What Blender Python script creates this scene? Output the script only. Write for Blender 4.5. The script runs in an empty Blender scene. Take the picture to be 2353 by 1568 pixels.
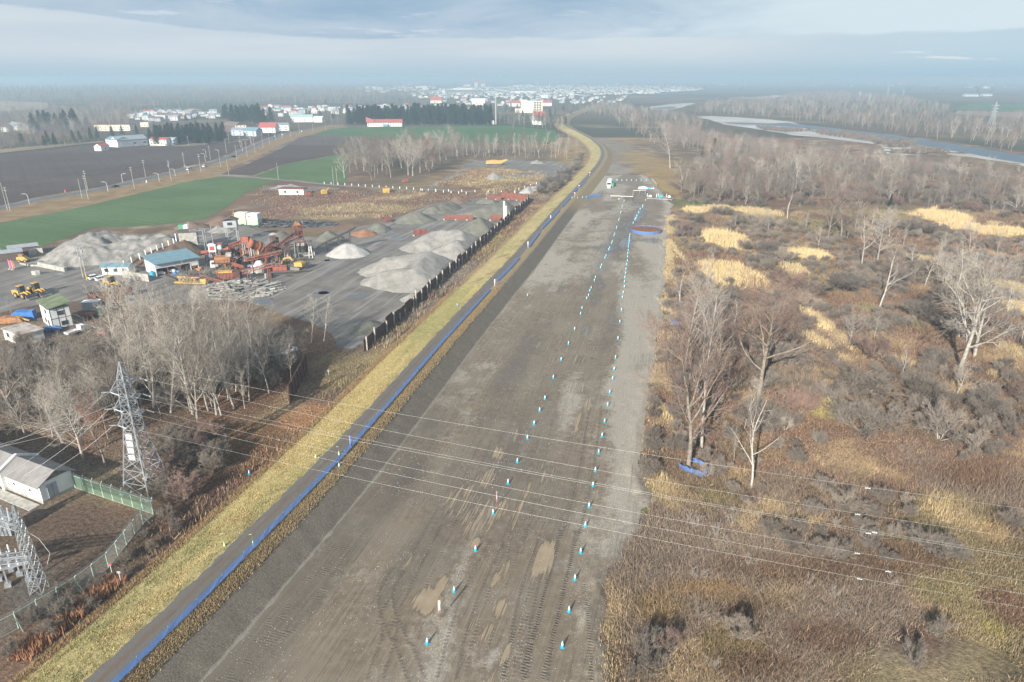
import bpy, bmesh, math, random
import numpy as np
from mathutils import Vector, Matrix
R = math.radians
S = bpy.context.scene
COL = S.collection
random.seed(7)
RG = np.random.default_rng(11)

# ---------------------------------------------------------------- camera, sky, sun, exposure
CAMH, PITCH, FPX = 60.0, R(21.1), 1569.0          # photo measured in a 2353 x 1568 view
cam = bpy.data.cameras.new('camera'); camo = bpy.data.objects.new('camera', cam); COL.objects.link(camo)
cam.sensor_width = 36.0; cam.lens = 36.0 * FPX / 2353.0
cam.clip_start = 0.5; cam.clip_end = 60000
camo.location = (0, 0, CAMH); camo.rotation_euler = (R(90) - PITCH, 0, 0)
S.camera = camo
EXPO = 0.97
S.view_settings.view_transform = 'Standard'; S.view_settings.look = 'None'
S.view_settings.exposure = EXPO; S.view_settings.gamma = 1; S.view_settings.use_curve_mapping = False
S.cycles.max_bounces = 5; S.cycles.diffuse_bounces = 2; S.cycles.glossy_bounces = 2
S.cycles.transparent_max_bounces = 12; S.cycles.volume_bounces = 1; S.cycles.transmission_bounces = 2
S.cycles.use_denoising = True

SUN_EL = R(24); SUN_TO = Vector((0.43 * math.cos(SUN_EL), 0.903 * math.cos(SUN_EL), -math.sin(SUN_EL)))
sl = bpy.data.lights.new('sun', 'SUN'); sl.energy = 4.7; sl.angle = R(0.6); sl.color = (1.0, 0.93, 0.83)
so = bpy.data.objects.new('sun', sl); COL.objects.link(so); so.location = (-60, -120, 140)
so.rotation_euler = SUN_TO.to_track_quat('-Z', 'Y').to_euler()

class NT:                                          # terse node-tree writer
    def __init__(s, tree): s.t = tree; s.n = tree.nodes; s.l = tree.links; s.n.clear()
    def new(s, typ, **kw):
        nd = s.n.new(typ)
        for k, v in kw.items(): setattr(nd, k, v)
        return nd
    def put(s, sock, v):
        if v is None: return
        if hasattr(v, 'is_output') or hasattr(v, 'links'): s.l.new(v, sock)
        else:
            if hasattr(sock.default_value, '__len__') and not hasattr(v, '__len__'): v = (v, v, v)
            if hasattr(sock.default_value, '__len__') and len(sock.default_value) == 4 and len(v) == 3: v = (*v, 1)
            sock.default_value = v
    def math(s, op, a, b=None, c=None, clamp=False):
        nd = s.new('ShaderNodeMath', operation=op, use_clamp=clamp)
        for i, v in enumerate((a, b, c)):
            if v is not None: s.put(nd.inputs[i], v)
        return nd.outputs[0]
    def vmath(s, op, a, b=None):
        nd = s.new('ShaderNodeVectorMath', operation=op); s.put(nd.inputs[0], a)
        if b is not None: s.put(nd.inputs[1], b)
        return nd.outputs[0]
    def mix(s, f, a, b, mode='MIX'):
        nd = s.new('ShaderNodeMix', data_type='RGBA', blend_type=mode)
        s.put(nd.inputs[0], f); s.put(nd.inputs[6], a); s.put(nd.inputs[7], b); return nd.outputs[2]
    def mapr(s, x, a, b, c=0., d=1., smooth=True):
        nd = s.new('ShaderNodeMapRange', interpolation_type='SMOOTHSTEP' if smooth else 'LINEAR')
        for i, v in enumerate((x, a, b, c, d)): s.put(nd.inputs[i], v)
        return nd.outputs[0]
    def noise(s, vec, scale, detail=4, rough=.55, dist=0.):
        nd = s.new('ShaderNodeTexNoise'); s.put(nd.inputs['Vector'], vec); s.put(nd.inputs['Scale'], scale)
        s.put(nd.inputs['Detail'], detail); s.put(nd.inputs['Roughness'], rough); s.put(nd.inputs['Distortion'], dist)
        return nd.outputs[0]
    def voro(s, vec, scale, feature='F1', out=0):
        nd = s.new('ShaderNodeTexVoronoi', feature=feature); s.put(nd.inputs['Vector'], vec); s.put(nd.inputs['Scale'], scale)
        return nd.outputs[out]
    def attr(s, name, out='Fac'):
        return s.new('ShaderNodeAttribute', attribute_name=name).outputs[out]
    def pos(s): return s.new('ShaderNodeNewGeometry').outputs['Position']
    def xyz(s, x, y, z):
        nd = s.new('ShaderNodeCombineXYZ')
        for i, v in enumerate((x, y, z)): s.put(nd.inputs[i], v)
        return nd.outputs[0]
    def sep(s, v):
        nd = s.new('ShaderNodeSeparateXYZ'); s.put(nd.inputs[0], v); return nd.outputs
    def bump(s, h, strength=.5, dist=.1):
        nd = s.new('ShaderNodeBump'); s.put(nd.inputs['Height'], h); s.put(nd.inputs['Strength'], strength)
        s.put(nd.inputs['Distance'], dist); return nd.outputs[0]
    def bsdf(s, col, rough=.8, metal=0., normal=None, spec=None, **kw):
        b = s.new('ShaderNodeBsdfPrincipled'); s.put(b.inputs['Base Color'], col); s.put(b.inputs['Roughness'], rough)
        s.put(b.inputs['Metallic'], metal)
        if spec is not None: s.put(b.inputs['Specular IOR Level'], spec)
        if normal is not None: s.l.new(normal, b.inputs['Normal'])
        for k, v in kw.items(): s.put(b.inputs[k], v)
        return b.outputs[0]
    def out(s, sh, vol=None):
        o = s.new('ShaderNodeOutputMaterial')
        if sh is not None: s.l.new(sh, o.inputs['Surface'])
        if vol is not None: s.l.new(vol, o.inputs['Volume'])

W = bpy.data.worlds.new('World'); S.world = W; W.use_nodes = True
t = NT(W.node_tree)
sky = t.new('ShaderNodeTexSky', sky_type='NISHITA'); sky.sun_disc = False
sky.sun_elevation = SUN_EL; sky.sun_rotation = math.atan2(-0.43, -0.903)
sky.air_density = 1.0; sky.dust_density = 1.5; sky.ozone_density = 1.0; sky.altitude = 60
dirv = t.vmath('NORMALIZE', t.new('ShaderNodeTexCoord').outputs['Generated'])
dx, dy, dz = t.sep(dirv)
SK = 10.0 / 2 ** EXPO                              # display-linear value -> world colour at strength 0.1
def skc(r, g, b): return tuple(SK * ((c / 255 + .055) / 1.055) ** 2.4 for c in (r, g, b))
az = t.math('ARCTAN2', dx, dy)
cv = t.xyz(t.math('MULTIPLY', az, 1.0), t.math('MULTIPLY', dz, 4.5), 0.0)
warp = t.noise(cv, 5.0, 5, .6)
edge_n = t.noise(t.xyz(az, 3.3, t.math('MULTIPLY', dz, 6.0)), 7.0, 6, .62)
lefty = t.mapr(az, -0.62, -0.25, 1.0, 0.0)
edge = t.math('ADD', t.math('ADD', 0.0405, t.math('MULTIPLY', edge_n, 0.017)), t.math('MULTIPLY', lefty, 0.024))
up = t.mapr(t.math('SUBTRACT', dz, edge), -0.0016, 0.0022)           # above the top of the far haze bank
sheet = t.noise(t.xyz(t.math('MULTIPLY', az, 1.2), t.math('MULTIPLY', dz, 5.0), 1.7), 3.4, 6, .55, .4)
deck = t.mix(t.mapr(sheet, .30, .70), skc(155, 184, 209), skc(192, 209, 224))
deck = t.mix(t.mapr(t.math('ADD', az, t.math('MULTIPLY', sheet, .5)), .2, .7, 0, .95), deck, skc(216, 232, 240))
deck = t.mix(t.mapr(az, -0.3, -0.75, 0, .5), deck, skc(196, 211, 224))
wisp = t.mapr(t.noise(t.xyz(t.math('MULTIPLY', az, 2.0), t.math('MULTIPLY', dz, 16.0), 8.), 5.0, 7, .6), .56, .72)
deck = t.mix(t.math('MULTIPLY', wisp, .55), deck, skc(226, 233, 238))
bankn = t.noise(t.xyz(az, t.math('MULTIPLY', dz, 9.0), 4.), 3.0, 5, .55)
bank_hi = t.mix(t.mapr(bankn, .35, .65), skc(201, 215, 226), skc(212, 223, 231))
low = t.mix(t.mapr(dz, 0.0, 0.034), skc(180, 204, 219), bank_hi)
low = t.mix(t.mapr(az, .2, .62, 0, .75), low, t.mix(t.mapr(dz, 0, .03), skc(168, 199, 218), skc(186, 213, 227)))
puff = t.mapr(t.noise(t.xyz(t.math('MULTIPLY', az, 2.2), t.math('MULTIPLY', dz, 30.0), 2.), 4.0, 6, .55), .60, .68)
puffz = t.math('MULTIPLY', t.mapr(dz, .016, .024), t.mapr(dz, .045, .035))
low = t.mix(t.math('MULTIPLY', t.math('MULTIPLY', puff, puffz), t.mapr(az, .42, .52)), low, skc(226, 232, 234))
view = t.mix(up, low, deck)
# higher up: broken cloud over the clear-sky model, below the horizon: haze grey
hic = t.mapr(t.noise(dirv, 2.2, 6, .6), .38, .62, .25, .85)
high = t.mix(hic, sky.outputs[0], skc(196, 206, 218))
full = t.mix(t.mapr(dz, .12, .45), view, high)
bg = t.new('ShaderNodeBackground'); t.l.new(full, bg.inputs[0]); bg.inputs[1].default_value = 0.1
wo = t.new('ShaderNodeOutputWorld'); t.l.new(bg.outputs[0], wo.inputs[0])

# ---------------------------------------------------------------- photo measurements -> places on the ground
def at(u, v, z=0.0):
    x = (u - 1176.5) / FPX; y = -(v - 784) / FPX
    dy_ = math.cos(PITCH) + y * math.sin(PITCH); dz_ = -math.sin(PITCH) + y * math.cos(PITCH)
    k = (z - CAMH) / dz_
    return Vector((x * k, dy_ * k, z))
def K(ox, oy, s):
    return lambda x, y: ((ox + x / s) / 1.08797, (oy + y / s) / 1.08797)
C0, C1, C2 = K(0, 400, 2.736), K(0, 860, 1.8535), K(800, 440, 2.6144)
C3, C4, C5 = K(0, 560, 4.612), K(450, 520, 5.8825), K(500, 1000, 1.9608)
CR, CQ, CS = K(1500, 1000, 2.2198), K(1600, 440, 2.376), K(0, 1080, 3.5643)
CF, CM, CY = K(0, 160, 2.736), K(800, 160, 2.736), K(1380, 430, 7.353)
CP, CE, CX = K(280, 860, 3.92), K(1660, 160, 2.6144), K(1680, 180, 2.674)
CB, CG = K(0, 200, 4.706), K(900, 180, 3.9217)
def zat(Y, v):                                     # height at forward distance Y seen at row v
    k = (784 - v) / FPX
    return CAMH + Y * (k * math.cos(PITCH) - math.sin(PITCH)) / (math.cos(PITCH) + k * math.sin(PITCH))
def mpp(p): return (p.y * math.cos(PITCH) + (CAMH - p.z) * math.sin(PITCH)) / FPX   # metres per photo pixel

# ---------------------------------------------------------------- noise on arrays
_prm = RG.permutation(4096); _val = RG.random(4096)
def vnoise(x, y, seed=0):
    x = np.asarray(x, float); y = np.asarray(y, float)
    xi = np.floor(x).astype(int); yi = np.floor(y).astype(int); fx = x - xi; fy = y - yi
    fx = fx * fx * (3 - 2 * fx); fy = fy * fy * (3 - 2 * fy)
    def h(a, b): return _val[(_prm[(a + seed * 131) & 4095] + b * 57 + seed) & 4095]
    return (h(xi, yi) * (1 - fx) + h(xi + 1, yi) * fx) * (1 - fy) + (h(xi, yi + 1) * (1 - fx) + h(xi + 1, yi + 1) * fx) * fy
def fbm(x, y, f=1., o=4, seed=0):
    r = 0; a = .5; x = np.asarray(x, float) * f; y = np.asarray(y, float) * f
    for i in range(o):
        r = r + a * vnoise(x, y, seed + i * 7); x = x * 2.03 + 11.3; y = y * 2.03 + 5.7; a *= .5
    return r / (1 - .5 ** o)
def sstep(x, a, b):
    q = np.clip((np.asarray(x, float) - a) / (b - a), 0, 1); return q * q * (3 - 2 * q)

# ---------------------------------------------------------------- mesh helpers
def link(name, me, m=None, parent=None):
    o = bpy.data.objects.new(name, me); COL.objects.link(o)
    if m is not None: me.materials.append(m)
    if parent is not None: o.parent = parent
    return o
def np_mesh(name, V, F, col=None, attrs=None, smooth=False):
    V = np.asarray(V, np.float32); F = np.asarray(F, np.int32); n, k = F.shape
    me = bpy.data.meshes.new(name); me.vertices.add(len(V)); me.vertices.foreach_set('co', V.ravel())
    me.loops.add(n * k); me.loops.foreach_set('vertex_index', F.ravel()); me.polygons.add(n)
    me.polygons.foreach_set('loop_start', np.arange(0, n * k, k, dtype=np.int32))
    me.polygons.foreach_set('use_smooth', np.full(n, smooth, dtype=bool))
    me.update(calc_edges=True)
    if col is not None:
        c = np.ones((len(V), 4), np.float32); c[:, :3] = col
        me.color_attributes.new('Col', 'FLOAT_COLOR', 'POINT').data.foreach_set('color', c.ravel())
    for nm, a in (attrs or {}).items():
        me.attributes.new(nm, 'FLOAT', 'POINT').data.foreach_set('value', np.asarray(a, np.float32).ravel())
    return me
def grid_faces(nu, nv):
    i = np.arange(nu - 1)[:, None] * nv + np.arange(nv - 1)[None, :]
    return np.stack([i, i + nv, i + nv + 1, i + 1], -1).reshape(-1, 4)
class MB:
    def __init__(s): s.V = []; s.F = []
    def add(s, vs, fs):
        b = len(s.V); s.V += [tuple(v) for v in vs]; s.F += [tuple(b + i for i in f) for f in fs]; return s
    def box(s, x0, x1, y0, y1, z0, z1):
        return s.add([(x0, y0, z0), (x1, y0, z0), (x1, y1, z0), (x0, y1, z0), (x0, y0, z1), (x1, y0, z1), (x1, y1, z1), (x0, y1, z1)],
                     [(3, 2, 1, 0), (4, 5, 6, 7), (0, 1, 5, 4), (1, 2, 6, 5), (2, 3, 7, 6), (3, 0, 4, 7)])
    def beam(s, a, b, w, h=None):
        a = Vector(a); b = Vector(b); d = (b - a).normalized(); h = h or w
        x = d.cross(Vector((0, 0, 1)));
        if x.length < .01: x = Vector((1, 0, 0))
        x.normalize(); y = x.cross(d)
        vs = [p + x * (w / 2 * i) + y * (h / 2 * j) for p in (a, b) for i, j in ((-1, -1), (1, -1), (1, 1), (-1, 1))]
        return s.add(vs, [(3, 2, 1, 0), (4, 5, 6, 7), (0, 1, 5, 4), (1, 2, 6, 5), (2, 3, 7, 6), (3, 0, 4, 7)])
    def cyl(s, a, b, r0, r1=None, n=8):
        a = Vector(a); b = Vector(b); d = (b - a).normalized(); r1 = r0 if r1 is None else r1
        x = d.cross(Vector((0, 0, 1)))
        if x.length < .01: x = Vector((1, 0, 0))
        x.normalize(); y = d.cross(x)
        vs = []
        for p, r in ((a, r0), (b, r1)):
            for i in range(n):
                q = 2 * math.pi * i / n; vs.append(p + x * (r * math.cos(q)) + y * (r * math.sin(q)))
        return s.add(vs, [(i, (i + 1) % n, n + (i + 1) % n, n + i) for i in range(n)] + [tuple(range(n))[::-1], tuple(range(n, 2 * n))])
    def prism(s, pts, z0, z1):
        n = len(pts)
        return s.add([(x, y, z0) for x, y in pts] + [(x, y, z1) for x, y in pts],
                     [tuple(range(n))[::-1], tuple(range(n, 2 * n))] + [(i, (i + 1) % n, n + (i + 1) % n, n + i) for i in range(n)])
    def prof(s, pts, y0, y1):                      # (x, z) outline pulled along y
        n = len(pts)
        return s.add([(x, y0, z) for x, z in pts] + [(x, y1, z) for x, z in pts],
                     [tuple(range(n)), tuple(range(n, 2 * n))[::-1]] + [(i, n + i, n + (i + 1) % n, (i + 1) % n) for i in range(n)])
    def tube(s, pts, r, n=5):
        for a, b in zip(pts, pts[1:]): s.cyl(a, b, r, r, n)
        return s
    def build(s, name, m, parent=None, smooth=False):
        me = bpy.data.meshes.new(name); me.from_pydata(s.V, [], s.F)
        bm = bmesh.new(); bm.from_mesh(me); bmesh.ops.recalc_face_normals(bm, faces=bm.faces); bm.to_mesh(me); bm.free()
        if smooth: me.polygons.foreach_set('use_smooth', [True] * len(me.polygons))
        return link(name, me, m, parent)
def tag(o, label=None, cat=None, group=None, kind=None):
    for k, v in (('label', label), ('category', cat), ('group', group), ('kind', kind)):
        if v: o[k] = v
    return o
def thing(name, label, cat, loc=(0, 0, 0), rz=0., group=None):
    o = bpy.data.objects.new(name, None); COL.objects.link(o); o.location = loc; o.rotation_euler = (0, 0, rz)
    o.empty_display_size = .3
    return tag(o, label, cat, group)
KIDS = {}
def dup(root, loc, rz=0., label=None, group=None, sc=None, children=None):
    r = root.copy(); COL.objects.link(r); r.location = loc; r.rotation_euler = (0, 0, rz)
    if label: r['label'] = label
    if group: r['group'] = group
    if sc: r.scale = sc if hasattr(sc, '__len__') else (sc, sc, sc)
    for ch in KIDS.setdefault(root.name, list(root.children)):
        c = ch.copy(); COL.objects.link(c); c.parent = r
        for g in KIDS.setdefault(ch.name, list(ch.children)):
            d = g.copy(); COL.objects.link(d); d.parent = c
    return r
def ang(a, b): return math.atan2(b.y - a.y, b.x - a.x)
ORD = 'first second third fourth fifth sixth seventh eighth ninth tenth eleventh twelfth thirteenth fourteenth fifteenth sixteenth seventeenth eighteenth nineteenth twentieth'.split()
def nth(i):
    if i < 20: return ORD[i]
    tens = {2: 'twenty', 3: 'thirty', 4: 'forty'}[(i + 1) // 10]; r = (i + 1) % 10
    return tens + '-' + ORD[r - 1] if r else {'twenty': 'twentieth', 'thirty': 'thirtieth', 'forty': 'fortieth'}[tens]

# ---------------------------------------------------------------- materials
def newmat(name):
    m = bpy.data.materials.new(name); m.use_nodes = True; return m, NT(m.node_tree)
MATS = {}
def pm(name, c1, c2=None, sc=1.5, rough=.7, metal=0., bump=0., rand=0., obj=True, lo=.35, hi=.65):
    if name in MATS: return MATS[name]
    m, t = newmat(name); c2 = c2 or tuple(x * .72 for x in c1)
    vec = t.new('ShaderNodeTexCoord').outputs['Object'] if obj else t.pos()
    n = t.noise(vec, sc, 5, .6); c = t.mix(t.mapr(n, lo, hi), c1, c2)
    if rand:
        rn = t.new('ShaderNodeObjectInfo').outputs['Random']
        hs = t.new('ShaderNodeHueSaturation'); t.l.new(c, hs.inputs['Color']); t.put(hs.inputs['Value'], t.math('MULTIPLY_ADD', rn, 2 * rand, 1 - rand))
        t.put(hs.inputs['Saturation'], t.math('MULTIPLY_ADD', t.math('FRACT', t.math('MULTIPLY', rn, 7.31)), rand, 1 - rand / 2)); c = hs.outputs[0]
    nb = t.bump(t.noise(vec, sc * 4, 4, .6), bump, .05) if bump else None
    t.out(t.bsdf(c, rough, metal, nb)); MATS[name] = m; return m
# ---------------------------------------------------------------- levee centre line
LZ = 2.5
fpts = [(277.7, 1566.7), (493.5, 1356), (788.6, 1053), C2(490, 1460), C2(820, 1075), C2(1117, 745), C2(1305, 545), C2(1560, 240), C2(1735, 50)]
fw = [at(*p, LZ) for p in fpts]
line = []
for i, p in enumerate(fw):
    d = (fw[min(i + 1, len(fw) - 1)] - fw[max(i - 1, 0)]).normalized(); line.append(p + Vector((-d.y, d.x, 0)) * 2.0)
d0 = (line[1] - line[0]).normalized()
line = [line[0] - d0 * 45] + line
line += [at(*CM(*p), LZ) for p in ((1905, 690), (1938, 625), (1930, 575), (1870, 520), (1780, 470), (1690, 430), (1655, 395), (1685, 355), (1770, 322), (1880, 290))]
e0 = (line[-1] - line[-2]).normalized(); line.append(line[-1] + e0 * 250)
def chaikin(P, n=3):
    for _ in range(n):
        Q = [P[0]]
        for a, b in zip(P, P[1:]): Q += [a.lerp(b, .25), a.lerp(b, .75)]
        P = Q + [P[-1]]
    return P
def arr(P): return np.array([(p.x, p.y) for p in P])
LP = arr(chaikin(line, 2))
def resample(P, step):
    seg = np.hypot(*np.diff(P, axis=0).T); s = np.r_[0, np.cumsum(seg)]
    q = np.arange(0, s[-1], step) if np.isscalar(step) else step[step < s[-1]]
    return np.c_[np.interp(q, s, P[:, 0]), np.interp(q, s, P[:, 1])], q
LC, LS = resample(LP, 6.0)
_sm = lambda a: np.convolve(np.r_[[a[0]] * 2, a, [a[-1]] * 2], np.ones(5) / 5, 'valid')
LN = np.gradient(LC, axis=0); LN /= np.hypot(*LN.T)[:, None]; LN = np.c_[_sm(LN[:, 1]), _sm(-LN[:, 0])]; LN /= np.hypot(*LN.T)[:, None]
def xy_of(s, t_):
    return (np.interp(s, LS, LC[:, 0]) + t_ * np.interp(s, LS, LN[:, 0]), np.interp(s, LS, LC[:, 1]) + t_ * np.interp(s, LS, LN[:, 1]))
def st_of(x, y):
    x = np.asarray(x, float); y = np.asarray(y, float); best = np.full(x.shape, 1e18); S_ = np.zeros(x.shape); T_ = np.zeros(x.shape)
    A = LC[:-1:2]; B = LC[2::2]; n = min(len(A), len(B))
    for i in range(n):
        ax, ay = A[i]; bx, by = B[i]; dx_, dy_ = bx - ax, by - ay; L2 = dx_ * dx_ + dy_ * dy_
        k = np.clip(((x - ax) * dx_ + (y - ay) * dy_) / L2, 0, 1); ex = x - ax - k * dx_; ey = y - ay - k * dy_
        d = ex * ex + ey * ey; q = d < best; best = np.where(q, d, best)
        S_ = np.where(q, LS[2 * i] + k * math.sqrt(L2), S_); T_ = np.where(q, np.sqrt(d) * np.sign(ex * dy_ - ey * dx_), T_)
    return S_, T_
PT = np.array([-60, -13.2, -11.0, -2.6, -1.8, 2.1, 3.2, 4.3, 8.0, 9.4, 60]); PZ = np.array([-.2, -.2, .12, 2.4, 2.5, 2.5, 2.38, 2.05, .05, -.2, -.2])
def zlev(t_): return np.interp(t_, PT, PZ)
def gz(x, y):
    s_, t_ = st_of(np.array([x]), np.array([y])); return max(0.0, float(zlev(t_)[0]))
def atg(u, v):                                     # place on the ground, levee included
    z = 0.
    for _ in range(5): p = at(u, v, z); z = .5 * z + .5 * gz(p.x, p.y)
    p = at(u, v, z); p.z = gz(p.x, p.y); return p

# ---------------------------------------------------------------- colour of wild ground, shared by soil and plants
DBR, RUST, STRAW = (.150, .112, .082), (.185, .118, .082), (.37, .29, .17)
OLIVE, GREY, GOLD, GREEN, LITTER = (.20, .175, .09), (.20, .165, .135), (.56, .45, .25), (.18, .22, .07), (.165, .112, .078)
blobs = []
def blob(p, du, dv, c, amp=1.):
    a = at(*p); m = mpp(a); hy = abs(at(p[0], p[1] - dv).y - at(p[0], p[1] + dv).y) / 2
    blobs.append((a.x, a.y, du * m, hy, c, amp))
q = 1 / 2.585
for x, y, rx, ry, c in [(500, 372, 140, 58, GOLD), (545, 590, 170, 85, GOLD), (1000, 465, 105, 42, GOLD), (930, 555, 75, 40, STRAW), (330, 205, 70, 20, GOLD), (470, 190, 120, 18, STRAW),
                        (700, 215, 150, 30, STRAW), (1800, 245, 150, 40, GOLD), (1900, 300, 150, 22, GOLD), (2150, 330, 190, 28, GOLD), (1800, 205, 60, 14, GOLD), (2250, 680, 150, 70, STRAW), (2250, 790, 90, 40, GOLD),
                        (2110, 285, 60, 14, STRAW), (1690, 495, 90, 30, STRAW), (290, 165, 120, 20, GREEN), (110, 810, 60, 45, GREEN), (1370, 785, 80, 35, OLIVE), (1610, 880, 70, 35, OLIVE),
                        (1090, 880, 60, 130, STRAW), (1050, 970, 60, 50, STRAW), (1150, 1370, 110, 55, (.26, .25, .08)), (1550, 1100, 60, 35, STRAW), (1220, 1090, 40, 30, STRAW), (1910, 1270, 110, 40, STRAW),
                        (560, 480, 170, 40, RUST), (600, 640, 150, 40, RUST), (1950, 560, 300, 50, RUST), (2000, 400, 300, 60, RUST), (2100, 1180, 40, 30, STRAW), (2240, 1050, 60, 60, STRAW), (1160, 400, 90, 40, OLIVE), (1100, 300, 260, 60, OLIVE),
                        (130, 1200, 40, 130, STRAW), (160, 1440, 45, 110, STRAW), (200, 430, 20, 90, STRAW), (1350, 1300, 40, 40, STRAW), (1640, 400, 60, 60, (.2, .12, .08))]:
    blob(CQ(x, y), rx * q, ry * q, c)
q = 1 / 2.415
for x, y, rx, ry, c in [(350, 480, 90, 70, STRAW), (640, 545, 130, 45, OLIVE), (960, 590, 70, 40, STRAW), (1150, 690, 140, 50, STRAW), (1250, 730, 150, 40, RUST), (1950, 620, 170, 130, STRAW), (2150, 720, 120, 90, (.40, .30, .16)),
                        (2110, 1150, 130, 180, OLIVE), (2180, 1280, 60, 60, (.27, .24, .09)), (560, 1060, 300, 55, (.25, .17, .09)), (880, 1130, 300, 40, (.20, .15, .09)), (800, 1180, 140, 60, (.11, .075, .05)), (1300, 1330, 300, 110, (.12, .075, .055)),
                        (2280, 1150, 130, 120, (.115, .065, .045)), (330, 1180, 170, 130, (.20, .145, .07)), (700, 1400, 220, 130, (.17, .135, .065)), (260, 1440, 110, 110, (.10, .075, .06)), (1750, 1350, 140, 90, (.12, .08, .06)),
                        (1250, 60, 150, 60, (.30, .27, .10)), (1500, 380, 60, 30, STRAW), (1600, 480, 250, 90, (.13, .085, .065)), (2050, 420, 280, 130, (.145, .09, .06)), (1150, 950, 500, 120, (.115, .075, .052)), (900, 1500, 300, 90, (.13, .085, .06)),
                        (1850, 1080, 140, 90, (.17, .15, .075)), (230, 560, 60, 90, GREEN), (1700, 880, 200, 70, (.13, .085, .06))]:
    blob(CR(x, y), rx * q, ry * q, c)
q = 1 / 2.415
for x, y, rx, ry, c in [(990, 530, 60, 14, GREEN)]: pass
# left side: leaf litter wood, brown ditch, orange reeds, weeds round the gravel yard
for u, v, du, dv, c in [(330, 850, 420, 170, LITTER), (560, 1020, 200, 80, (.17, .10, .055)), (600, 870, 130, 90, (.16, .095, .06)), (150, 1240, 120, 110, (.14, .10, .075)), (60, 1350, 60, 60, (.13, .12, .11)),
                        (330, 1345, 60, 40, (.36, .17, .085)), (300, 1380, 45, 30, (.36, .17, .085)), (375, 1300, 30, 25, (.36, .17, .085)), (690, 960, 60, 40, (.30, .17, .09)), (200, 1480, 110, 60, (.105, .07, .05)), (420, 1180, 90, 70, (.12, .08, .06)),
                        (600, 1110, 120, 45, (.12, .07, .05)), (1290, 330, 60, 40, (.33, .23, .12)), (1330, 300, 120, 30, (.28, .21, .13)), (1420, 350, 70, 40, (.21, .19, .165)), (1400, 385, 60, 15, (.26, .245, .22)), (1500, 380, 70, 45, (.29, .21, .10)), (1440, 310, 60, 18, (.28, .2, .11)),
                        (1530, 430, 25, 30, (.34, .25, .11)), (1330, 262, 40, 10, (.19, .15, .13)), (770, 470, 190, 35, (.19, .12, .09)), (800, 480, 150, 14, (.32, .26, .155)), (760, 500, 90, 8, (.30, .245, .14)), (900, 455, 80, 8, (.31, .25, .15)),
                        (640, 490, 50, 20, (.2, .13, .1)), (1080, 395, 170, 30, (.34, .26, .13)), (1070, 400, 120, 14, (.23, .15, .10)), (1180, 412, 60, 8, (.3, .23, .12)), (700, 520, 200, 12, (.22, .15, .11)), (960, 425, 70, 6, (.33, .25, .13)), (930, 380, 150, 45, (.13, .10, .075)),
                        (1050, 345, 250, 25, (.17, .13, .10)), (410, 605, 60, 18, (.2, .12, .06)), (520, 527, 90, 10, (.17, .14, .12))]:
    blob((u, v), du, dv, c)
def gcol(x, y):
    x = np.asarray(x, float); y = np.asarray(y, float)
    a = fbm(x, y, .018, 4, 1); b = fbm(x, y, .05, 4, 2); c = fbm(x, y, .16, 4, 3); e = fbm(x, y, .09, 3, 4)
    def mx(c0, c1, f): return c0 * (1 - f[..., None]) + np.array(c1) * f[..., None]
    col = np.zeros(x.shape + (3,)) + np.array(DBR)
    col = mx(col, GREY, sstep(b, .45, .65)); col = mx(col, RUST, sstep(a + .3 * (c - .5), .50, .62) * .8)
    col = mx(col, STRAW, sstep(e + .35 * (c - .5), .60, .72) * .5); col = mx(col, OLIVE, sstep(fbm(x, y, .03, 4, 9), .60, .72) * .6)
    wob = (fbm(x, y, .12, 4, 5) - .5) * 1.3
    for bx, by, hx, hy, cc, amp in blobs:
        dx_ = (x - bx) / hx; dy_ = (y - by) / hy
        near = (np.abs(dx_) < 2) & (np.abs(dy_) < 2)
        if not near.any(): continue
        f = np.zeros(x.shape); f[near] = sstep(1.12 - np.hypot(dx_[near], dy_[near]) + wob[near], 0, .22 if cc is GOLD else .6) * (.95 if cc is GOLD else .85) * amp
        col = mx(col, cc, f)
    return col * (.78 + .5 * c)[..., None]

# ---------------------------------------------------------------- terrain materials
m_ground, t = newmat('wild_ground')
p = t.pos(); fine = t.noise(p, 1.6, 6, .65); ff = t.noise(p, 7.0, 3, .7)
c = t.mix(1.0, t.attr('Col', 'Color'), t.mix(t.mapr(fine, .3, .7), (.62, .6, .58), (1.4, 1.38, 1.33)), 'MULTIPLY')
c = t.mix(1.0, c, t.mix(ff, (.6, .6, .6), (1.4, 1.4, 1.4)), 'MULTIPLY')
t.out(t.bsdf(c, .95, 0, t.bump(t.math('ADD', fine, t.math('MULTIPLY', ff, .5)), .9, .5), spec=.1))
m_plain, t = newmat('far_plain')
p = t.pos(); a = t.noise(p, .0016, 4, .6); b = t.noise(p, .006, 5, .6)
c = t.mix(t.mapr(a, .42, .58), (.13, .105, .08), (.07, .075, .055)); c = t.mix(t.mapr(b, .55, .68, 0, .8), c, (.24, .19, .12)); c = t.mix(t.mapr(b, .40, .30, 0, .8), c, (.06, .11, .05))
t.out(t.bsdf(c, 1., spec=0.))

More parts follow.
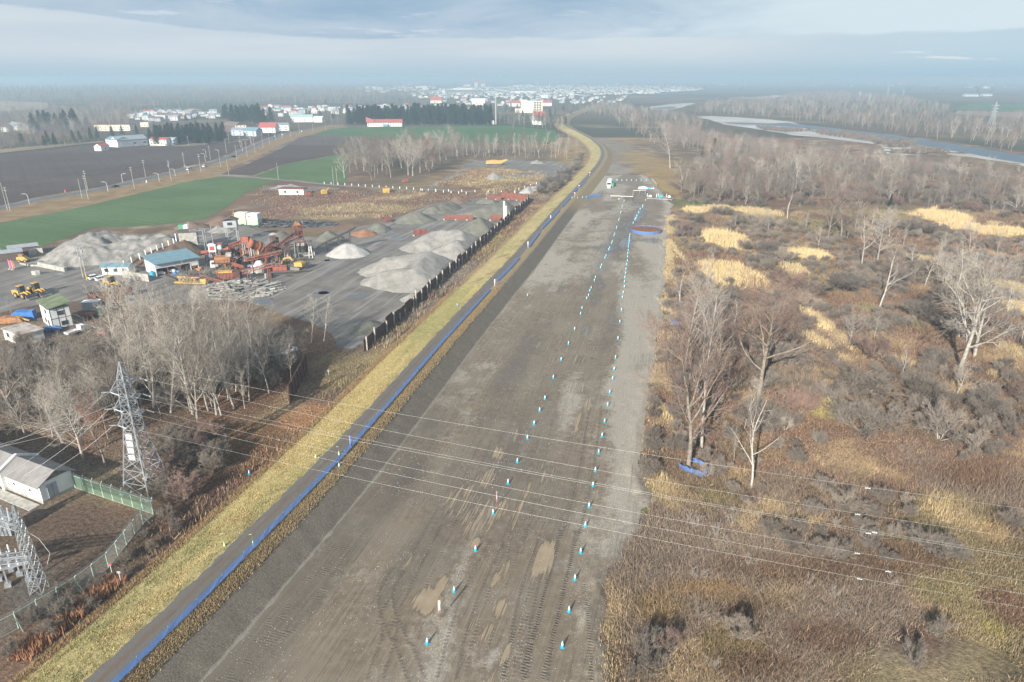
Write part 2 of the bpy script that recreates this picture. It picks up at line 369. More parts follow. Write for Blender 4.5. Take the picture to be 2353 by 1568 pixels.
# muddy work yard, painted by attributes baked in metres along and across the levee
m_yard, t = newmat('work_yard_mud')
p = t.pos(); st = t.xyz(t.attr('s'), t.attr('t'), 0.0)
str_ = t.noise(t.vmath('MULTIPLY', st, (.10, 2.2, 1.)), 1.0, 6, .62, .4); rut = t.noise(t.vmath('MULTIPLY', st, (.05, 4.5, 1.)), 1.0, 5, .6)
n1 = t.noise(p, .9, 6, .62); n2 = t.noise(p, 5.0, 4, .7); peb = t.voro(p, 2.6); peb2 = t.voro(p, 6.5)
mud = t.mix(t.mapr(n1, .3, .7), (.124, .097, .067), (.186, .150, .104)); mud = t.mix(t.mapr(t.noise(p, .07, 4, .6), .40, .62), mud, (.178, .150, .110)); mud = t.mix(t.mapr(str_, .45, .66, 0, .8), mud, (.215, .178, .130)); mud = t.mix(t.mapr(rut, .55, .70, 0, .7), mud, (.085, .067, .049))
stn = t.attr('stone'); nb_ = t.noise(p, .16, 5, .65); sm = t.mapr(t.math('ADD', stn, t.math('ADD', t.math('MULTIPLY', t.math('SUBTRACT', nb_, .5), 2.1), t.math('MULTIPLY', t.math('SUBTRACT', t.math('ADD', n1, t.math('MULTIPLY', n2, .6)), .8), 1.3))), .10, .85)
grav = t.mix(t.mapr(n2, .25, .75), (.205, .180, .138), (.385, .352, .288)); grav = t.mix(t.mapr(peb2, .12, .3), (.42, .41, .385), grav)
c = t.mix(sm, mud, grav)
peb_m = t.math('MULTIPLY', t.mapr(peb, .20, .12), t.mapr(t.math('ADD', t.attr('pebble'), t.math('MULTIPLY', t.math('SUBTRACT', n1, .5), .8)), .25, .8)); c = t.mix(peb_m, c, (.46, .45, .43))
drk = t.attr('dark'); c = t.mix(t.math('MULTIPLY', drk, t.mapr(n1, .2, .8, .5, 1.)), c, (.068, .064, .056))
rib = t.math('SINE', t.math('ADD', t.math('MULTIPLY', t.attr('s'), 17.0), t.math('MULTIPLY', n1, 7.)))
ribm = t.math('MULTIPLY', t.attr('rib'), t.math('MAXIMUM', t.math('MULTIPLY', t.mapr(t.noise(p, .45, 4, .6), .48, .62), .45), t.mapr(t.attr('rib'), 1.1, 1.5, 0, .55))); c = t.mix(t.math('MULTIPLY', ribm, t.mapr(rib, -.3, .7, .30, 0)), c, (.05, .045, .04))
wet = t.attr('wet'); c = t.mix(t.math('MULTIPLY', t.mapr(t.math('ADD', wet, t.math('MULTIPLY', t.math('SUBTRACT', t.math('ADD', t.math('MULTIPLY', str_, .5), t.math('MULTIPLY', nb_, .5)), .5), 2.2)), .25, .8), .55), c, (.078, .063, .049))
pd = t.math('ADD', t.attr('puddle'), t.math('ADD', t.math('MULTIPLY', t.math('SUBTRACT', str_, .5), 1.5), t.math('MULTIPLY', t.math('SUBTRACT', rut, .5), 1.1)))
pm_ = t.mapr(pd, .42, .58); rim = t.mapr(pd, .25, .5)
trk = t.attr('track'); c = t.mix(t.mapr(trk, .2, .8, 0, .42), c, (.052, .043, .035))
c = t.mix(t.math('MULTIPLY', rim, .45), c, (.07, .058, .045))
wc = t.mix(t.mapr(t.noise(p, .5, 3), .3, .7), (.25, .195, .125), (.31, .245, .165)); wc = t.mix(t.mapr(t.attr('s'), 130., 190.), wc, (.13, .12, .115)); c = t.mix(pm_, c, wc)
rg = t.math('SUBTRACT', t.mapr(t.math('ADD', wet, t.math('MULTIPLY', rut, .5)), .4, 1.1, .82, .5), t.math('MULTIPLY', pm_, .46)); rg = t.math('MAXIMUM', rg, .05)
hgt = t.math('ADD', t.math('MULTIPLY', rut, .8), t.math('ADD', t.math('MULTIPLY', n2, .35), t.math('SUBTRACT', t.math('MULTIPLY', t.math('MULTIPLY', rib, ribm), .3), t.math('MULTIPLY', trk, .7)))); hgt = t.math('MULTIPLY', hgt, t.math('SUBTRACT', 1.0, pm_))
t.out(t.bsdf(c, rg, 0, t.bump(hgt, .55, .22), spec=.42))

# levee: grass flanks, coarse grass strip, gravelly lower face
m_lev, t = newmat('levee_grass')
p = t.pos(); T = t.attr('t'); st = t.xyz(t.attr('s'), T, 0.); n1 = t.noise(p, .7, 6, .65); n2 = t.noise(p, 4.5, 4, .72); nl = t.noise(t.vmath('MULTIPLY', st, (.035, .16, 1)), 1., 5, .6)
tj = t.math('ADD', T, t.math('MULTIPLY', t.math('SUBTRACT', n1, .5), 2.2))
g = t.mix(t.mapr(nl, .38, .60), (.37, .305, .155), (.25, .235, .105)); g = t.mix(t.mapr(n1, .35, .68), g, (.46, .375, .18)); g = t.mix(t.mapr(n2, .5, .8, 0, .6), g, (.12, .105, .045))
g = t.mix(t.mapr(tj, -8.6, -10.8), g, (.26, .185, .10)); g = t.mix(t.mapr(t.noise(p, .18, 4, .6), .54, .66, 0, .75), g, (.23, .155, .08))
bt = t.mix(t.mapr(n2, .3, .7), (.20, .155, .095), (.33, .26, .155))
gv = t.mix(t.mapr(n2, .3, .72), (.118, .102, .080), (.19, .168, .134)); gv = t.mix(t.math('MULTIPLY', t.mapr(t.voro(p, 3.0), .16, .10), t.mapr(n1, .45, .6)), gv, (.42, .41, .39))
gv = t.mix(t.mapr(t.math('ADD', T, t.math('MULTIPLY', n1, .5)), 7.9, 8.12), gv, (.235, .215, .18))
c = t.mix(t.mapr(tj, 1.2, 1.8), g, bt); c = t.mix(t.math('MULTIPLY', t.mapr(t.math('ADD', T, t.math('MULTIPLY', t.math('SUBTRACT', n1, .5), 1.2)), 3.7, 4.1), t.mapr(t.math('ADD', t.attr('s'), t.math('MULTIPLY', n1, 40.)), 330., 372., 1., 0.)), c, gv)
c = t.mix(1., c, t.mix(t.noise(p, 11., 2, .7), (.75, .75, .75), (1.25, 1.25, 1.25)), 'MULTIPLY')
t.out(t.bsdf(c, .95, 0, t.bump(t.math('ADD', n2, n1), .6, .12), spec=.1))
m_path, t = newmat('path_asphalt')
p = t.pos(); T = t.attr('t'); st = t.xyz(t.attr('s'), T, 0.); n1 = t.noise(p, 1.2, 5, .65); n2 = t.noise(p, 9., 3, .7); ns = t.noise(t.vmath('MULTIPLY', st, (.12, 1.6, 1)), 1., 5, .6)
c = t.mix(t.mapr(n2, .3, .7), (.088, .083, .076), (.155, .147, .134)); mid = t.math('ABSOLUTE', t.math('ADD', T, .15))
c = t.mix(t.math('MULTIPLY', t.mapr(t.math('ADD', mid, t.math('MULTIPLY', t.math('SUBTRACT', n1, .5), 1.4)), .5, .1), .8), c, (.135, .09, .055))
c = t.mix(t.mapr(ns, .62, .70, 0, .6), c, (.27, .25, .225)); c = t.mix(t.mapr(t.math('ADD', t.math('ABSOLUTE', T), n1), 1.75, 2.1, 0, .8), c, (.17, .125, .07)); c = t.mix(t.mapr(ns, .42, .34, 0, .6), c, (.06, .058, .055))
t.out(t.bsdf(c, .8, 0, t.bump(n2, .4, .05)))

# ---------------------------------------------------------------- ground sheets
gx = np.arange(-340, 441, 2.0); gy = np.arange(24, 761, 2.0); X, Y = np.meshgrid(gx, gy, indexing='ij')
edgef = np.clip(np.minimum.reduce([X - gx[0], gx[-1] - X, gy[-1] - Y]) / 12, 0, 1)
Z = (fbm(X, Y, .05, 4, 21) - .55) * .5 * edgef * sstep(X, 12, 60)
Z = Z * (1 - ((X < 90) & (Y > 300))) * sstep(X - np.interp(Y, [40, 70, 97, 151, 260, 348, 470], [9, 12, 22, 35, 60, 84, 92]), 3, 12)
me = np_mesh('ground', np.stack([X, Y, Z], -1).reshape(-1, 3), grid_faces(len(gx), len(gy)), gcol(X, Y).reshape(-1, 3), smooth=True)
tag(link('ground', me, m_ground), kind='structure')
rad = np.array([20., 500, 1000, 2000, 4000, 7000, 11000]); th = np.linspace(0, 2 * math.pi, 97)[:-1]
V = [(r * math.cos(q), r * math.sin(q) + 100, -.35) for r in rad for q in th]; F = [(i * 96 + j, i * 96 + (j + 1) % 96, (i + 1) * 96 + (j + 1) % 96, (i + 1) * 96 + j) for i in range(6) for j in range(96)]
me = np_mesh('plain', V, F); tag(link('plain', me, m_plain), kind='structure')

SS = np.r_[np.arange(0, 130, .5), np.arange(130, 400, 1.), np.arange(400, LS[-1], 4.)]
tt = np.r_[np.arange(-13.0, -2.5, .5), np.arange(-2.5, 4.5, .25), np.arange(4.5, 9.6, .3)]
s2, t2 = np.meshgrid(SS, tt, indexing='ij'); xx, yy = xy_of(s2, t2)
zz = zlev(t2) + (fbm(xx, yy, .6, 3, 31) - .5) * .22 * ((np.abs(t2) > 2.2) & (t2 > -9) & (t2 < 8.8))
me = np_mesh('levee', np.stack([xx, yy, zz], -1).reshape(-1, 3), grid_faces(len(SS), len(tt)), attrs={'t': t2, 's': s2}, smooth=True)
tag(link('levee', me, m_lev), kind='structure')
tp = np.linspace(-1.45, 1.55, 9); s2, t2 = np.meshgrid(SS, tp, indexing='ij')
jit = np.zeros_like(s2); jit[:, 0] = (fbm(s2[:, 0], 0 * s2[:, 0], .8, 3, 5) - .5) * .7; jit[:, -1] = (fbm(s2[:, 0], 9 + 0 * s2[:, 0], .8, 3, 6) - .5) * .6
xx, yy = xy_of(s2, t2 + jit)
me = np_mesh('path', np.stack([xx, yy, np.full_like(xx, LZ + .02) + .04 * (1 - (t2 / 1.75) ** 2)], -1).reshape(-1, 3), grid_faces(len(SS), len(tp)), attrs={'t': t2, 's': s2}, smooth=True)
tag(link('path', me, m_path), kind='structure')

# work yard in levee coordinates
edgeW = [(4, 40), (9, 48), (10.3, 54.7), (11.8, 70), (17, 80), (22, 88), (21.5, 97), (26, 118), (35, 151), (47, 200), (60, 260), (71, 310), (82, 348), (84, 385), (88, 452), (84, 470), (66, 490)]
es, et = st_of(np.array([p[0] for p in edgeW]), np.array([p[1] for p in edgeW]))
ys = np.r_[np.arange(6, 100, .26), np.arange(100, 250, .7), np.arange(250, 470, 1.4)]; yt = np.arange(8.0, 62, .26)
s2, t2 = np.meshgrid(ys, yt, indexing='ij'); xx, yy = xy_of(s2, t2)
lim = np.interp(ys, es, et)[:, None] + (fbm(s2, t2, .22, 4, 41) - .5) * 3.2
send, _ = st_of(np.array([72.]), np.array([462.])); keep = (t2 < lim) & (s2 < send[0] + (fbm(s2, t2, .08, 3, 44) - .5) * 24)
stone = np.full(s2.shape, .06); dark = np.zeros(s2.shape); wet = np.full(s2.shape, .2); pud = np.full(s2.shape, -.1); pebb = np.full(s2.shape, .15); track = np.zeros(s2.shape)
def yb(A, u, v, ls, lt, amp, soft=.6, op='add'):
    a = at(u, v); bs, bt = st_of(np.array([a.x]), np.array([a.y])); r = np.hypot((s2 - bs[0]) / ls, (t2 - bt[0]) / lt)
    f = sstep(1.15 - r, 0, soft) * amp
    if op == 'max': np.maximum(A, f, out=A)
    else: A += f
from_edge = lim - t2
dark += sstep(15.5 - t2, 0, 3) * .55 * sstep(150 - s2, 0, 60)
rib = sstep(t2, 8.6, 9.3) * sstep(14.0 - t2, 0, 1.) * sstep(120 - s2, 0, 60)
pebb += rib * .35
stone += sstep(s2, 90, 190) * sstep(24 - t2, 0, 14) * .46 + sstep(s2, 72, 125) * sstep(11 - from_edge, 0, 9) * .7 + sstep(4.5 - from_edge, 0, 4) * .2
stone += (sstep(fbm(s2 * .35, t2, .09, 4, 51), .36, .70) - .4) * .8 * sstep(s2, 95, 170)
for u, v, ls, lt, am in [(1440, 850, 34, 5.5, .6), (1470, 780, 30, 6, .55), (1460, 930, 22, 4, .6), (1430, 1140, 12, 3, .5), (1450, 1010, 12, 3.5, .55), (1440, 700, 40, 7, .45), (1290, 560, 60, 8, .35), (1470, 600, 60, 9, .35), (1140, 700, 40, 5, .35), (1480, 480, 40, 8, .3), (1060, 1310, 14, 1.3, .4), (1000, 1500, 10, 1.6, .55), (1110, 1190, 9, .9, .5), (1000, 1568, 6, 1.5, .5), (1120, 1540, 7, .9, .4), (1400, 1250, 5, 3, .4), (1340, 1400, 6, 1.2, .35)]:
    yb(stone, u, v, ls, lt, am, 1.)
for u, v, ls, lt in [(1010, 1480, 14, 1.2), (1090, 1260, 16, 1.2), (1480, 1150, 12, 3), (1390, 1440, 12, 2), (1410, 1250, 10, 5), (1160, 1540, 10, 2.5)]: yb(pebb, u, v, ls, lt, .7, 1.)
for u, v, ls, lt, am in [(1090, 1100, 34, 8, .35), (1230, 1000, 40, 7, .35), (1210, 800, 30, 6, .4), (1380, 620, 60, 5, .35), (1440, 520, 50, 8, .5), (1280, 1200, 30, 5, .3), (1420, 560, 30, 6, .4), (1150, 900, 22, 5, .3), (1400, 760, 40, 3.5, .35)]: yb(wet, u, v, ls, lt, am, 1.)
for u, v, ls, lt, am in [(985, 1380, 3.3, 2.5, .8), (1015, 1345, 2.4, 1.5, .7), (1250, 1285, 5.4, 1.75, .85), (1240, 1320, 3, 1.7, .5), (1150, 1395, 2.6, 1.0, .66), (1160, 1310, 3.6, .6, .6), (1120, 1450, 2.4, .8, .62), (1163, 1500, 2.6, .6, .7), (1092, 1250, 2.2, 1.2, .62), (1148, 1042, 3.6, 1.8, .62), (1330, 970, 7, 1.1, .54), (1245, 1065, 6, .9, .48),
                          (1230, 792, 5.2, 3.1, .42), (1060, 1150, 7, 3, .5), (1100, 1190, 8, 3.4, .52), (1190, 1180, 6, .9, .6), (1260, 1090, 5, 1.5, .55), (1120, 1100, 5, 2.2, .5), (1180, 1000, 6, 1.2, .48), (1350, 930, 5, 1.5, .5), (1150, 1170, 4, 1.5, .55), (1210, 1130, 4, .8, .55), (1140, 1330, 2.5, .6, .6), (1085, 1430, 2.5, .5, .58), (880, 1330, 2, .8, .5), (940, 1290, 2.5, .5, .5), (1330, 890, 5, 2, .5), (1330, 830, 6, 2.3, .5), (1345, 760, 8, 1.6, .52), (1370, 690, 10, 2.2, .5), (1380, 660, 6, 2., .5), (1290, 660, 8, 1.6, .5), (1260, 745, 6, 1.4, .42),
                          (1470, 492, 26, 4.6, .62), (1435, 520, 14, 6, .42), (1440, 560, 18, 4.6, .6), (1390, 572, 10, 8, .5), (1500, 553, 8, 6, .5), (1410, 545, 14, 3, .4), (1460, 470, 10, 6, .5), (1480, 445, 10, 4, .5), (1400, 478, 9, 3, .45), (1365, 520, 12, 3.5, .38), (1520, 500, 8, 3, .4), (1420, 600, 20, 3, .3), (1425, 640, 16, 2.2, .34), (1130, 1560, 3, .6, .5), (1040, 1500, 3, .5, .3), (815, 1500, 2.4, .9, .30)]:
    yb(pud, u, v, ls, lt, am, .8, 'max')
for _k in range(46):
    yb(wet, *((lambda q: (q[0], q[1]))((random.uniform(900, 1500), random.uniform(470, 1400)))), random.uniform(4, 16), random.uniform(1.2, 4), random.uniform(-.25, .4), 1.)
for _k in range(30): yb(stone, random.uniform(1150, 1500), random.uniform(470, 1250), random.uniform(4, 22), random.uniform(1, 4), random.uniform(-.3, .45), 1.)
def rutline(pts, w=.11, gauge=1.7, A=None, amp=1.):
    A = track if A is None else A
    P, _ = resample(arr(chaikin([at(*p) for p in pts], 3)), .5)
    for off in (-gauge / 2, gauge / 2):
        N_ = np.gradient(P, axis=0); N_ /= np.hypot(*N_.T)[:, None]; Q = P + np.c_[N_[:, 1], -N_[:, 0]] * off
        qs, qt = st_of(Q[:, 0], Q[:, 1]); r0, r1 = np.searchsorted(ys, qs.min() - 1), np.searchsorted(ys, qs.max() + 1)
        for a, b in zip(qs, qt): 
            i0, i1 = np.searchsorted(ys, a - .8), np.searchsorted(ys, a + .8); j0, j1 = np.searchsorted(yt, b - .8), np.searchsorted(yt, b + .8)
            sub = np.s_[i0:i1, j0:j1]; A[sub] = np.maximum(A[sub], amp * np.exp(-((s2[sub] - a) ** 2 + (t2[sub] - b) ** 2) / (2 * (w * 1.5) ** 2)))
KK = K(500, 1300, 3.8617)
rutline([KK(*p) for p in ((1900, 500), (1800, 640), (1785, 780), (1830, 950), (1920, 1130), (2010, 1380), (2080, 1568))]); rutline([KK(*p) for p in ((1830, 1000), (1830, 1150), (1760, 1300), (1700, 1450), (1680, 1568))])
rutline([C5(*p) for p in ((1690, 700), (1600, 960), (1560, 1200), (1530, 1384))], .12, 2.0); rutline([C5(*p) for p in ((1800, 640), (1760, 850), (1690, 1100), (1650, 1384))], .12, 2.2); rutline([C5(*p) for p in ((1940, 20), (1900, 300), (1850, 560), (1800, 700))], .12, 2.2); rutline([C5(*p) for p in ((1450, 700), (1300, 1000), (1200, 1384))], .12, 2.)
for pts_ in ([(1800, 690), (1745, 900), (1690, 1120), (1620, 1384)], [(1925, 905), (1940, 1000), (1960, 1200), (1975, 1384)], [(1590, 1140), (1560, 1260), (1530, 1384)], [(1880, 330), (1830, 600), (1800, 690)]): rutline([C5(*p) for p in pts_], .2, 2.3, rib, 2.0)
rutline([C5(*p) for p in ((1640, 860), (1590, 1060), (1540, 1384))], .07, .5); rutline([C5(*p) for p in ((1560, 640), (1480, 860), (1400, 1100), (1330, 1384))], .08, 1.9); rutline([C5(*p) for p in ((1700, 100), (1660, 300), (1600, 520), (1540, 760))], .08, 1.9); rutline([C5(*p) for p in ((1330, 300), (1200, 520), (1050, 800), (900, 1100))], .08, 1.9); rutline([C5(*p) for p in ((1400, 200), (1300, 420), (1180, 680), (1050, 960))], .08, 1.9)
zz = .04 + (fbm(xx, yy, .25, 3, 61) - .5) * .10 + sstep(1.6 - np.abs(from_edge - 1.5), 0, 1.6) * .28 * sstep(s2, 40, 70)
zz = np.where(pud > .3, .035, zz); vid = np.arange(s2.size).reshape(s2.shape)
fk = grid_faces(*s2.shape); kf = keep.ravel()[fk].all(1); wetf = (pud.ravel()[fk].max(1) > .36) & kf
at_ = {'s': s2, 't': t2, 'stone': np.clip(stone, 0, 1), 'dark': dark, 'wet': wet, 'puddle': pud, 'pebble': pebb, 'rib': rib, 'track': track}
VV = np.stack([xx, yy, zz], -1).reshape(-1, 3)
for nm, ff_ in (('work_yard', fk[kf & ~wetf]), ('puddle', fk[wetf])):
    used, inv = np.unique(ff_, return_inverse=True)
    me = np_mesh(nm, VV[used], inv.reshape(-1, 4), attrs={k: v.ravel()[used] for k, v in at_.items()}, smooth=True); tag(link(nm, me, m_yard), kind='structure')

# flat sheets with ragged borders: fields, gravel yard, roads, river
def sheet(name, pts, z, m, jit=.6, step=3., world=False, kind='structure', seed=0):
    P = [Vector((p[0], p[1], 0)) for p in pts] if world else [at(*p) for p in pts]
    Q = arr(P + [P[0]]); B, q = resample(Q, step); r = np.random.default_rng(seed + len(pts))
    B = B + np.c_[(fbm(q, 0 * q, .35 / step, 3, seed) - .5), (fbm(q, 0 * q + 31, .35 / step, 3, seed + 3) - .5)] * 2 * jit
    bm = bmesh.new(); vs = [bm.verts.new((x, y, z)) for x, y in B]; f = bm.faces.new(vs); f.normal_update()
    if f.normal.z < 0: f.normal_flip()
    bmesh.ops.triangulate(bm, faces=[f], ngon_method='EAR_CLIP'); me = bpy.data.meshes.new(name); bm.to_mesh(me); bm.free()
    return tag(link(name, me, m), kind=kind)
def soil(name, c1, c2, row_dir, row_w, sc=.03, rowamt=.25):
    m, t = newmat(name); p = t.pos(); n = t.noise(p, sc, 5, .6); n2 = t.noise(p, sc * 22, 5, .65)
    rowv = t.math('ADD', t.math('MULTIPLY', t.sep(p)[0], math.cos(row_dir)), t.math('MULTIPLY', t.sep(p)[1], math.sin(row_dir))); st = t.noise(t.xyz(t.math('DIVIDE', rowv, row_w), 0., 0.), 1., 4, .7)
    c = t.mix(t.mapr(n, .35, .65), c1, c2); c = t.mix(t.math('MULTIPLY', t.mapr(st, .42, .62), rowamt), c, tuple(x * .5 for x in c1)); c = t.mix(1., c, t.mix(n2, (.72, .72, .72), (1.28, 1.28, 1.28)), 'MULTIPLY')
    t.out(t.bsdf(c, .95, 0, t.bump(n2, .6, .2), spec=.1)); return m
m_green = soil('winter_wheat', (.078, .128, .054), (.105, .162, .072), 1.1, 2.5, .02, .3); m_green2 = soil('winter_wheat_far', (.06, .12, .045), (.075, .14, .06), .4, 5., .01, .15)
m_brown = soil('ploughed_soil', (.078, .060, .054), (.10, .078, .068), .62, 3., .015, .3); m_brown2 = soil('ploughed_soil_far', (.098, .082, .074), (.125, .104, .092), .3, 5., .01, .25)
m_straw = soil('stubble', (.26, .20, .13), (.32, .25, .165), .3, 6., .02, .15)
m_verge = soil('dry_verge_grass', (.27, .20, .105), (.20, .13, .075), .3, 9., .12, .1)
sheet('verge', [(-60, 505), (0, 480), (100, 456), (260, 430), (400, 396), (500, 370), (560, 348), (610, 323), (660, 304), (740, 291), (760, 287), (790, 287), (800, 293), (745, 304), (690, 316), (640, 336), (590, 362), (530, 385), (520, 405), (420, 420), (330, 442), (200, 474), (0, 512), (-60, 530)], .03, m_verge, 1.2, 4)
sheet('wheat_field', [(-80, 540), (0, 514), (200, 474), (330, 442), (430, 418), (505, 406), (640, 415), (600, 428), (560, 445), (540, 462), (505, 486), (470, 504), (380, 516), (300, 522), (210, 524), (120, 558), (70, 578), (0, 585), (-80, 600)], .06, m_green, 1.0, 4)
sheet('wheat_field', [(585, 406), (660, 377), (800, 352), (795, 425), (640, 411)], .06, m_green, .8, 4, seed=2)
sheet('ploughed_field', [(508, 400), (560, 382), (600, 364), (660, 334), (700, 316), (880, 322), (880, 345), (800, 351), (655, 377), (580, 404)], .06, m_brown, .8, 4)
sheet('ploughed_field', [(690, 316), (760, 311), (885, 318), (900, 338), (800, 335), (660, 333)], .09, m_brown2, 1., 6, seed=3)
sheet('wheat_field', [(706, 313), (760, 297), (800, 293), (1100, 290), (1165, 290), (1275, 300), (1284, 320), (1260, 332), (1100, 328), (880, 320)], .07, m_green2, 1.5, 6, seed=4)
sheet('ploughed_field', [(-80, 368), (0, 357), (120, 345), (230, 333), (340, 338), (440, 336), (560, 325), (640, 303), (652, 302), (600, 322), (550, 343), (490, 368), (390, 392), (250, 426), (90, 452), (-80, 492)], .06, m_brown, 1.2, 5, seed=5)
sheet('ploughed_field', [(520, 322), (560, 305), (640, 300), (590, 318)], .09, m_brown2, 1., 5, seed=6)
sheet('stubble_field', [(-80, 262), (0, 257), (110, 250), (110, 236), (0, 232), (-80, 232)], .05, m_straw, 3, 15, seed=7); sheet('stubble_field', [(300, 262), (400, 259), (470, 253), (440, 249), (330, 252)], .05, m_straw, 3, 15, seed=8)
sheet('farm_track', [(0, 352), (120, 340), (240, 327), (236, 324), (100, 335), (-80, 350), (-80, 358)], .10, m_straw, .6, 5)
sheet('wheat_field', [(2180, 252), (2353, 258), (2420, 250), (2353, 240), (2230, 238)], .05, m_green2, 3, 15, seed=9); sheet('stubble_field', [(2190, 262), (2353, 272), (2420, 274), (2420, 262), (2353, 258), (2200, 255)], .07, soil('bare_field', (.22, .17, .135), (.26, .2, .16), .3, 6.), 2, 12, seed=10)
sheet('wheat_field', [(1130, 262), (1030, 264), (930, 262), (930, 258), (1130, 258)], .05, m_green2, 1, 12, seed=11)

m_asph = soil('road_asphalt', (.115, .118, .125), (.15, .152, .158), 1.1, 2., .08, .12)
RP = [(-60, 493), (0, 478), (100, 457.5), (260, 431), (400, 396.5), (460, 383), (510, 369), (552, 352), (590, 334), (628, 317), (662, 304.5), (715, 296), (790, 291), (860, 287)]
RC = arr(chaikin([at(*p) for p in RP], 2)); RQ, _ = resample(RC, 3.)
def strip(name, Pn, w0, w1, z, m, kind='structure'):
    N_ = np.gradient(Pn, axis=0); N_ /= np.hypot(*N_.T)[:, None]; N_ = np.c_[N_[:, 1], -N_[:, 0]]
    a = Pn + N_ * w0; b = Pn + N_ * w1; zc = np.full(len(Pn), z)
    me = np_mesh(name, np.c_[np.r_[a, b], np.r_[zc, zc]], np.array([(i, len(Pn) + i, len(Pn) + i + 1, i + 1) for i in range(len(Pn) - 1)])); return tag(link(name, me, m), kind=kind)
strip('road', RQ, -4.2, 4.2, .14, m_asph)
m_white = pm('road_paint', (.72, .72, .7), (.55, .55, .53), 2.)
for w in (-3.6, 3.5): strip('road_line', RQ, w, w + .16, .15, m_white)
SR = arr(chaikin([at(*p) for p in ((492, 402), (560, 407), (640, 413.5), (720, 421), (780, 428), (860, 432), (940, 437), (1000, 436), (1100, 443))], 2)); strip('farm_track', resample(SR, 4.)[0], -1.8, 1.8, .12, soil('track_gravel', (.2, .19, .18), (.26, .25, .235), 1., 3., .1))
m_gyard, t = newmat('gravel_yard')
p = t.pos()
rot = t.new('ShaderNodeVectorRotate', rotation_type='Z_AXIS'); t.put(rot.inputs['Vector'], p); t.put(rot.inputs['Angle'], -1.30)
st = t.vmath('MULTIPLY', rot.outputs[0], (.022, .35, 1)); n0 = t.noise(st, 1., 6, .62, .8); n1 = t.noise(p, .11, 5, .6); n2 = t.noise(p, 2., 4, .7)
c = t.mix(t.mapr(n1, .35, .65), (.118, .106, .090), (.178, .163, .142)); c = t.mix(t.mapr(n0, .50, .66, 0, .85), c, (.25, .24, .22)); c = t.mix(t.mapr(n0, .44, .32, 0, .6), c, (.08, .076, .07)); c = t.mix(1., c, t.mix(n2, (.8, .8, .8), (1.2, 1.2, 1.2)), 'MULTIPLY')
t.out(t.bsdf(c, .75, 0, t.bump(n2, .5, .15)))
sheet('gravel_yard', [(-120, 745), (60, 705), (200, 690), (300, 705), (420, 700), (560, 690), (640, 722), (720, 745), (760, 770), (770, 800), (838, 800), (1214, 458), (1130, 452), (1000, 468), (900, 505), (800, 528), (720, 545), (620, 535), (560, 520), (430, 528), (360, 545), (150, 600), (80, 590), (0, 592), (-120, 600)], .03, m_gyard, .9, 3)
sheet('gravel_yard', [(1075, 372), (1150, 367), (1270, 372), (1305, 378), (1310, 390), (1290, 410), (1240, 432), (1195, 452), (1170, 452), (1230, 425), (1262, 402), (1240, 393), (1160, 388), (1090, 386), (1010, 425), (985, 436), (975, 433), (1030, 405), (1060, 388)], .04, m_gyard, .8, 4, seed=3)
sheet('gravel_yard', [(1120, 400), (1200, 398), (1270, 388), (1250, 405), (1180, 413)], .05, m_gyard, .8, 4, seed=5); sheet('gravel_yard', [(590, 437), (640, 428), (740, 430), (790, 434), (700, 440)], .05, m_gyard, .8, 4, seed=6)
strip('farm_track', resample(arr([at(1215, 456), at(1250, 457), at(1300, 455)]), 3.)[0], -2.2, 2.2, .3, MATS.get('x') or m_gyard)
m_water = newmat('still_water'); t = m_water[1]; p = t.pos(); t.out(t.bsdf((.10, .10, .10), .06, 0, t.bump(t.noise(p, 1.5, 3), .05, .05), spec=.5)); m_water = m_water[0]
for i, (u, v, du, dv) in enumerate([C2(250, 785) + (28, 5.5), C2(505, 415) + (26, 5.0), C2(30, 765) + (16, 4), C2(455, 372) + (14, 3), C2(120, 912) + (16, 3), C4(2080, 1250) + (22, 4.5), C4(1620, 1005) + (14, 2), C4(2180, 770) + (10, 3), C3(90, 870) + (22, 5), C3(640, 590) + (18, 4), C3(790, 660) + (9, 2.5), C2(40, 552) + (10, 2.5), C4(1400, 1130) + (14, 2), C4(1230, 1370) + (24, 8), C2(290, 400) + (12, 1.8)]):
    a = at(u, v); m_ = mpp(a); hy = abs(at(u, v - dv).y - at(u, v + dv).y) / 2
    sheet('puddle', [(a.x + du * m_ * math.cos(k * .5236) * random.uniform(.7, 1.1), a.y + hy * math.sin(k * .5236) * random.uniform(.7, 1.1)) for k in range(12)], .055, m_water, .5, 1.2, True, seed=i)
# river, gravel bars
m_river, t = newmat('river_water'); p = t.pos(); t.out(t.bsdf((.05, .085, .12), .35, 0, t.bump(t.noise(p, .35, 4, .6), .25, .3), spec=.12))
m_bar = soil('river_gravel', (.36, .345, .32), (.50, .485, .45), .35, 9., .02, .3)
sheet('gravel_bank', [CX(*p) for p in ((150, 300), (250, 295), (420, 303), (650, 318), (800, 335), (840, 350), (1000, 375), (1150, 405), (1350, 432), (1500, 450), (1640, 490), (1850, 520), (2100, 560), (2353, 610), (2500, 640), (2500, 665), (2250, 610), (2050, 575), (1900, 560), (1700, 560), (1430, 548), (1390, 490), (1180, 462), (1000, 440), (820, 425), (640, 395), (520, 375), (360, 355), (270, 325))], .05, m_bar, 3, 8)
sheet('river', [CX(*p) for p in ((330, 338), (480, 340), (660, 345), (780, 340), (830, 350), (1000, 366), (1200, 392), (1420, 415), (1600, 442), (1700, 458), (1900, 488), (2100, 520), (2353, 562), (2500, 590), (2500, 640), (2353, 610), (2170, 582), (2000, 548), (1850, 525), (1640, 490), (1560, 462), (1330, 436), (1200, 418), (1000, 395), (900, 380), (760, 365), (600, 356), (480, 352), (380, 346))], .10, m_river, 1.5, 8)
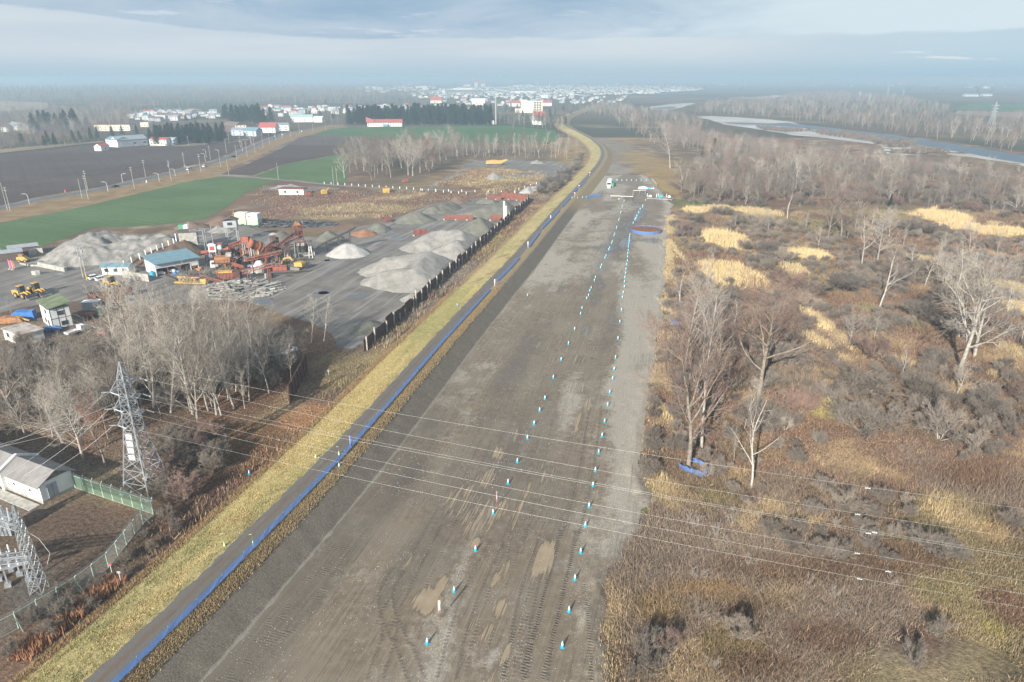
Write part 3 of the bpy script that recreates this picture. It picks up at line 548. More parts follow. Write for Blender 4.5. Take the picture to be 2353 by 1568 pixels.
sheet('gravel_bank', [CX(*p) for p in ((-10, 215), (130, 208), (165, 210), (60, 240), (-10, 255), (-140, 252), (-160, 235))], .05, m_bar, 4, 15); sheet('river', [CX(*p) for p in ((-10, 232), (40, 236), (0, 250), (-150, 250), (-120, 240))], .10, m_river, 2, 15)
sheet('gravel_bank', [CX(*p) for p in ((370, 172), (560, 172), (680, 155), (760, 160), (640, 178), (520, 180))], .06, m_bar, 4, 25, seed=4)
# ---------------------------------------------------------------- haze
m_haze, t = newmat('haze_air')
v = t.new('ShaderNodeVolumePrincipled'); v.inputs['Color'].default_value = (.485, .645, .77, 1); v.inputs['Density'].default_value = .00040
v.inputs['Anisotropy'].default_value = .1
t.out(None, v.outputs[0])
tag(MB().box(-11400, 11400, -11300, 11500, -1.4, 62.0).build('haze', m_haze), kind='stuff')

# ---------------------------------------------------------------- bare trees: every twig a tapering three-sided stick
def sticks(segs, n=3):
    a = np.array([s[0] for s in segs], float); b = np.array([s[1] for s in segs], float); r0 = np.array([s[2] for s in segs]); r1 = np.array([s[3] for s in segs])
    d = b - a; L = np.linalg.norm(d, axis=1, keepdims=True); d = d / np.maximum(L, 1e-6)
    h = np.where(np.abs(d[:, 2:3]) > .9, np.array([[1., 0, 0]]), np.array([[0, 0, 1.]])); x = np.cross(d, h); x /= np.linalg.norm(x, axis=1, keepdims=True); y = np.cross(d, x)
    q = np.linspace(0, 2 * math.pi, n, endpoint=False); ring = x[:, None] * np.cos(q)[None, :, None] + y[:, None] * np.sin(q)[None, :, None]
    V = np.concatenate([a[:, None] + ring * r0[:, None, None], b[:, None] + ring * r1[:, None, None]], 1).reshape(-1, 3)
    i = np.arange(n); f = np.stack([i, (i + 1) % n, n + (i + 1) % n, n + i], -1)
    return V, (np.arange(len(a)) * 2 * n)[:, None, None] + f[None]
def sticks_mesh(name, segs, n=3):
    V, F = sticks(segs, n); return np_mesh(name, V, F.reshape(-1, 4), smooth=True)
def grow(r, H_, r0, levels, out_t, out_c, lean=0., fork=0):
    """levels: per order (count per node, angle, length ratio, radius ratio, nodes, start, upward pull, wiggle)"""
    def br(p, d, L, rad, lv):
        cnt, angl, lr, rr, nodes, start, upw, wig = levels[min(lv, len(levels) - 1)]
        tip = .25 if lv else .18
        for i in range(nodes):
            d = (d + Vector((r.gauss(0, wig), r.gauss(0, wig), r.gauss(0, wig * .6) + upw))).normalized()
            q = p + d * (L / nodes); ra = rad * (1 - (1 - tip) * i / nodes); rb = rad * (1 - (1 - tip) * (i + 1) / nodes)
            (out_t if lv < 2 else out_c).append((tuple(p), tuple(q), max(ra, .012), max(rb, .009)))
            fr = (i + 1) / nodes
            if lv + 1 < len(levels) and fr > start:
                k = cnt if isinstance(cnt, int) else (int(cnt) + (r.random() < cnt % 1))
                for _ in range(k):
                    a = r.random() * 6.283; nl = levels[lv + 1]; th = r.gauss(angl, .16)
                    ax = d.cross(Vector((math.cos(a), math.sin(a), .3))).normalized()
                    nd = (d * math.cos(th) + ax * math.sin(th)).normalized()
                    br(q.copy(), nd, L * nl[2] * r.uniform(.7, 1.2) * (1.15 - .55 * fr if lv == 0 else 1.), rb * nl[3], lv + 1)
            p = q
    d = Vector((lean * r.uniform(.6, 1), lean * r.uniform(-.6, .6), 1)).normalized()
    if fork:
        for k in range(fork):
            a = 6.283 * k / fork + r.random(); sp_ = r.uniform(.15, .95); dd = Vector((math.cos(a) * sp_, math.sin(a) * sp_, 1)).normalized(); br(Vector((math.cos(a) * .1, math.sin(a) * .1, -.1)), dd, H_ * r.uniform(.8, 1), r0, 0)
    else: br(Vector((0, 0, -.15)), d, H_, r0, 0)
#            count angle  lr   rr  nodes start up wig
SPREAD = [(2.2, .82, 1., 1., 8, .18, .02, .05), (1.5, .62, .50, .62, 5, .2, .05, .13), (1.5, .6, .46, .58, 4, .2, .06, .14), (1.3, .55, .46, .6, 3, .2, .06, .17), (0, .5, .55, .7, 2, .1, .05, .2)]
UPRIGHT = [(2.1, .58, 1., 1., 12, .26, .02, .03), (1.4, .5, .27, .5, 4, .2, .11, .09), (1.3, .5, .45, .6, 3, .2, .1, .12), (.9, .5, .5, .7, 2, .1, .08, .15), (0, .5, .6, .7, 2, .1, .05, .2)]
GAUNT = [(1.5, .85, 1., 1., 8, .2, .02, .10), (1.3, .7, .40, .55, 5, .2, .08, .16), (1.2, .6, .45, .58, 3, .2, .08, .18), (1., .6, .5, .6, 2, .2, .06, .2), (0, .5, .6, .7, 2, .1, .05, .2)]
BUSH = [(2., .45, 1., 1., 5, .25, .0, .10), (2., .5, .52, .6, 4, .2, .04, .13), (1.8, .48, .5, .65, 3, .2, .05, .15), (0, .5, .6, .7, 2, .1, .03, .18)]
m_bark = pm('pale_bark', (.42, .39, .34), (.24, .215, .185), 2.2, .9, bump=.3, rand=.16); m_twig = pm('grey_twigs', (.43, .39, .335), (.32, .285, .24), .6, .95, rand=.18)
m_bark_d = pm('dark_bark', (.26, .22, .18), (.15, .125, .10), 2.2, .9, bump=.3, rand=.16); m_twig_d = pm('brown_twigs', (.222, .190, .158), (.155, .13, .106), .6, .95, rand=.18)
m_twig_r = pm('red_twigs', (.27, .182, .148), (.195, .135, .11), .6, .95, rand=.18); m_twig_m = pm('tan_twigs', (.31, .262, .215), (.225, .188, .152), .6, .95, rand=.18); m_white_bark = pm('white_birch_bark', (.52, .49, .44), (.34, .31, .275), 3.5, .85, rand=.1)
m_twig_rust = pm('rust_leaves', (.30, .12, .06), (.20, .085, .05), .8, .95, rand=.1)
PROTO = {}
def proto(kind, n, H_, r0, lv, bark, twig, lean=0., fork=0, crown='crown', name='bare_tree', cat='tree'):
    L = []
    for i in range(n):
        r = random.Random(hash((kind, i)) % 100000 if False else sum(map(ord, kind)) * 31 + i); T, C = [], []
        grow(r, H_, r0, lv, T, C, lean, fork)
        big = [s for s in T if s[2] > r0 * .12]; C += [s for s in T if s[2] <= r0 * .12]
        L.append((sticks_mesh('trunk', big, 6), sticks_mesh(crown, C, 3), bark, twig, H_, name, cat))
    PROTO[kind] = L
proto('spread', 4, 12.5, .30, SPREAD, m_bark, m_twig); proto('dark', 4, 12.5, .28, SPREAD, m_bark_d, m_twig_d); proto('red', 3, 13.5, .28, SPREAD, m_bark_d, m_twig_r)
proto('upright', 5, 17, .20, UPRIGHT, m_bark, m_twig, .08); proto('birch', 3, 15, .16, UPRIGHT, m_white_bark, m_twig, .18, name='birch_tree'); proto('gaunt', 3, 15, .24, GAUNT, m_white_bark, m_twig, .22)
proto('snag', 1, 10, .22, [(2, .5, 1., 1., 8, .3, .0, .07), (0, .6, .22, .3, 3, .3, .1, .15)], m_white_bark, m_twig, .05)
proto('bush', 6, 2.6, .05, BUSH, m_bark_d, m_twig_d, 0, 13, 'crown', 'shrub', 'shrub'); proto('bush_pale', 3, 2.8, .05, BUSH, m_bark, m_twig_m, 0, 9, 'crown', 'shrub', 'shrub'); proto('bush_red', 2, 2.6, .05, BUSH, m_bark_d, m_twig_r, 0, 10, 'crown', 'shrub', 'shrub')
proto('sapling', 3, 3.2, .03, [(2, .6, 1., 1., 6, .2, .02, .1), (2, .5, .42, .5, 3, .2, .06, .14), (0, .5, .5, .6, 2, .1, .05, .2)], m_bark, m_twig, 0, 3, 'crown', 'sapling', 'young tree')
proto('rustleaf', 1, 12.5, .28, SPREAD, m_bark_d, m_twig_rust)
# conifers: whorls of drooping boughs carrying many needle sprays
m_needle, t = newmat('needles'); vec = t.new('ShaderNodeTexCoord').outputs['Object']; rn = t.new('ShaderNodeObjectInfo').outputs['Random']
c = t.mix(t.mapr(t.noise(vec, 1.1, 4, .6), .35, .65), (.024, .042, .026), (.055, .085, .045)); c = t.mix(t.math('MULTIPLY', rn, .45), c, (.05, .062, .045)); t.out(t.bsdf(c, .9, spec=.15))
def conifer(i, H_, wid, bare):
    r = random.Random(900 + i); V = []; F = []
    z = bare * H_
    while z < H_ * .99:
        fr = (z - bare * H_) / (H_ * (1 - bare)); L = wid * (1 - fr) ** .8 * r.uniform(.75, 1.1) + .15
        for k in range(9):
            a = r.random() * 6.283; l = L * r.uniform(.6, 1.1)
            for j in range(6):
                f = (j + .6) / 6; c = Vector((math.cos(a) * l * f, math.sin(a) * l * f, z - l * f * f * .38 + r.gauss(0, .12)))
                for _ in range(2):
                    w = .34 * r.uniform(.7, 1.3); dd = Vector((math.cos(a + r.gauss(0, .9)), math.sin(a + r.gauss(0, .9)), r.gauss(-.15, .3))) * w * 1.7; sd = dd.cross(Vector((r.gauss(0, .4), r.gauss(0, .4), 1))).normalized() * w * .55
                    b = len(V); V += [c - dd * .3 - sd, c - dd * .3 + sd, c + dd]; F.append((b, b + 1, b + 2))
        z += H_ * .032 * r.uniform(.7, 1.3)
    T = [((0, 0, -.2), (0, 0, H_ * .5), .2, .12), ((0, 0, H_ * .5), (0, 0, H_), .12, .02)]
    return (sticks_mesh('trunk', T, 6), np_mesh('crown', np.array(V), np.array(F)), m_bark_d, m_needle, H_, 'conifer_tree', 'conifer')
PROTO['conifer'] = [conifer(0, 14, 2.7, .12), conifer(1, 13, 2.3, .08), conifer(2, 15, 2.6, .18), conifer(3, 14, 3.0, .1)]; PROTO['pine'] = [conifer(5, 12, 4.2, .22), conifer(6, 13, 4.6, .25)]
TP = {}
def tree(kind, p, h, label, group=None, width=1., name=None, i=None, rz=None):
    i = random.randrange(len(PROTO[kind])) if i is None else i % len(PROTO[kind])
    T, C, bk, tw, H_, nm, cat = PROTO[kind][i]; nm = name or nm; s = h / H_
    if len(T.materials) == 0: T.materials.append(bk); C.materials.append(tw)
    e = thing(nm, label, cat, (p.x, p.y, p.z), random.uniform(0, 6.283) if rz is None else rz, group); wv = random.uniform(.8, 1.25) if cat == 'shrub' else random.uniform(.93, 1.08); e.scale = (s * width * wv, s * width / wv, s)
    for me, n_ in ((T, 'trunk'), (C, C.name.split('.')[0])):
        o = bpy.data.objects.new(n_, me); COL.objects.link(o); o.parent = e
    return e
def inpoly(x, y, P):
    c = False; j = len(P) - 1
    for i in range(len(P)):
        if (P[i][1] > y) != (P[j][1] > y) and x < (P[j][0] - P[i][0]) * (y - P[i][1]) / (P[j][1] - P[i][1]) + P[i][0]: c = not c
        j = i
    return c
def scatter(poly, n, gap, seed=0, tries=60):
    P = [at(*p) for p in poly]; P = [(p.x, p.y) for p in P]; r = random.Random(seed + 5); xs = [p[0] for p in P]; ys_ = [p[1] for p in P]; out = []; cell = {}
    for _ in range(n * tries):
        if len(out) >= n: break
        x = r.uniform(min(xs), max(xs)); y = r.uniform(min(ys_), max(ys_))
        if not inpoly(x, y, P): continue
        g = (int(x // gap), int(y // gap))
        if any((x - a) ** 2 + (y - b) ** 2 < gap * gap for i in (-1, 0, 1) for j in (-1, 0, 1) for a, b in cell.get((g[0] + i, g[1] + j), ())): continue
        cell.setdefault(g, []).append((x, y)); out.append(Vector((x, y, 0)))
    return out
# ---- trees that stand out, each placed by its foot and measured by its tip
def T_(kind, K_, foot, top, label, width=1., i=None, rz=None, name=None):
    f = K_(*foot); p = atg(*f); tp = K_(*top)[1]; h = max(1.5, zat(p.y, tp) - p.z); return tree(kind, p, h * 1.02, label, None, width * 1.08, name, i, rz)
T_('gaunt', CQ, (1310, 545), (1320, 240), 'white forked leafless tree standing beside the rust weed flat above the gold reeds', .7, 0)
T_('gaunt', CQ, (1425, 775), (1500, 430), 'pale leafless tree with thick trunk leaning over green grass clearing', 1., 1, 0)
T_('spread', CQ, (1900, 1155), (1960, 540), 'largest pale grey spreading tree with dense white twigs in open weeds', .85, 0)
T_('spread', CQ, (1985, 1075), (2150, 600), 'big pale leafless tree just behind the largest spreading tree', .85, 1)
T_('red', CQ, (705, 1300), (740, 690), 'broad reddish-brown tree with low spreading limbs near the yard edge', .95, 0)
T_('upright', CQ, (250, 1215), (310, 620), 'tall slim pale tree at the yard edge, above the blue net tree', 1.1, 0)
T_('spread', CQ, (390, 1010), (430, 720), 'smaller pale tree between the slim pale tree and the broad reddish tree', .9, 2)
T_('red', lambda x, y: (x, y), (1582, 1073), (1600, 790), 'tall reddish tree with bare trunk ringed by blue netting', .85, 1)
T_('upright', CR, (565, 260), (640, -560), 'tall thin leafless tree right behind the tree ringed by blue netting', .9, 2)
T_('gaunt', CR, (838, 492), (1010, 10), 'white leaning dead tree with few long limbs beside the blue netting tree', .8, 2, 0)
T_('upright', CR, (740, 365), (745, 180), 'thin young pale tree with straight stem near the leaning dead tree', .6, 3)
T_('snag', CQ, (875, 252), (895, 100), 'small white broken dead stem standing alone by pale straw grass', .9, 0)
T_('red', CQ, (1115, 375), (1130, 80), 'dark reddish tree at the left end of the reddish clump', .85, 2); T_('dark', CQ, (1192, 378), (1250, 60), 'tall dark leafless tree in the middle of the reddish clump', .8, 0); T_('red', CQ, (1275, 330), (1330, 110), 'reddish leafless tree at the rear of the reddish clump', .9, 0); T_('spread', CQ, (1410, 500), (1440, 270), 'pale leafless tree beside the white forked tree', .9, 3)
T_('upright', CQ, (1690, 660), (1700, 390), 'pale fine-twigged tree in front of a straw patch, midway in the weeds', 1.1, 1); T_('gaunt', CQ, (1870, 690), (1910, 390), 'dark-footed gaunt tree with two upright limbs above the largest spreading tree', .9, 0)
T_('upright', CE, (40, 682), (60, 410), 'tall pale tree standing alone at the far end of the muddy yard', 1.3, 4)
T_('conifer', CE, (325, 592), (325, 488), 'small dark green conifer beside the lone pale tree', 1.2, 1); T_('conifer', CE, (248, 612), (248, 562), 'tiny green conifer beside the small dark conifer', 1.6, 0); T_('conifer', CE, (1475, 935), (1470, 850), 'yellow-green conifer at the front of the grey wood', 1.1, 2)
T_('conifer', CE, (830, 760), (840, 640), 'green conifer half hidden among grey trees of the river wood', 1.1, 3)
for f, tp, lb in [((960, 795), (970, 610), 'white-limbed tree in the middle of the grey river wood'), ((860, 818), (900, 605), 'pale tall tree left of the white-limbed tree in the river wood'), ((1230, 735), (1240, 630), 'white forked tree deep in the grey river wood'), ((1640, 690), (1640, 585), 'white tree close to the gravel bank of the river'), ((2080, 850), (2130, 640), 'tall pale tree towards the river bend in the grey wood'), ((1165, 730), (1200, 560), 'tall slim white tree leaning in the grey river wood')]:
    T_('spread' if 'forked' in lb or 'limbed' in lb else 'upright', CE, f, tp, lb, .95)
# left wood
for f, tp, lb, kd in [((1000, 1170), (975, 830), 'solitary pale tree with straight trunk in front of the container pile', 'upright'), ((2130, 1250), (2125, 975), 'pale twin-stem birch by the end of the rust fence', 'birch'), ((2215, 1240), (2200, 1000), 'fine twigged birch beside the twin-stem birch', 'birch'), ((80, 1050), (100, 940), 'thin bare tree behind the blue tarpaulin shed', 'upright')]:
    T_(kd, C0, f, tp, lb, 1.2)
for f, tp, lb, kd, w in [((60, 340), (90, -30), 'dark heavy bare tree at the photo edge above the substation building', 'dark', .8), ((925, 395), (915, 60), 'dark trunk tree at the front of the birch stand near the pylon', 'dark', .8), ((375, 475), (300, 210), 'pale bushy tree behind the substation building', 'spread', .8), ((240, 415), (170, 240), 'leaning white birch behind the substation building', 'birch', .8)]:
    T_(kd, C1, f, tp, lb, w)
for i, (fx, fy, ty) in enumerate([(1025, 330, 20), (1085, 300, -60), (965, 310, -60), (895, 325, -80), (1060, 260, -120), (790, 320, -60), (700, 240, -200), (620, 220, -240), (860, 250, -200), (930, 210, -200), (1000, 180, -220), (1130, 240, -120), (560, 150, -300), (760, 130, -280), (840, 100, -300), (900, 90, -300), (980, 90, -280), (1080, 120, -220), (1180, 150, -180), (660, 60, -330), (1240, 120, -150), (1150, 40, -230)]):
    p = atg(*C1(fx, fy)); h = min(19, max(10, zat(p.y, C1(fx, max(ty, -215))[1])))
    tree(('upright', 'birch', 'upright', 'spread')[i % 4], p, h, 'pale leafless tree in the stand between the pylon and the gravel yard', 'stand of pale trees between pylon and gravel yard', 1.15 if i % 4 < 3 else .8)
lw = [(0, 862), (180, 858), (330, 840), (420, 800), (560, 790), (640, 800), (690, 830), (670, 890), (600, 930), (500, 960), (300, 960), (270, 1010), (180, 1060), (60, 1010), (-40, 1010), (-60, 870)]
for i, p in enumerate(scatter(lw, 105, 3.6, 3)):
    k = ('upright', 'spread', 'birch', 'dark', 'upright', 'spread', 'upright')[i % 7]; tree(k, p, random.uniform(6, 9.5 if p.y > 128 else 13), 'bare tree in the brown wood below the gravel yard and its sheds', 'bare trees in the wood below the gravel yard', 1.1, name='woodland_tree')
for i, p in enumerate(scatter([(0, 800), (170, 800), (330, 790), (420, 770), (650, 780), (700, 830), (640, 900), (300, 950), (100, 1000), (-40, 1000)], 60, 4, 4)): tree('bush', p, random.uniform(2.2, 4), 'low brown shrub under the bare trees of the wood', 'shrubs under the wood below the gravel yard', random.uniform(.8, 1.1))
for i, p in enumerate(scatter([(380, 1010), (480, 980), (520, 1060), (470, 1110), (420, 1190), (385, 1180), (370, 1120)], 16, 2.4, 5)): tree('bush' if i % 2 else 'bush_red', p, random.uniform(2.2, 3.6), 'grey-brown shrub beside the foot of the lattice pylon', 'shrubs beside the pylon foot', 1)
for i, p in enumerate(scatter([(60, 1420), (140, 1380), (260, 1300), (330, 1225), (400, 1180), (420, 1215), (330, 1300), (180, 1430), (100, 1480), (0, 1540), (-10, 1470)], 13, 3., 6)): tree('bush', p, random.uniform(1.0, 2.0), 'low brown shrub in the ditch outside the substation fence', 'shrubs in the ditch outside the substation fence', 1)
T_('rustleaf', C1, (490, 570), (480, 330), 'rust-red leaved young tree behind the substation near the pylon', .8)
# centre clump and treelines
for i, p in enumerate(scatter([(790, 415), (830, 418), (900, 412), (980, 402), (1040, 380), (1075, 352), (1000, 348), (920, 360), (830, 372), (795, 385)], 62, 4.6, 7)):
    tree(('dark', 'spread', 'dark', 'upright')[i % 4], p, random.uniform(13, 18), 'bare grey tree in the clump on the edge of the wheat field', 'bare trees in the clump on the wheat field edge', .95, name='field_edge_tree')
tree('rustleaf', at(986, 395), 19, 'tall red-brown tree standing out of the grey field clump', None, .75)
for i, p in enumerate(scatter([(1060, 362), (1130, 364), (1230, 366), (1320, 368), (1330, 352), (1250, 345), (1130, 350), (1070, 352)], 55, 4.4, 8)):
    tree(('upright', 'birch', 'dark', 'upright')[i % 4], p, random.uniform(9, 15), 'slim bare tree in the row behind the round gravel pond', 'bare trees in the row behind the gravel pond', 1.1, name='row_tree')
for i, p in enumerate(scatter([(1240, 440), (1290, 405), (1325, 375), (1338, 360), (1325, 395), (1275, 440), (1240, 455)], 24, 3.4, 9)): tree('bush', p, random.uniform(2.2, 4.5), 'brown shrub between the gravel track and the levee', 'shrubs between gravel track and levee', 1)
def con_rows(poly, n, gap, h, lb, grp, seed, kind='conifer', w=1.1):
    for p in scatter(poly, n, gap, seed): tree(kind, p, h * random.uniform(.82, 1.12), lb, grp, w)
con_rows([(800, 291), (815, 288), (1000, 287), (1128, 287), (1128, 276), (1000, 276), (800, 280)], 150, 4.0, 23, 'dark conifer in the long windbreak behind the far wheat field', 'conifers in the windbreak behind the far wheat field', 1, w=1.5)
con_rows([(360, 330), (420, 334), (470, 334), (525, 322), (515, 312), (440, 318), (350, 316)], 60, 4, 15, 'dark conifer in the windbreak behind the long grey barn', 'conifers in the windbreak behind the grey barn', 2, w=1.5)
con_rows([(500, 290), (545, 296), (600, 296), (640, 288), (600, 276), (520, 276)], 20, 9, 24, 'tall dark tree between the town and the road', 'tall dark trees between town and road', 3, 'pine')
con_rows([(70, 302), (190, 302), (190, 292), (80, 292)], 12, 10, 22, 'tall dark tree beside the black solar field', 'tall dark trees beside the solar field', 4, 'pine')
con_rows([(10, 345), (80, 342), (200, 332), (235, 322), (330, 316), (330, 308), (200, 320), (20, 335)], 14, 9, 13, 'dark round tree in the hedge behind the brown field', 'dark trees in the hedge behind the brown field', 5, 'pine', .8)
for i, p in enumerate(scatter([(-40, 350), (0, 350), (100, 341), (200, 331), (235, 322), (200, 318), (0, 332), (-40, 334)], 45, 5, 11)): tree(('dark', 'red', 'dark')[i % 3], p, random.uniform(8, 12), 'bare brown tree in the hedge behind the brown field', 'bare trees in the hedge behind the brown field', 1.1, name='hedge_tree')
for p in (CB(1850, 790), CB(1780, 760)): tree('pine', at(*p), 15, 'dark tree shading the white farmhouse beside the barn', 'dark trees at the white farmhouse', 1.)
con_rows([(1235, 286), (1300, 296), (1300, 288), (1240, 280)], 8, 8, 14, 'dark conifer near the red roofed house by the levee', 'conifers near the red roofed house', 6)
for i, p in enumerate(scatter([(1140, 290), (1190, 300), (1290, 302), (1300, 285), (1200, 276), (1140, 280)], 34, 8, 12)): tree(('upright', 'dark')[i % 2], p, random.uniform(9, 15), 'bare tree in the thicket before the tall cream building', 'bare trees in the thicket before the cream building', 1.2, name='thicket_tree')
for i, (x, y, h) in enumerate([(560, 320, 6), (760, 330, 7), (980, 330, 7), (1060, 420, 8), (1230, 380, 9), (1370, 330, 10), (1480, 360, 9), (1560, 420, 8), (1620, 540, 8), (1500, 640, 8), (1760, 560, 9), (1800, 700, 10), (2060, 700, 11), (2180, 820, 9), (2240, 620, 9), (2120, 460, 8), (1960, 420, 8), (420, 560, 6), (560, 900, 8), (470, 1120, 9), (780, 980, 7), (1240, 1000, 7), (1390, 960, 6), (1560, 1180, 6), (340, 1420, 11), (620, 1500, 9), (1880, 1300, 6), (2260, 1000, 8), (240, 760, 9), (300, 1080, 10)]):
    tree(('upright', 'spread', 'upright', 'gaunt', 'red')[i % 5], atg(*CQ(x, y)), h, 'thin bare tree standing loosely among weeds between yard and river wood', 'thin trees on the weed flat', 1.1, name='thin_tree')
# right flat: named shrubs (place in photo, half width there)
sh = [(480, 240, 50), (610, 300, 60), (720, 310, 80), (330, 285, 70), (260, 345, 60), (620, 440, 50), (740, 470, 60), (860, 510, 60), (690, 520, 45), (870, 660, 110), (1200, 690, 140), (1030, 710, 70), (1320, 650, 70), (1650, 850, 100), (1370, 1080, 115), (1290, 1310, 190), (1690, 1370, 115), (1140, 1350, 90), (1330, 1520, 190), (930, 1420, 120), (640, 1480, 100), (2050, 1420, 120), (1380, 930, 70), (1510, 860, 50), (1240, 940, 70), (560, 760, 90), (860, 1130, 120), (330, 960, 70), (430, 1230, 90), (2120, 600, 60), (1690, 350, 70), (1580, 330, 60), (1900, 960, 110), (1760, 1120, 80), (2230, 1330, 70), (1560, 640, 70), (480, 1000, 80), (1000, 790, 60), (1850, 760, 120), (2080, 900, 100)]
for i, (x, y, w) in enumerate(sh):
    p = atg(*CQ(x, y)); hw = w / 2.585 * mpp(p); k = ('bush', 'bush', 'bush_pale', 'bush', 'bush_red')[i % 5]; h = min(4.2, hw * random.uniform(.9, 1.3)); tree(k, p, h, 'grey twiggy dome-shaped shrub in the weeds between the yard and the river wood', 'dome shaped shrubs on the weed flat', hw / h * 1.3)
for i, (x, y, w, kd, lb) in enumerate([(1360, 620, 90, 'bush_pale', 'fan shaped grey shrub just above the power lines'), (1840, 850, 130, 'bush', 'wide airy shrub crossed by the double power line'), (1880, 220, 140, 'bush_pale', 'pale many-stemmed shrub beside straw grass'), (655, 780, 60, 'sapling', 'pale sapling below the lower power lines near the yard'), (530, 1005, 45, 'sapling', 'thin pinkish sapling on the brown bank beside the yard'), (1165, 1030, 35, 'sapling', 'tiny white stemmed sapling under the lowest wire'), (1285, 1110, 45, 'sapling', 'pinkish sapling just below the lowest wire'), (770, 1330, 100, 'bush_pale', 'fallen-looking pale shrub with long white stems near the bottom'), (1870, 1310, 75, 'bush_pale', 'light grey shrub near the green grass strip'), (1740, 1460, 90, 'bush_pale', 'pale upright shrub close to the bottom edge of the weeds'), (620, 1500, 45, 'sapling', 'whitish low shrub beside the dark brushwood'), (1640, 1220, 35, 'sapling', 'little pale sapling in the open brown grass'), (1345, 1185, 28, 'sapling', 'smallest pale sapling in the open brown grass'), (830, 925, 35, 'sapling', 'white stemmed sapling between the two lowest wires'), (550, 1210, 35, 'sapling', 'thin sapling on straw coloured grass near the yard bank'), (250, 1480, 150, 'bush', 'large dark tangled brushwood at the bottom beside the muddy yard'), (360, 1400, 90, 'bush_red', 'dark reddish brushwood joined to the large tangled brushwood'), (1620, 1050, 40, 'sapling', 'pale shoot cluster beside the lowest wire'), (1230, 510, 70, 'bush_pale', 'low pale shrub beside straw tufts above the top wire'), (520, 720, 50, 'sapling', 'bare sapling between the two upper wires near the yard'), (730, 690, 45, 'sapling', 'pink-grey sapling in the tangle below the dead leaning tree'), (2090, 260, 70, 'bush_pale', 'thin grey shrub above the top power line'), (1470, 800, 60, 'sapling', 'faint grey sapling by the double power line')]):
    p = atg(*CR(x, y)); hw = w / 2.415 * mpp(p); h = min(hw * (1.2 if kd != 'sapling' else 2.1), 2.6 if p.y < 85 else 9); tree(kd, p, h, lb, None, hw / h * 1.2 if kd != 'sapling' else 1)
# river wood
rw = [(1568, 455), (1560, 415), (1600, 400), (1640, 360), (1540, 335), (1520, 300), (1600, 308), (1700, 332), (1850, 356), (2000, 378), (2150, 398), (2353, 428), (2420, 434), (2420, 520), (2353, 500), (2250, 485), (2100, 470), (1960, 470), (1880, 455), (1800, 462), (1740, 475), (1640, 470)]
spots = scatter(rw, 640, 5.2, 13); spots.sort(key=lambda p: p.length)
def rwk(i): return ('dark', 'spread', 'dark', 'dark', 'red', 'dark', 'upright')[i % 7]
for i, p in enumerate(spots[:270]): tree(rwk(i), p, random.uniform(6.5, 11.5), 'bare grey tree in the wide wood between the reed meadow and the river', 'bare trees of the river wood', 1.1, name='river_wood_tree')
for i, p in enumerate(scatter([(1570, 470), (1760, 480), (1900, 470), (2100, 480), (2353, 510), (2353, 440), (1900, 420), (1570, 430)], 90, 5, 14)): tree(('bush', 'bush_red', 'bush')[i % 3], p, random.uniform(2.5, 4.5), 'brown shrub at the front of the river wood', 'shrubs at the front of the river wood', 1.1, name='wood_edge_shrub')
# farther woods: single masses, instanced from tree meshes
def joined(kind, i, keep=.5):
    T, C, bk, tw, H_, *_ = PROTO[kind][i % len(PROTO[kind])]; nm = 'wood_tree'
    a = [np.zeros(len(m.vertices) * 3, np.float32) for m in (T, C)]; T.vertices.foreach_get('co', a[0]); C.vertices.foreach_get('co', a[1])
    fs = []
    for m in (T, C):
        k = len(m.polygons[0].vertices); f = np.zeros(len(m.polygons) * k, np.int32); m.polygons.foreach_get('vertices', f); fs.append(f.reshape(-1, k))
    r = np.random.default_rng(i); nt = len(fs[0]); fc = fs[1]
    if fc.shape[1] == 4: g = r.random(len(fc) // 3) < keep; fc = fc[np.repeat(g, 3)]
    V = np.concatenate([a[0].reshape(-1, 3), a[1].reshape(-1, 3)]) / H_
    F0 = fs[0]; F1 = fc + len(a[0]) // 3
    if F1.shape[1] == 3: F1 = np.c_[F1, F1[:, 2:]][:, :3]; F0 = np.r_[F0[:, [0, 1, 2]], F0[:, [0, 2, 3]]]; nt = len(F0)
    F = np.r_[F0, F1]; me = np_mesh(nm, V, F); me.materials.append(bk); me.materials.append(tw)
    me.polygons.foreach_set('material_index', np.r_[np.zeros(nt, np.int32), np.ones(len(F1), np.int32)]); return me
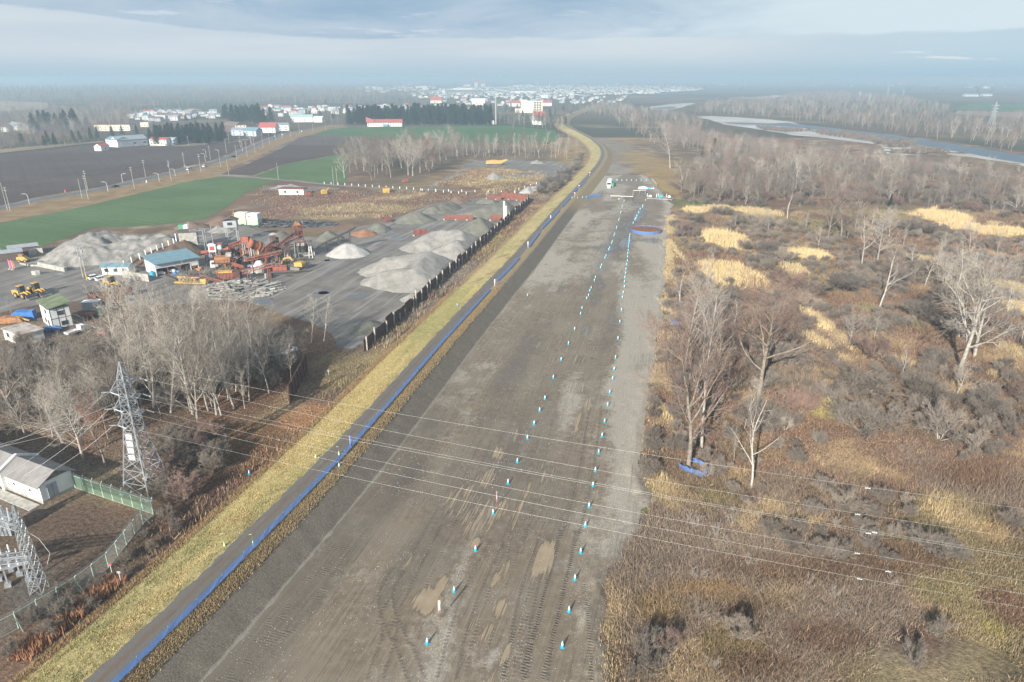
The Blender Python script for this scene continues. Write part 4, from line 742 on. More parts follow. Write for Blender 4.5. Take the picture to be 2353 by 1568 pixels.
def gn_scatter(name, P, hs, meshes, seed, kind='stuff', label=None):
    col = bpy.data.collections.new(name + '_source')
    for i, me in enumerate(meshes): col.objects.link(bpy.data.objects.new('%s_source_%02d' % (name, i), me))
    r = np.random.default_rng(seed); me = bpy.data.meshes.new(name); me.from_pydata([tuple(p) for p in P], [], [])
    me.attributes.new('hh', 'FLOAT', 'POINT').data.foreach_set('value', np.asarray(hs, np.float32)); me.attributes.new('rz', 'FLOAT', 'POINT').data.foreach_set('value', (r.random(len(P)) * 6.283).astype(np.float32))
    me.attributes.new('pick', 'INT', 'POINT').data.foreach_set('value', r.integers(0, len(meshes), len(P)).astype(np.int32))
    o = tag(link(name, me), label, None, None, kind); g = bpy.data.node_groups.new(name, 'GeometryNodeTree')
    g.interface.new_socket('Geometry', in_out='INPUT', socket_type='NodeSocketGeometry'); g.interface.new_socket('Geometry', in_out='OUTPUT', socket_type='NodeSocketGeometry')
    N = g.nodes.new; gi, go, ci, ip = N('NodeGroupInput'), N('NodeGroupOutput'), N('GeometryNodeCollectionInfo'), N('GeometryNodeInstanceOnPoints')
    ci.inputs['Collection'].default_value = col; ci.inputs['Separate Children'].default_value = True; ci.inputs['Reset Children'].default_value = True; ip.inputs['Pick Instance'].default_value = True
    def na(nm, ty): a = N('GeometryNodeInputNamedAttribute'); a.data_type = ty; a.inputs['Name'].default_value = nm; return a.outputs['Attribute']
    cx = N('ShaderNodeCombineXYZ'); L = g.links.new; L(na('rz', 'FLOAT'), cx.inputs[2]); cs = N('ShaderNodeCombineXYZ'); h = na('hh', 'FLOAT')
    for k in range(3): L(h, cs.inputs[k])
    L(gi.outputs[0], ip.inputs['Points']); L(ci.outputs[0], ip.inputs['Instance']); L(na('pick', 'INT'), ip.inputs['Instance Index']); L(cx.outputs[0], ip.inputs['Rotation']); L(cs.outputs[0], ip.inputs['Scale']); L(ip.outputs[0], go.inputs[0])
    md = o.modifiers.new('scatter', 'NODES'); md.node_group = g; return o
TREES = [joined('dark', 0), joined('dark', 1), joined('dark', 2), joined('dark', 3), joined('spread', 1), joined('red', 2), joined('red', 0), joined('red', 1)]; DTREES = TREES[:4] + [TREES[6]]
def mass(name, poly, n, gap, h, meshes, seed, extra=()):
    P = scatter(poly, n, gap, seed, 40) + list(extra); gn_scatter(name, P, [h * random.uniform(.75, 1.25) for _ in P], meshes, seed)
mass('river_wood', rw, 1, 5, 9, TREES, 20, spots[270:])
mass('far_bank_wood', [CX(*p) for p in ((150, 285), (300, 290), (450, 298), (650, 310), (830, 330), (1000, 350), (1200, 375), (1400, 400), (1620, 430), (1900, 475), (2100, 512), (2353, 550), (2500, 580), (2500, 330), (2353, 310), (2150, 300), (1850, 290), (1850, 250), (1600, 190), (1300, 150), (1000, 145), (800, 150), (700, 185), (400, 200), (200, 235))], 1700, 7, 10.5, TREES, 21)
BT = [Vector((p.x, p.y, .05)) for pl_ in ([CX(*q) for q in ((900, 395), (1150, 412), (1330, 440), (1400, 470), (1300, 465), (1000, 420))], [CX(*q) for q in ((1330, 452), (1560, 468), (1640, 500), (1480, 498), (1360, 485))], [CX(*q) for q in ((560, 372), (760, 385), (900, 400), (760, 405), (620, 390))], [CX(*q) for q in ((1650, 515), (1850, 545), (1700, 552), (1450, 540))]) for p in scatter(pl_, 130, 4, 66)]
gn_scatter('bank_thicket', BT, [random.uniform(1.5, 3.6) for _ in BT], [joined('bush_red', 0, .9), joined('bush', 1, .9), joined('bush', 2, .9)], 67)
mass('levee_wood', [(1320, 262), (1400, 268), (1440, 300), (1500, 335), (1560, 345), (1640, 300), (1560, 268), (1460, 258), (1440, 246), (1380, 240)], 380, 6.5, 9, TREES, 22)
mass('town_edge_wood', [(0, 330), (120, 322), (220, 310), (290, 290), (330, 275), (300, 255), (160, 255), (0, 265), (-60, 270), (-60, 330)], 330, 9, 11, TREES, 23)
mass('distant_wood', [(-60, 250), (100, 250), (300, 258), (520, 246), (700, 240), (830, 238), (1000, 232), (980, 218), (820, 205), (500, 200), (200, 206), (-60, 215)], 1500, 14, 19, DTREES, 24)
con = [joined('conifer', 0), joined('conifer', 2), joined('pine', 0)]
mass('distant_conifer_wood', [(-60, 226), (120, 222), (330, 214), (470, 206), (300, 200), (-60, 206)], 400, 22, 19, con, 25)
mass('distant_plain_wood', [(-100, 212), (500, 204), (1000, 200), (1400, 206), (1700, 212), (2000, 212), (2353, 222), (2460, 222), (2460, 190), (1700, 188), (900, 188), (-100, 190)], 2600, 40, 20, DTREES + con, 26)
mass('town_garden_wood', [(280, 284), (640, 292), (800, 278), (1120, 270), (1300, 275), (1440, 240), (1450, 215), (1000, 214), (700, 240), (330, 255)], 420, 12, 9, TREES[:3] + con, 27)
# ---------------------------------------------------------------- weeds, reeds, grass: small blades in their thousands
m_weed, t = newmat('dry_stems'); c = t.mix(1., t.attr('Col', 'Color'), t.mix(t.noise(t.pos(), 2.5, 3), (.8, .8, .8), (1.25, 1.25, 1.25)), 'MULTIPLY'); t.out(t.bsdf(c, .95, spec=.1))
def blades(name, x, y, z, h, w, k, spread, lean, col, jit=.25, mix_c=None, mix_p=0., curve=False):
    n = len(x); r = np.random.default_rng(len(x) + k); X_ = np.repeat(x, k) + r.normal(0, spread, n * k); Y_ = np.repeat(y, k) + r.normal(0, spread, n * k); Z_ = np.repeat(z, k)
    H_ = np.repeat(h, k) * r.uniform(.55, 1.2, n * k); a = r.random(n * k) * 6.283; W_ = (np.repeat(w, k) if hasattr(w, '__len__') else w) * r.uniform(.6, 1.4, n * k); la = r.random(n * k) * 6.283; ll = H_ * np.abs(r.normal(0, lean, n * k))
    P0 = np.c_[X_ - np.cos(a) * W_, Y_ - np.sin(a) * W_, Z_ - .05]; P1 = np.c_[X_ + np.cos(a) * W_, Y_ + np.sin(a) * W_, Z_ - .05]; P2 = np.c_[X_ + np.cos(la) * ll, Y_ + np.sin(la) * ll, Z_ + H_]
    V = np.stack([P0, P1, P2], 1).reshape(-1, 3); C = np.repeat(col, k, 0) * r.uniform(1 - jit, 1 + jit, (n * k, 1))
    if mix_c is not None: q = r.random(n * k) < mix_p; C[q] = np.array(mix_c) * r.uniform(.8, 1.2, (q.sum(), 1))
    me = np_mesh(name, V, np.arange(n * k * 3).reshape(-1, 3), col=np.repeat(C, 3, 0)); return tag(link(name, me, m_weed), kind='stuff')
def field_pts(x0, x1, y0, y1, dens, seed, test=None):
    r = np.random.default_rng(seed); n = int((x1 - x0) * (y1 - y0) * dens); x = r.uniform(x0, x1, n); y = r.uniform(y0, y1, n)
    q = np.abs(x) < y * .80 + 14
    if test is not None: q &= test(x, y)
    return x[q], y[q]
EYs = np.array([p[1] for p in edgeW]); EXs = np.array([p[0] for p in edgeW])
def right_of_yard(x, y): return x > np.interp(y, EYs[:15], EXs[:15]) + .4 + (fbm(x, y, .22, 3, 71) - .5) * 3.
xs, ys_w, ws = [], [], []
for y0, y1, d in ((38, 80, 9), (80, 130, 5.5), (130, 200, 2.6), (200, 330, 1.0)):
    a, b = field_pts(0, 280, y0, y1, d, int(y0), right_of_yard); keepw = fbm(a, b, .12, 3, 72) > .26; xs.append(a[keepw]); ys_w.append(b[keepw])
x = np.concatenate(xs); y = np.concatenate(ys_w); cl = gcol(x, y); hh = .22 + .6 * sstep(fbm(x, y, .045, 4, 73), .36, .66) + .35 * RG.random(len(x)) ** 2; hh *= np.where(y > 130, 1.4, 1.)
grassy = (cl[:, 1] > cl[:, 0] * .97); hh = np.where(grassy, .3, hh)
cl = cl * .86 + np.array([[.20, .155, .115]]) * .14; blades('dry_weeds', x, y, np.zeros_like(x), hh, .04, 8, .34, .95, cl * np.array([[1.22, 1.17, 1.12]]), .30, (.42, .32, .22), .08)
# reeds: the gold and straw patches
rx, ry, rh = [], [], []; r = np.random.default_rng(5)
for bx, by, hx, hy, cc, amp in blobs:
    if cc is GOLD or (cc is STRAW and bx > 0):
        n = int(min(9000, hx * hy * (7 if by > 150 else 9))); a = bx + hx * r.normal(0, .48, n); b = by + hy * r.normal(0, .48, n); w_ = (fbm(a, b, .12, 4, 5) - .5) * 1.3
        q = (np.hypot((a - bx) / hx, (b - by) / hy) < 1.0 + w_) & right_of_yard(a, b); rx.append(a[q]); ry.append(b[q]); rh.append(np.full(q.sum(), 1.8 if cc is GOLD else 1.1))
es_ = r.uniform(20, 330, 5000); lim_ = np.interp(es_, es, et) + (fbm(es_, es_ * 0 + 30, .22, 4, 41) - .5) * 3.2 + r.normal(1.0, .8, 5000); a, b = xy_of(es_, lim_); q = fbm(es_, es_ * 0, .09, 4, 99) > .44; rx.append(a[q]); ry.append(b[q]); rh.append(np.full(q.sum(), .95))
x = np.concatenate(rx); y = np.concatenate(ry); hh = np.concatenate(rh) * (.7 + .6 * fbm(x, y, .2, 3, 75)); gold = hh > 1.25
hh = np.where((y < 130) & ~gold, hh * .65, hh); blades('reeds', x, y, np.zeros_like(x), hh, np.where(y > 150, .08, .04), 4, .3, .18, np.where(gold[:, None], np.array([[.57, .45, .25]]), np.array([[.44, .35, .205]])), .25)
# levee grass
n = 80000; s_ = r.uniform(6, 190, n) ** 1.0; t_ = np.where(r.random(n) < .68, r.uniform(-11.5, -1.6, n), r.uniform(1.95, 4.1, n)); x, y = xy_of(s_, t_); nl = fbm(s_ * .2, t_, .25, 4, 76)
c = np.array([[.44, .355, .165]]) * (1 - sstep(nl, .4, .6))[:, None] + np.array([[.28, .265, .12]]) * sstep(nl, .4, .6)[:, None]; c = np.where((t_ > 0)[:, None], np.array([[.31, .235, .135]]), c); c = np.where((t_ < -9.8)[:, None], np.array([[.29, .20, .11]]), c)
blades('levee_grass', x, y, zlev(t_), np.where(t_ > 0, .30, np.where(t_ < -9.8, .42, .16)), .045, 3, .16, .5, c, .25)
# left ditch and wood floor, gravel-yard weeds
def left_test(x, y):
    s_, t_ = st_of(x, y); return (t_ < -11.2) & (x < -5)
a, b = field_pts(-150, -10, 40, 150, 2.6, 3, left_test); q = ~((a < -52) & (b < 92) & (b > 40) & (a < -48 - (92 - b) * .05)); a, b = a[q], b[q]; cl = gcol(a, b); s_, t_ = st_of(a, b); tall = sstep(t_, -19, -12)
blades('ditch_weeds', a, b, np.zeros_like(a), .22 + .75 * tall * sstep(fbm(a, b, .1, 3, 78), .35, .6), .07, 4, .25, .4, cl * 1.25, .35, (.40, .30, .18), .10)
ox, oy = field_pts(-75, -30, 48, 90, 7, 8, lambda x, y: (np.abs(st_of(x, y)[1] + 13.4) < 1.3) & (y > 57.5) & (y < 70.5) & (fbm(x, y, .2, 3, 79) > .34)); blades('orange_reeds', ox, oy, np.zeros_like(ox), np.full(len(ox), 1.25), .075, 6, .25, .3, np.tile([[.40, .215, .125]], (len(ox), 1)), .25)
a, b = field_pts(-70, 60, 150, 420, .9, 4, lambda x, y: (st_of(x, y)[1] < -9) & (st_of(x, y)[1] > -19 - (y - 150) * .03)); cl = gcol(a, b); blades('levee_foot_weeds', a, b, np.zeros_like(a), .4 + .9 * sstep(fbm(a, b, .08, 3, 80), .4, .62), .09, 4, .3, .3, cl * 1.15, .3, (.36, .27, .14), .12)
a, b = field_pts(-190, 40, 262, 520, .35, 6, lambda x, y: (fbm(x, y, .03, 4, 81) > .44) & (st_of(x, y)[1] < -24)); w3 = [at(*p) for p in ((540, 500), (600, 430), (700, 442), (980, 437), (1040, 395), (1090, 385), (1240, 395), (1260, 402), (1190, 450), (1120, 450), (1000, 464), (900, 500), (740, 530), (600, 525))]; w3 = [(p.x, p.y) for p in w3]
q = np.array([inpoly(i, j, w3) for i, j in zip(a, b)]); a, b = a[q], b[q]; blades('rough_weeds', a, b, np.zeros_like(a), .5 + .7 * RG.random(len(a)), .13, 4, .5, .3, gcol(a, b) * 1.1, .3, (.34, .27, .17), .08)
gn_scatter('brushwood', [Vector((a, b, 0)) for a, b in zip(*field_pts(5, 230, 50, 300, .075, 12, lambda x, y: right_of_yard(x, y) & ((y > 98) | (fbm(x, y, .05, 3, 84) > .62)) & (fbm(x, y, .03, 3, 83) > .40) & (gcol(x, y)[:, 0] < .24)))], [random.uniform(.9, 2.3) * 1.0 for _ in range(6000)][:len(field_pts(5, 230, 50, 300, .075, 12, lambda x, y: right_of_yard(x, y) & ((y > 98) | (fbm(x, y, .05, 3, 84) > .62)) & (fbm(x, y, .03, 3, 83) > .40) & (gcol(x, y)[:, 0] < .24))[0])], [joined('bush', 0, .9), joined('bush', 3, .9), joined('bush_pale', 0, .9), joined('bush', 2, .9), joined('bush', 4, .9)], 44)

# loose stones on the mud
def stones(name, x, y, z, s_, m):
    r = np.random.default_rng(len(x)); n = len(x); base = np.array([(1, 0, 0), (-1, 0, 0), (0, 1, 0), (0, -1, 0), (0, 0, .7), (0, 0, -.3)], float); F0 = np.array([(0, 2, 4), (2, 1, 4), (1, 3, 4), (3, 0, 4)])
    V = base[None] * s_[:, None, None] * r.uniform(.6, 1.3, (n, 6, 1)); a = r.random(n) * 6.283; ca, sa = np.cos(a)[:, None], np.sin(a)[:, None]; X_ = V[..., 0] * ca - V[..., 1] * sa; Y_ = V[..., 0] * sa + V[..., 1] * ca
    V = np.stack([X_ + x[:, None], Y_ + y[:, None], V[..., 2] + z[:, None]], -1); F = (np.arange(n) * 6)[:, None, None] + F0[None]
    o = link(name, np_mesh(name, V.reshape(-1, 3), F.reshape(-1, 3)), m); return tag(o, kind='stuff')
r = np.random.default_rng(77); n = 26000; s_ = r.uniform(14, 170, n); t_ = r.uniform(8.2, 46, n); keep_ = (fbm(s_, t_, .16, 4, 87) > .52) | (np.interp(s_, es, et) - t_ < 5); keep_ &= (t_ < np.interp(s_, es, et) - .5) & (r.random(n) < np.clip(1.3 - s_ / 170, .25, 1)); s_, t_ = s_[keep_], t_[keep_]; x, y = xy_of(s_, t_)
stones('loose_stones', x, y, np.full(len(x), .05), .03 + .075 * r.random(len(x)) ** 3, pm('loose_stone', (.34, .325, .295), (.22, .205, .18), .8, .9, obj=False))
# ---------------------------------------------------------------- materials for made things
M_conc = pm('weathered_concrete', (.42, .41, .38), (.27, .26, .235), 1.2, .9, bump=.3); M_white = pm('white_paint', (.74, .74, .72), (.60, .60, .57), .7, .6); M_galv = pm('galvanised_steel', (.42, .445, .465), (.30, .32, .335), 1.5, .5, .35); M_dark = pm('dark_iron', (.05, .048, .046), (.09, .08, .07), 2., .8)
M_rust = pm('rusty_steel', (.115, .050, .034), (.062, .036, .028), .9, .9, bump=.4); M_rustred = pm('rust_red_paint', (.22, .07, .048), (.13, .05, .038), .7, .8); M_red = pm('red_oxide_paint', (.34, .092, .058), (.17, .07, .052), .9, .75); M_orange = pm('orange_paint', (.40, .18, .065), (.20, .11, .065), 1., .75)
M_yel = pm('machine_yellow', (.54, .35, .075), (.36, .23, .08), .8, .6); M_blk = pm('black_rubber', (.03, .03, .03), (.05, .048, .045), 3., .85); M_glass = pm('dark_glass', (.03, .04, .045), (.05, .06, .065), 1., .12); M_bluenet = None
M_cyan = pm('cyan_plastic', (.03, .36, .55), (.05, .42, .58), 2., .5); M_sleeve = pm('white_sleeve', (.78, .80, .80), (.66, .70, .70), 3., .4); M_green = pm('green_paint', (.05, .25, .13), (.08, .3, .17), 1., .6); M_bluroof = pm('blue_roof_steel', (.16, .28, .33), (.13, .22, .26), .6, .55); M_belt = pm('belt_rubber', (.07, .062, .055), (.12, .10, .085), 1.2, .9)
M_blutarp = pm('blue_tarp', (.06, .20, .52), (.05, .15, .42), 1., .5); M_brownwall = pm('brown_wall', (.13, .095, .085), (.10, .075, .068), .8, .8); M_grey = pm('grey_sheet', (.36, .38, .40), (.29, .31, .33), .6, .6); M_palegreen = pm('pale_green_paint', (.42, .56, .40), (.36, .48, .34), .8, .7); M_flagred = pm('red_cloth', (.55, .06, .07), (.48, .05, .08), 2., .8); M_flaggrn = pm('pale_green_cloth', (.42, .62, .40), (.55, .62, .25), 2., .8)
def netmat(name, col, alpha, fine=28.):
    m, t = newmat(name); tx = t.new('ShaderNodeTexCoord').outputs['Object']; sc = t.vmath('MULTIPLY', tx, (fine,) * 3); n = t.noise(tx, 1.2, 3)
    b = t.bsdf(t.mix(n, tuple(x * .75 for x in col), tuple(x * 1.15 for x in col)), .7); tr = t.new('ShaderNodeBsdfTransparent'); ms = t.new('ShaderNodeMixShader'); t.put(ms.inputs[0], alpha); tl = t.new('ShaderNodeBsdfTranslucent'); t.put(tl.inputs[0], tuple(min(1, x * 1.5) for x in col)); ad = t.new('ShaderNodeMixShader'); ad.inputs[0].default_value = .45; t.l.new(b, ad.inputs[1]); t.l.new(tl.outputs[0], ad.inputs[2]); t.l.new(tr.outputs[0], ms.inputs[1]); t.l.new(ad.outputs[0], ms.inputs[2]); t.out(ms.outputs[0]); return m
M_bluenet = netmat('blue_netting', (.16, .31, .68), .9); M_mesh = netmat('green_chain_link', (.25, .40, .28), .55); M_meshg = netmat('grey_chain_link', (.40, .42, .37), .34)
def roofmat(name, c1, c2, w=.35, ax=0):
    m, t = newmat(name); tx = t.sep(t.new('ShaderNodeTexCoord').outputs['Object']); s = t.math('SINE', t.math('MULTIPLY', tx[ax], 6.283 / w)); n = t.noise(t.new('ShaderNodeTexCoord').outputs['Object'], .5, 5, .65)
    c = t.mix(t.mapr(n, .35, .65), c1, c2); c = t.mix(t.mapr(s, .6, 1., 0, .35), c, tuple(x * .55 for x in c2)); t.out(t.bsdf(c, .55, 0, t.bump(s, .4, .05))); return m

M_tw = pm('town_white_wall', (.56, .55, .53), (.46, .45, .44), .4, .8)
# ---------------------------------------------------------------- cones
cone0 = thing('traffic_cone', 'x', 'traffic cone')
MB().prism([(-.19, -.19), (.19, -.19), (.19, .19), (-.19, .19)], 0, .05).build('base', M_cyan, cone0)
mb = MB(); mb.cyl((0, 0, .05), (0, 0, .34), .165, .118, 12); mb.cyl((0, 0, .70), (0, 0, .80), .048, .03, 12); mb.build('cone_body', M_cyan, cone0, True)
mb = MB(); mb.cyl((0, 0, .34), (0, 0, .50), .122, .092, 12); mb.cyl((0, 0, .53), (0, 0, .70), .088, .052, 12); mb.build('reflective_sleeve', M_sleeve, cone0, True); MB().cyl((0, 0, .50), (0, 0, .53), .09, .086, 12).build('band', M_cyan, cone0)
first = [True]
def cone(p, label, group=None, s=1.24):
    if first[0]:
        first[0] = False; cone0.location = p; cone0.rotation_euler[2] = random.random() * 6; cone0['label'] = label; cone0.scale = (s, s, s)
        if group: cone0['group'] = group
        return cone0
    return dup(cone0, p, random.random() * 6, label, group, s)
rowA = [C5(1114, 1196), C5(1246, 942), C5(1351, 740), C5(1437, 560), C5(1510, 412), C5(1556, 308), C5(1605, 193), C5(1638, 122), C5(1665, 57), C2(1470, 1462), C2(1525, 1325), C2(1576, 1208), C2(1624, 1103), C2(1664, 1009)]
rowB = [C5(1776, 1214), C5(1809, 1040), C5(1838, 883), C5(1866, 752), C5(1889, 622), C5(1907, 528), C5(1926, 425), C5(1938, 352), C5(1954, 264), C5(1971, 182), C5(1983, 113), C5(1998, 32), C2(1893, 1424), C2(1912, 1335), C2(1922, 1272), C2(1931, 1196), C2(1947, 1070), C2(1959, 962), C2(1970, 885), C2(1976, 802), C2(1981, 770), C2(1989, 732), C2(1989, 700), C2(1992, 672), C2(1997, 643), C2(1999, 616), C2(2004, 586), C2(2009, 561), C2(2010, 536), C2(2011, 514), C2(2014, 493), C2(2016, 470), C2(2018, 452), C2(2020, 435), C2(2021, 420), C2(2023, 405), C2(2025, 390)]
for i, p in enumerate(rowA): cone(atg(*p), '%s cone from the near end of the row beside the muddy puddles' % nth(i), 'cones in the row by the puddles')
for i, p in enumerate(rowB): cone(atg(*p), '%s cone from the near end of the row along the scrub side' % nth(i), 'cones in the row along the scrub side')
pairs = [(1703, 908), (1712, 872), (1743, 808), (1755, 788), (1763, 758), (1772, 738), (1793, 690), (1800, 670), (1833, 605), (1840, 590), (1862, 543), (1869, 528), (1887, 488), (1893, 475), (1905, 446), (1910, 435), (1921, 396), (1926, 385), (1937, 348), (1940, 338), (1952, 296), (1955, 287), (1964, 248), (1967, 240), (1973, 210), (1975, 200)]
for i, p in enumerate(pairs): cone(atg(*C2(*p)), '%s cone from the near end of the double row along wheel tracks' % nth(i), 'double cone row along the wheel tracks', 1.2)
for i, p in enumerate([(2047, 314), (2058, 292), (2064, 283), (2071, 268), (2082, 246), (2092, 223), (2110, 200), (2108, 210)]): cone(atg(*C2(*p)), '%s cone beyond the blue ring fence beside the far puddle' % nth(i), 'cones beyond the blue ring fence', 1.5)
for i, p in enumerate([(1180, 168), (1205, 168), (1283, 172), (1373, 172), (1460, 172), (1547, 172), (1637, 172), (1728, 172)]): cone(at(*CY(*p)), '%s cone in the crosswise line at the far end of the yard' % nth(i), 'cones in the far crosswise line', 1.7)
for i, (p, lb) in enumerate([(C5(242, 366), 'lone blue cone in the brown weeds below the levee near the pylon'), (C5(683, 333), 'lone blue cone on the levee slope below the blue net fence'), (C2(1356, 788), 'lone blue cone on the pale gravel slope by the levee toe'), (C2(897, 855), 'lone blue cone on the green levee grass beside the path'), (CY(370, 495), 'blue cone at the road junction by the blue net end'), (CY(475, 490), 'blue cone between the junction and the short net fence'), (CY(560, 485), 'second blue cone between the junction and the short net fence'), (CY(628, 480), 'blue cone touching the short net fence'), (CY(1220, 520), 'far cone under the long white bar'), (CY(1245, 518), 'second far cone under the long white bar'), (CY(1325, 550), 'double blue cone in front of the long white bar'), (CY(1717, 535), 'cone in front of the far white barrier rail'), (CY(1600, 300), 'cone beside the far white boat-like sheet'), (CY(1868, 305), 'cone behind the far white boat-like sheet')]): cone(atg(*p), lb, None, 1.4 if i > 3 else 1.12)

# ---------------------------------------------------------------- blue net fences
def net_fence(label, pts, h=.95, gap=4.2, closed=False, group=None, world=None, sagk=.05):
    P = world or [atg(*p) for p in pts]; o = P[0].copy(); root = thing('net_fence', label, 'net fence', o, 0, group); Q, q = resample(arr(P), gap / 4)
    zz = [gz(x, y) for x, y in Q]; me = MB(); n = len(Q); V = []; r = random.Random(n)
    for (x, y), z in zip(Q, zz):
        sag = r.uniform(-sagk, .03); V += [(x - o.x, y - o.y, z - o.z + .03), (x - o.x + r.uniform(-sagk, sagk) * .8, y - o.y + r.uniform(-sagk, sagk) * .8, z - o.z + h * .5), (x - o.x, y - o.y, z - o.z + h + sag)]
    me.add(V, [(3 * i + k, 3 * i + 3 + k, 3 * i + 4 + k, 3 * i + 1 + k) for i in range(n - 1) for k in (0, 1)]); me.build('net', M_bluenet, root)
    for i in range(0, n, 4): MB().cyl((V[3 * i][0] + .03, V[3 * i][1], V[3 * i][2] - .3), (V[3 * i + 2][0] + .03, V[3 * i + 2][1], V[3 * i + 2][2] + .12), .03, .03, 5).build('post', M_galv, root)
    return root
runs = [('long blue net fence along the path from the bottom edge to the first white pole', [(240, 1606)] + fpts[:5] + [C2(1117, 748)]), ('blue net fence run between the first and second white poles', [C2(1155, 697), C2(1230, 622), C2(1303, 540)]), ('blue net fence run between the second and third white poles', [C2(1362, 472), C2(1432, 380)]), ('blue net fence run from the third white pole towards the junction', [C2(1450, 352), C2(1505, 295), C2(1562, 232)]), ('short blue net fence run just before the road junction', [C2(1578, 210), C2(1636, 148)]), ('blue net fence run along the path beyond the junction', [C2(1648, 122), C2(1690, 80), C2(1740, 42)])]
for i, (lb, pts) in enumerate(runs): net_fence(lb, pts, 1.0 if i < 1 else 1.1, 4.4 if i == 0 else 3.2)
net_fence('blue net fence going off sideways from the junction onto the yard', [CY(628, 485), CY(760, 470), CY(910, 448)], 1.4, 2.6)
a = at(*CY(1735, 1105)); ring_c = a; rr = at(*CY(2020, 1110)).x - a.x; rr = abs(rr)
world = [Vector((a.x + rr * math.cos(k * .3142), a.y + rr * 1.05 * math.sin(k * .3142) + rr * .15, .04)) for k in range(21)]; net_fence('round blue net fence ringing a patch of rust-brown weeds', None, 1.3, 2.6, world=world)
r = np.random.default_rng(3); n = 900; qa = r.random(n) * 6.283; qr = np.sqrt(r.random(n)) * rr * .9; blades('fenced_weeds', a.x + qr * np.cos(qa), a.y + rr * .15 + qr * np.sin(qa), np.zeros(n), np.full(n, 1.3), .16, 6, .35, .35, np.tile([[.19, .10, .065]], (n, 1)), .3)
c0 = atg(1592, 1078); loop = [(-2.0, .8), (-2.2, .1), (-1.4, -1.0), (-.4, -1.7), (.6, -2.4), (1.6, -2.0), (2.3, -1.0), (2.1, .2), (1.3, 1.1), (.8, 1.9), (.1, 2.1)]
P = [Vector((c0.x + x_, c0.y + y_, .05)) for x_, y_ in loop]; net_fence('sagging bright blue netting wound round the foot of a tall tree', None, 1.15, 1.5, world=P, sagk=.35)
net_fence('crumpled blue net beside the slim pale tree at the yard edge', [CQ(175, 865), CQ(200, 885), CQ(232, 893)], 1.2, 1.5)

# ---------------------------------------------------------------- flags, posts, signs
def flag(K_, foot, top, label, pole_m, cloth_m, name='flag', cloth=(.35, .55), side=1, pr=.03):
    p = atg(*K_(*foot)); h = max(1.5, zat(p.y, K_(*top)[1]) - p.z); e = thing(name, label, 'flag', p, 0); MB().cyl((0, 0, -.1), (0, 0, h), pr, pr * .8, 6).build('pole', pole_m, e)
    w, f = cloth; V = []; n = 6
    for i in range(n): z = h * (1 - f * i / (n - 1)); b = .08 * math.sin(i * 1.7); V += [(.04, b * .3, z), (side * (w * (1 - .25 * i / n)), b + .1, z - .12), (side * w * .9, b + .13, z - .14)]
    MB().add(V, [(3 * i + k, 3 * i + 1 + k, 3 * i + 4 + k, 3 * i + 3 + k) for i in range(n - 1) for k in (0, 1)]).build('cloth', cloth_m, e); return e
flag(C5, (1452, 522), (1461, 448), 'red and white flag drooping on a pole in the middle of the mud', M_flagred, M_sleeve, cloth=(.16, .7)); e = flag(C5, (1169, 1083), (1178, 983), 'white and red flag on an orange pole standing in the biggest puddle', M_orange, M_sleeve, cloth=(.3, .6)); MB().box(.06, .22, .04, .09, 1.2, 1.5).build('red_stripe', M_flagred, e)
for f, tp, lb in [((122, 722), (112, 655), 'green pole with pale yellow streamer on the levee grass left of the path'), ((262, 715), (250, 658), 'green pole with hook and yellow streamer at the blue fence'), ((568, 288), (568, 215), 'green pole with streamer on the yellow levee grass below the wires'), ((682, 272), (677, 228), 'green-yellow pole with streamer at the path edge below the wires')]:
    p = atg(*C5(*f)); h = zat(p.y, C5(*tp)[1]) - p.z; e = thing('marker_pole', lb, 'marker pole', p); MB().cyl((0, 0, -.1), (0, 0, h), .03, .025, 6).build('pole', M_green, e); MB().cyl((0, 0, .05), (0, 0, .75), .16, .03, 8).build('streamer', M_flaggrn, e); MB().beam((0, 0, h), (-.35, 0, h - .12), .04).build('arm', M_flaggrn, e)
flag(C5, (738, 240), (728, 175), 'blue and white banner on a pole at the blue net fence', M_sleeve, M_blutarp, cloth=(.25, .8))
for i, (f, tp, lb) in enumerate([((1142, 722), (1141, 675), 'first white pole at a gap in the blue net fence'), ((1359, 470), (1358, 428), 'second white pole at a gap in the blue net fence'), ((1507, 292), (1506, 258), 'third white pole at a gap in the blue net fence')]):
    p = atg(*C2(*f)); h = zat(p.y, C2(*tp)[1]) - p.z; e = thing('white_pole', lb, 'pole', p); MB().cyl((0, 0, -.1), (0, 0, h), .07, .07, 8).build('pole', M_white, e); MB().box(-.14, .14, -.03, .05, h * .45, h * .98).build('banner', M_sleeve, e); MB().cyl((0, 0, 0), (0, 0, .12), .2, .16, 8).build('foot', M_conc, e)
for K_, f, tp, lb in [(CP, (1125, 985), (1115, 890), 'white sign post in the wood beside the lowest wires'), (CS, (1085, 1360), (1065, 1255), 'white marker post in the ditch outside the grey mesh fence'), (CS, (997, 1250), (990, 1185), 'red tipped marker stake at the foot of the grey mesh fence'), (C2, (57, 1300), (57, 1278), 'small white stake at the levee foot below the rust fence')]:
    p = atg(*K_(*f)); h = max(.9, zat(p.y, K_(*tp)[1]) - p.z); e = thing('marker_post', lb, 'marker post', p); MB().cyl((0, 0, -.1), (0, 0, h), .045, .045, 6).build('post', M_white, e); MB().box(-.22, .22, -.03, .03, h - .1, h + .22).build('plate', M_flagred if 'red' in lb else M_grey, e)
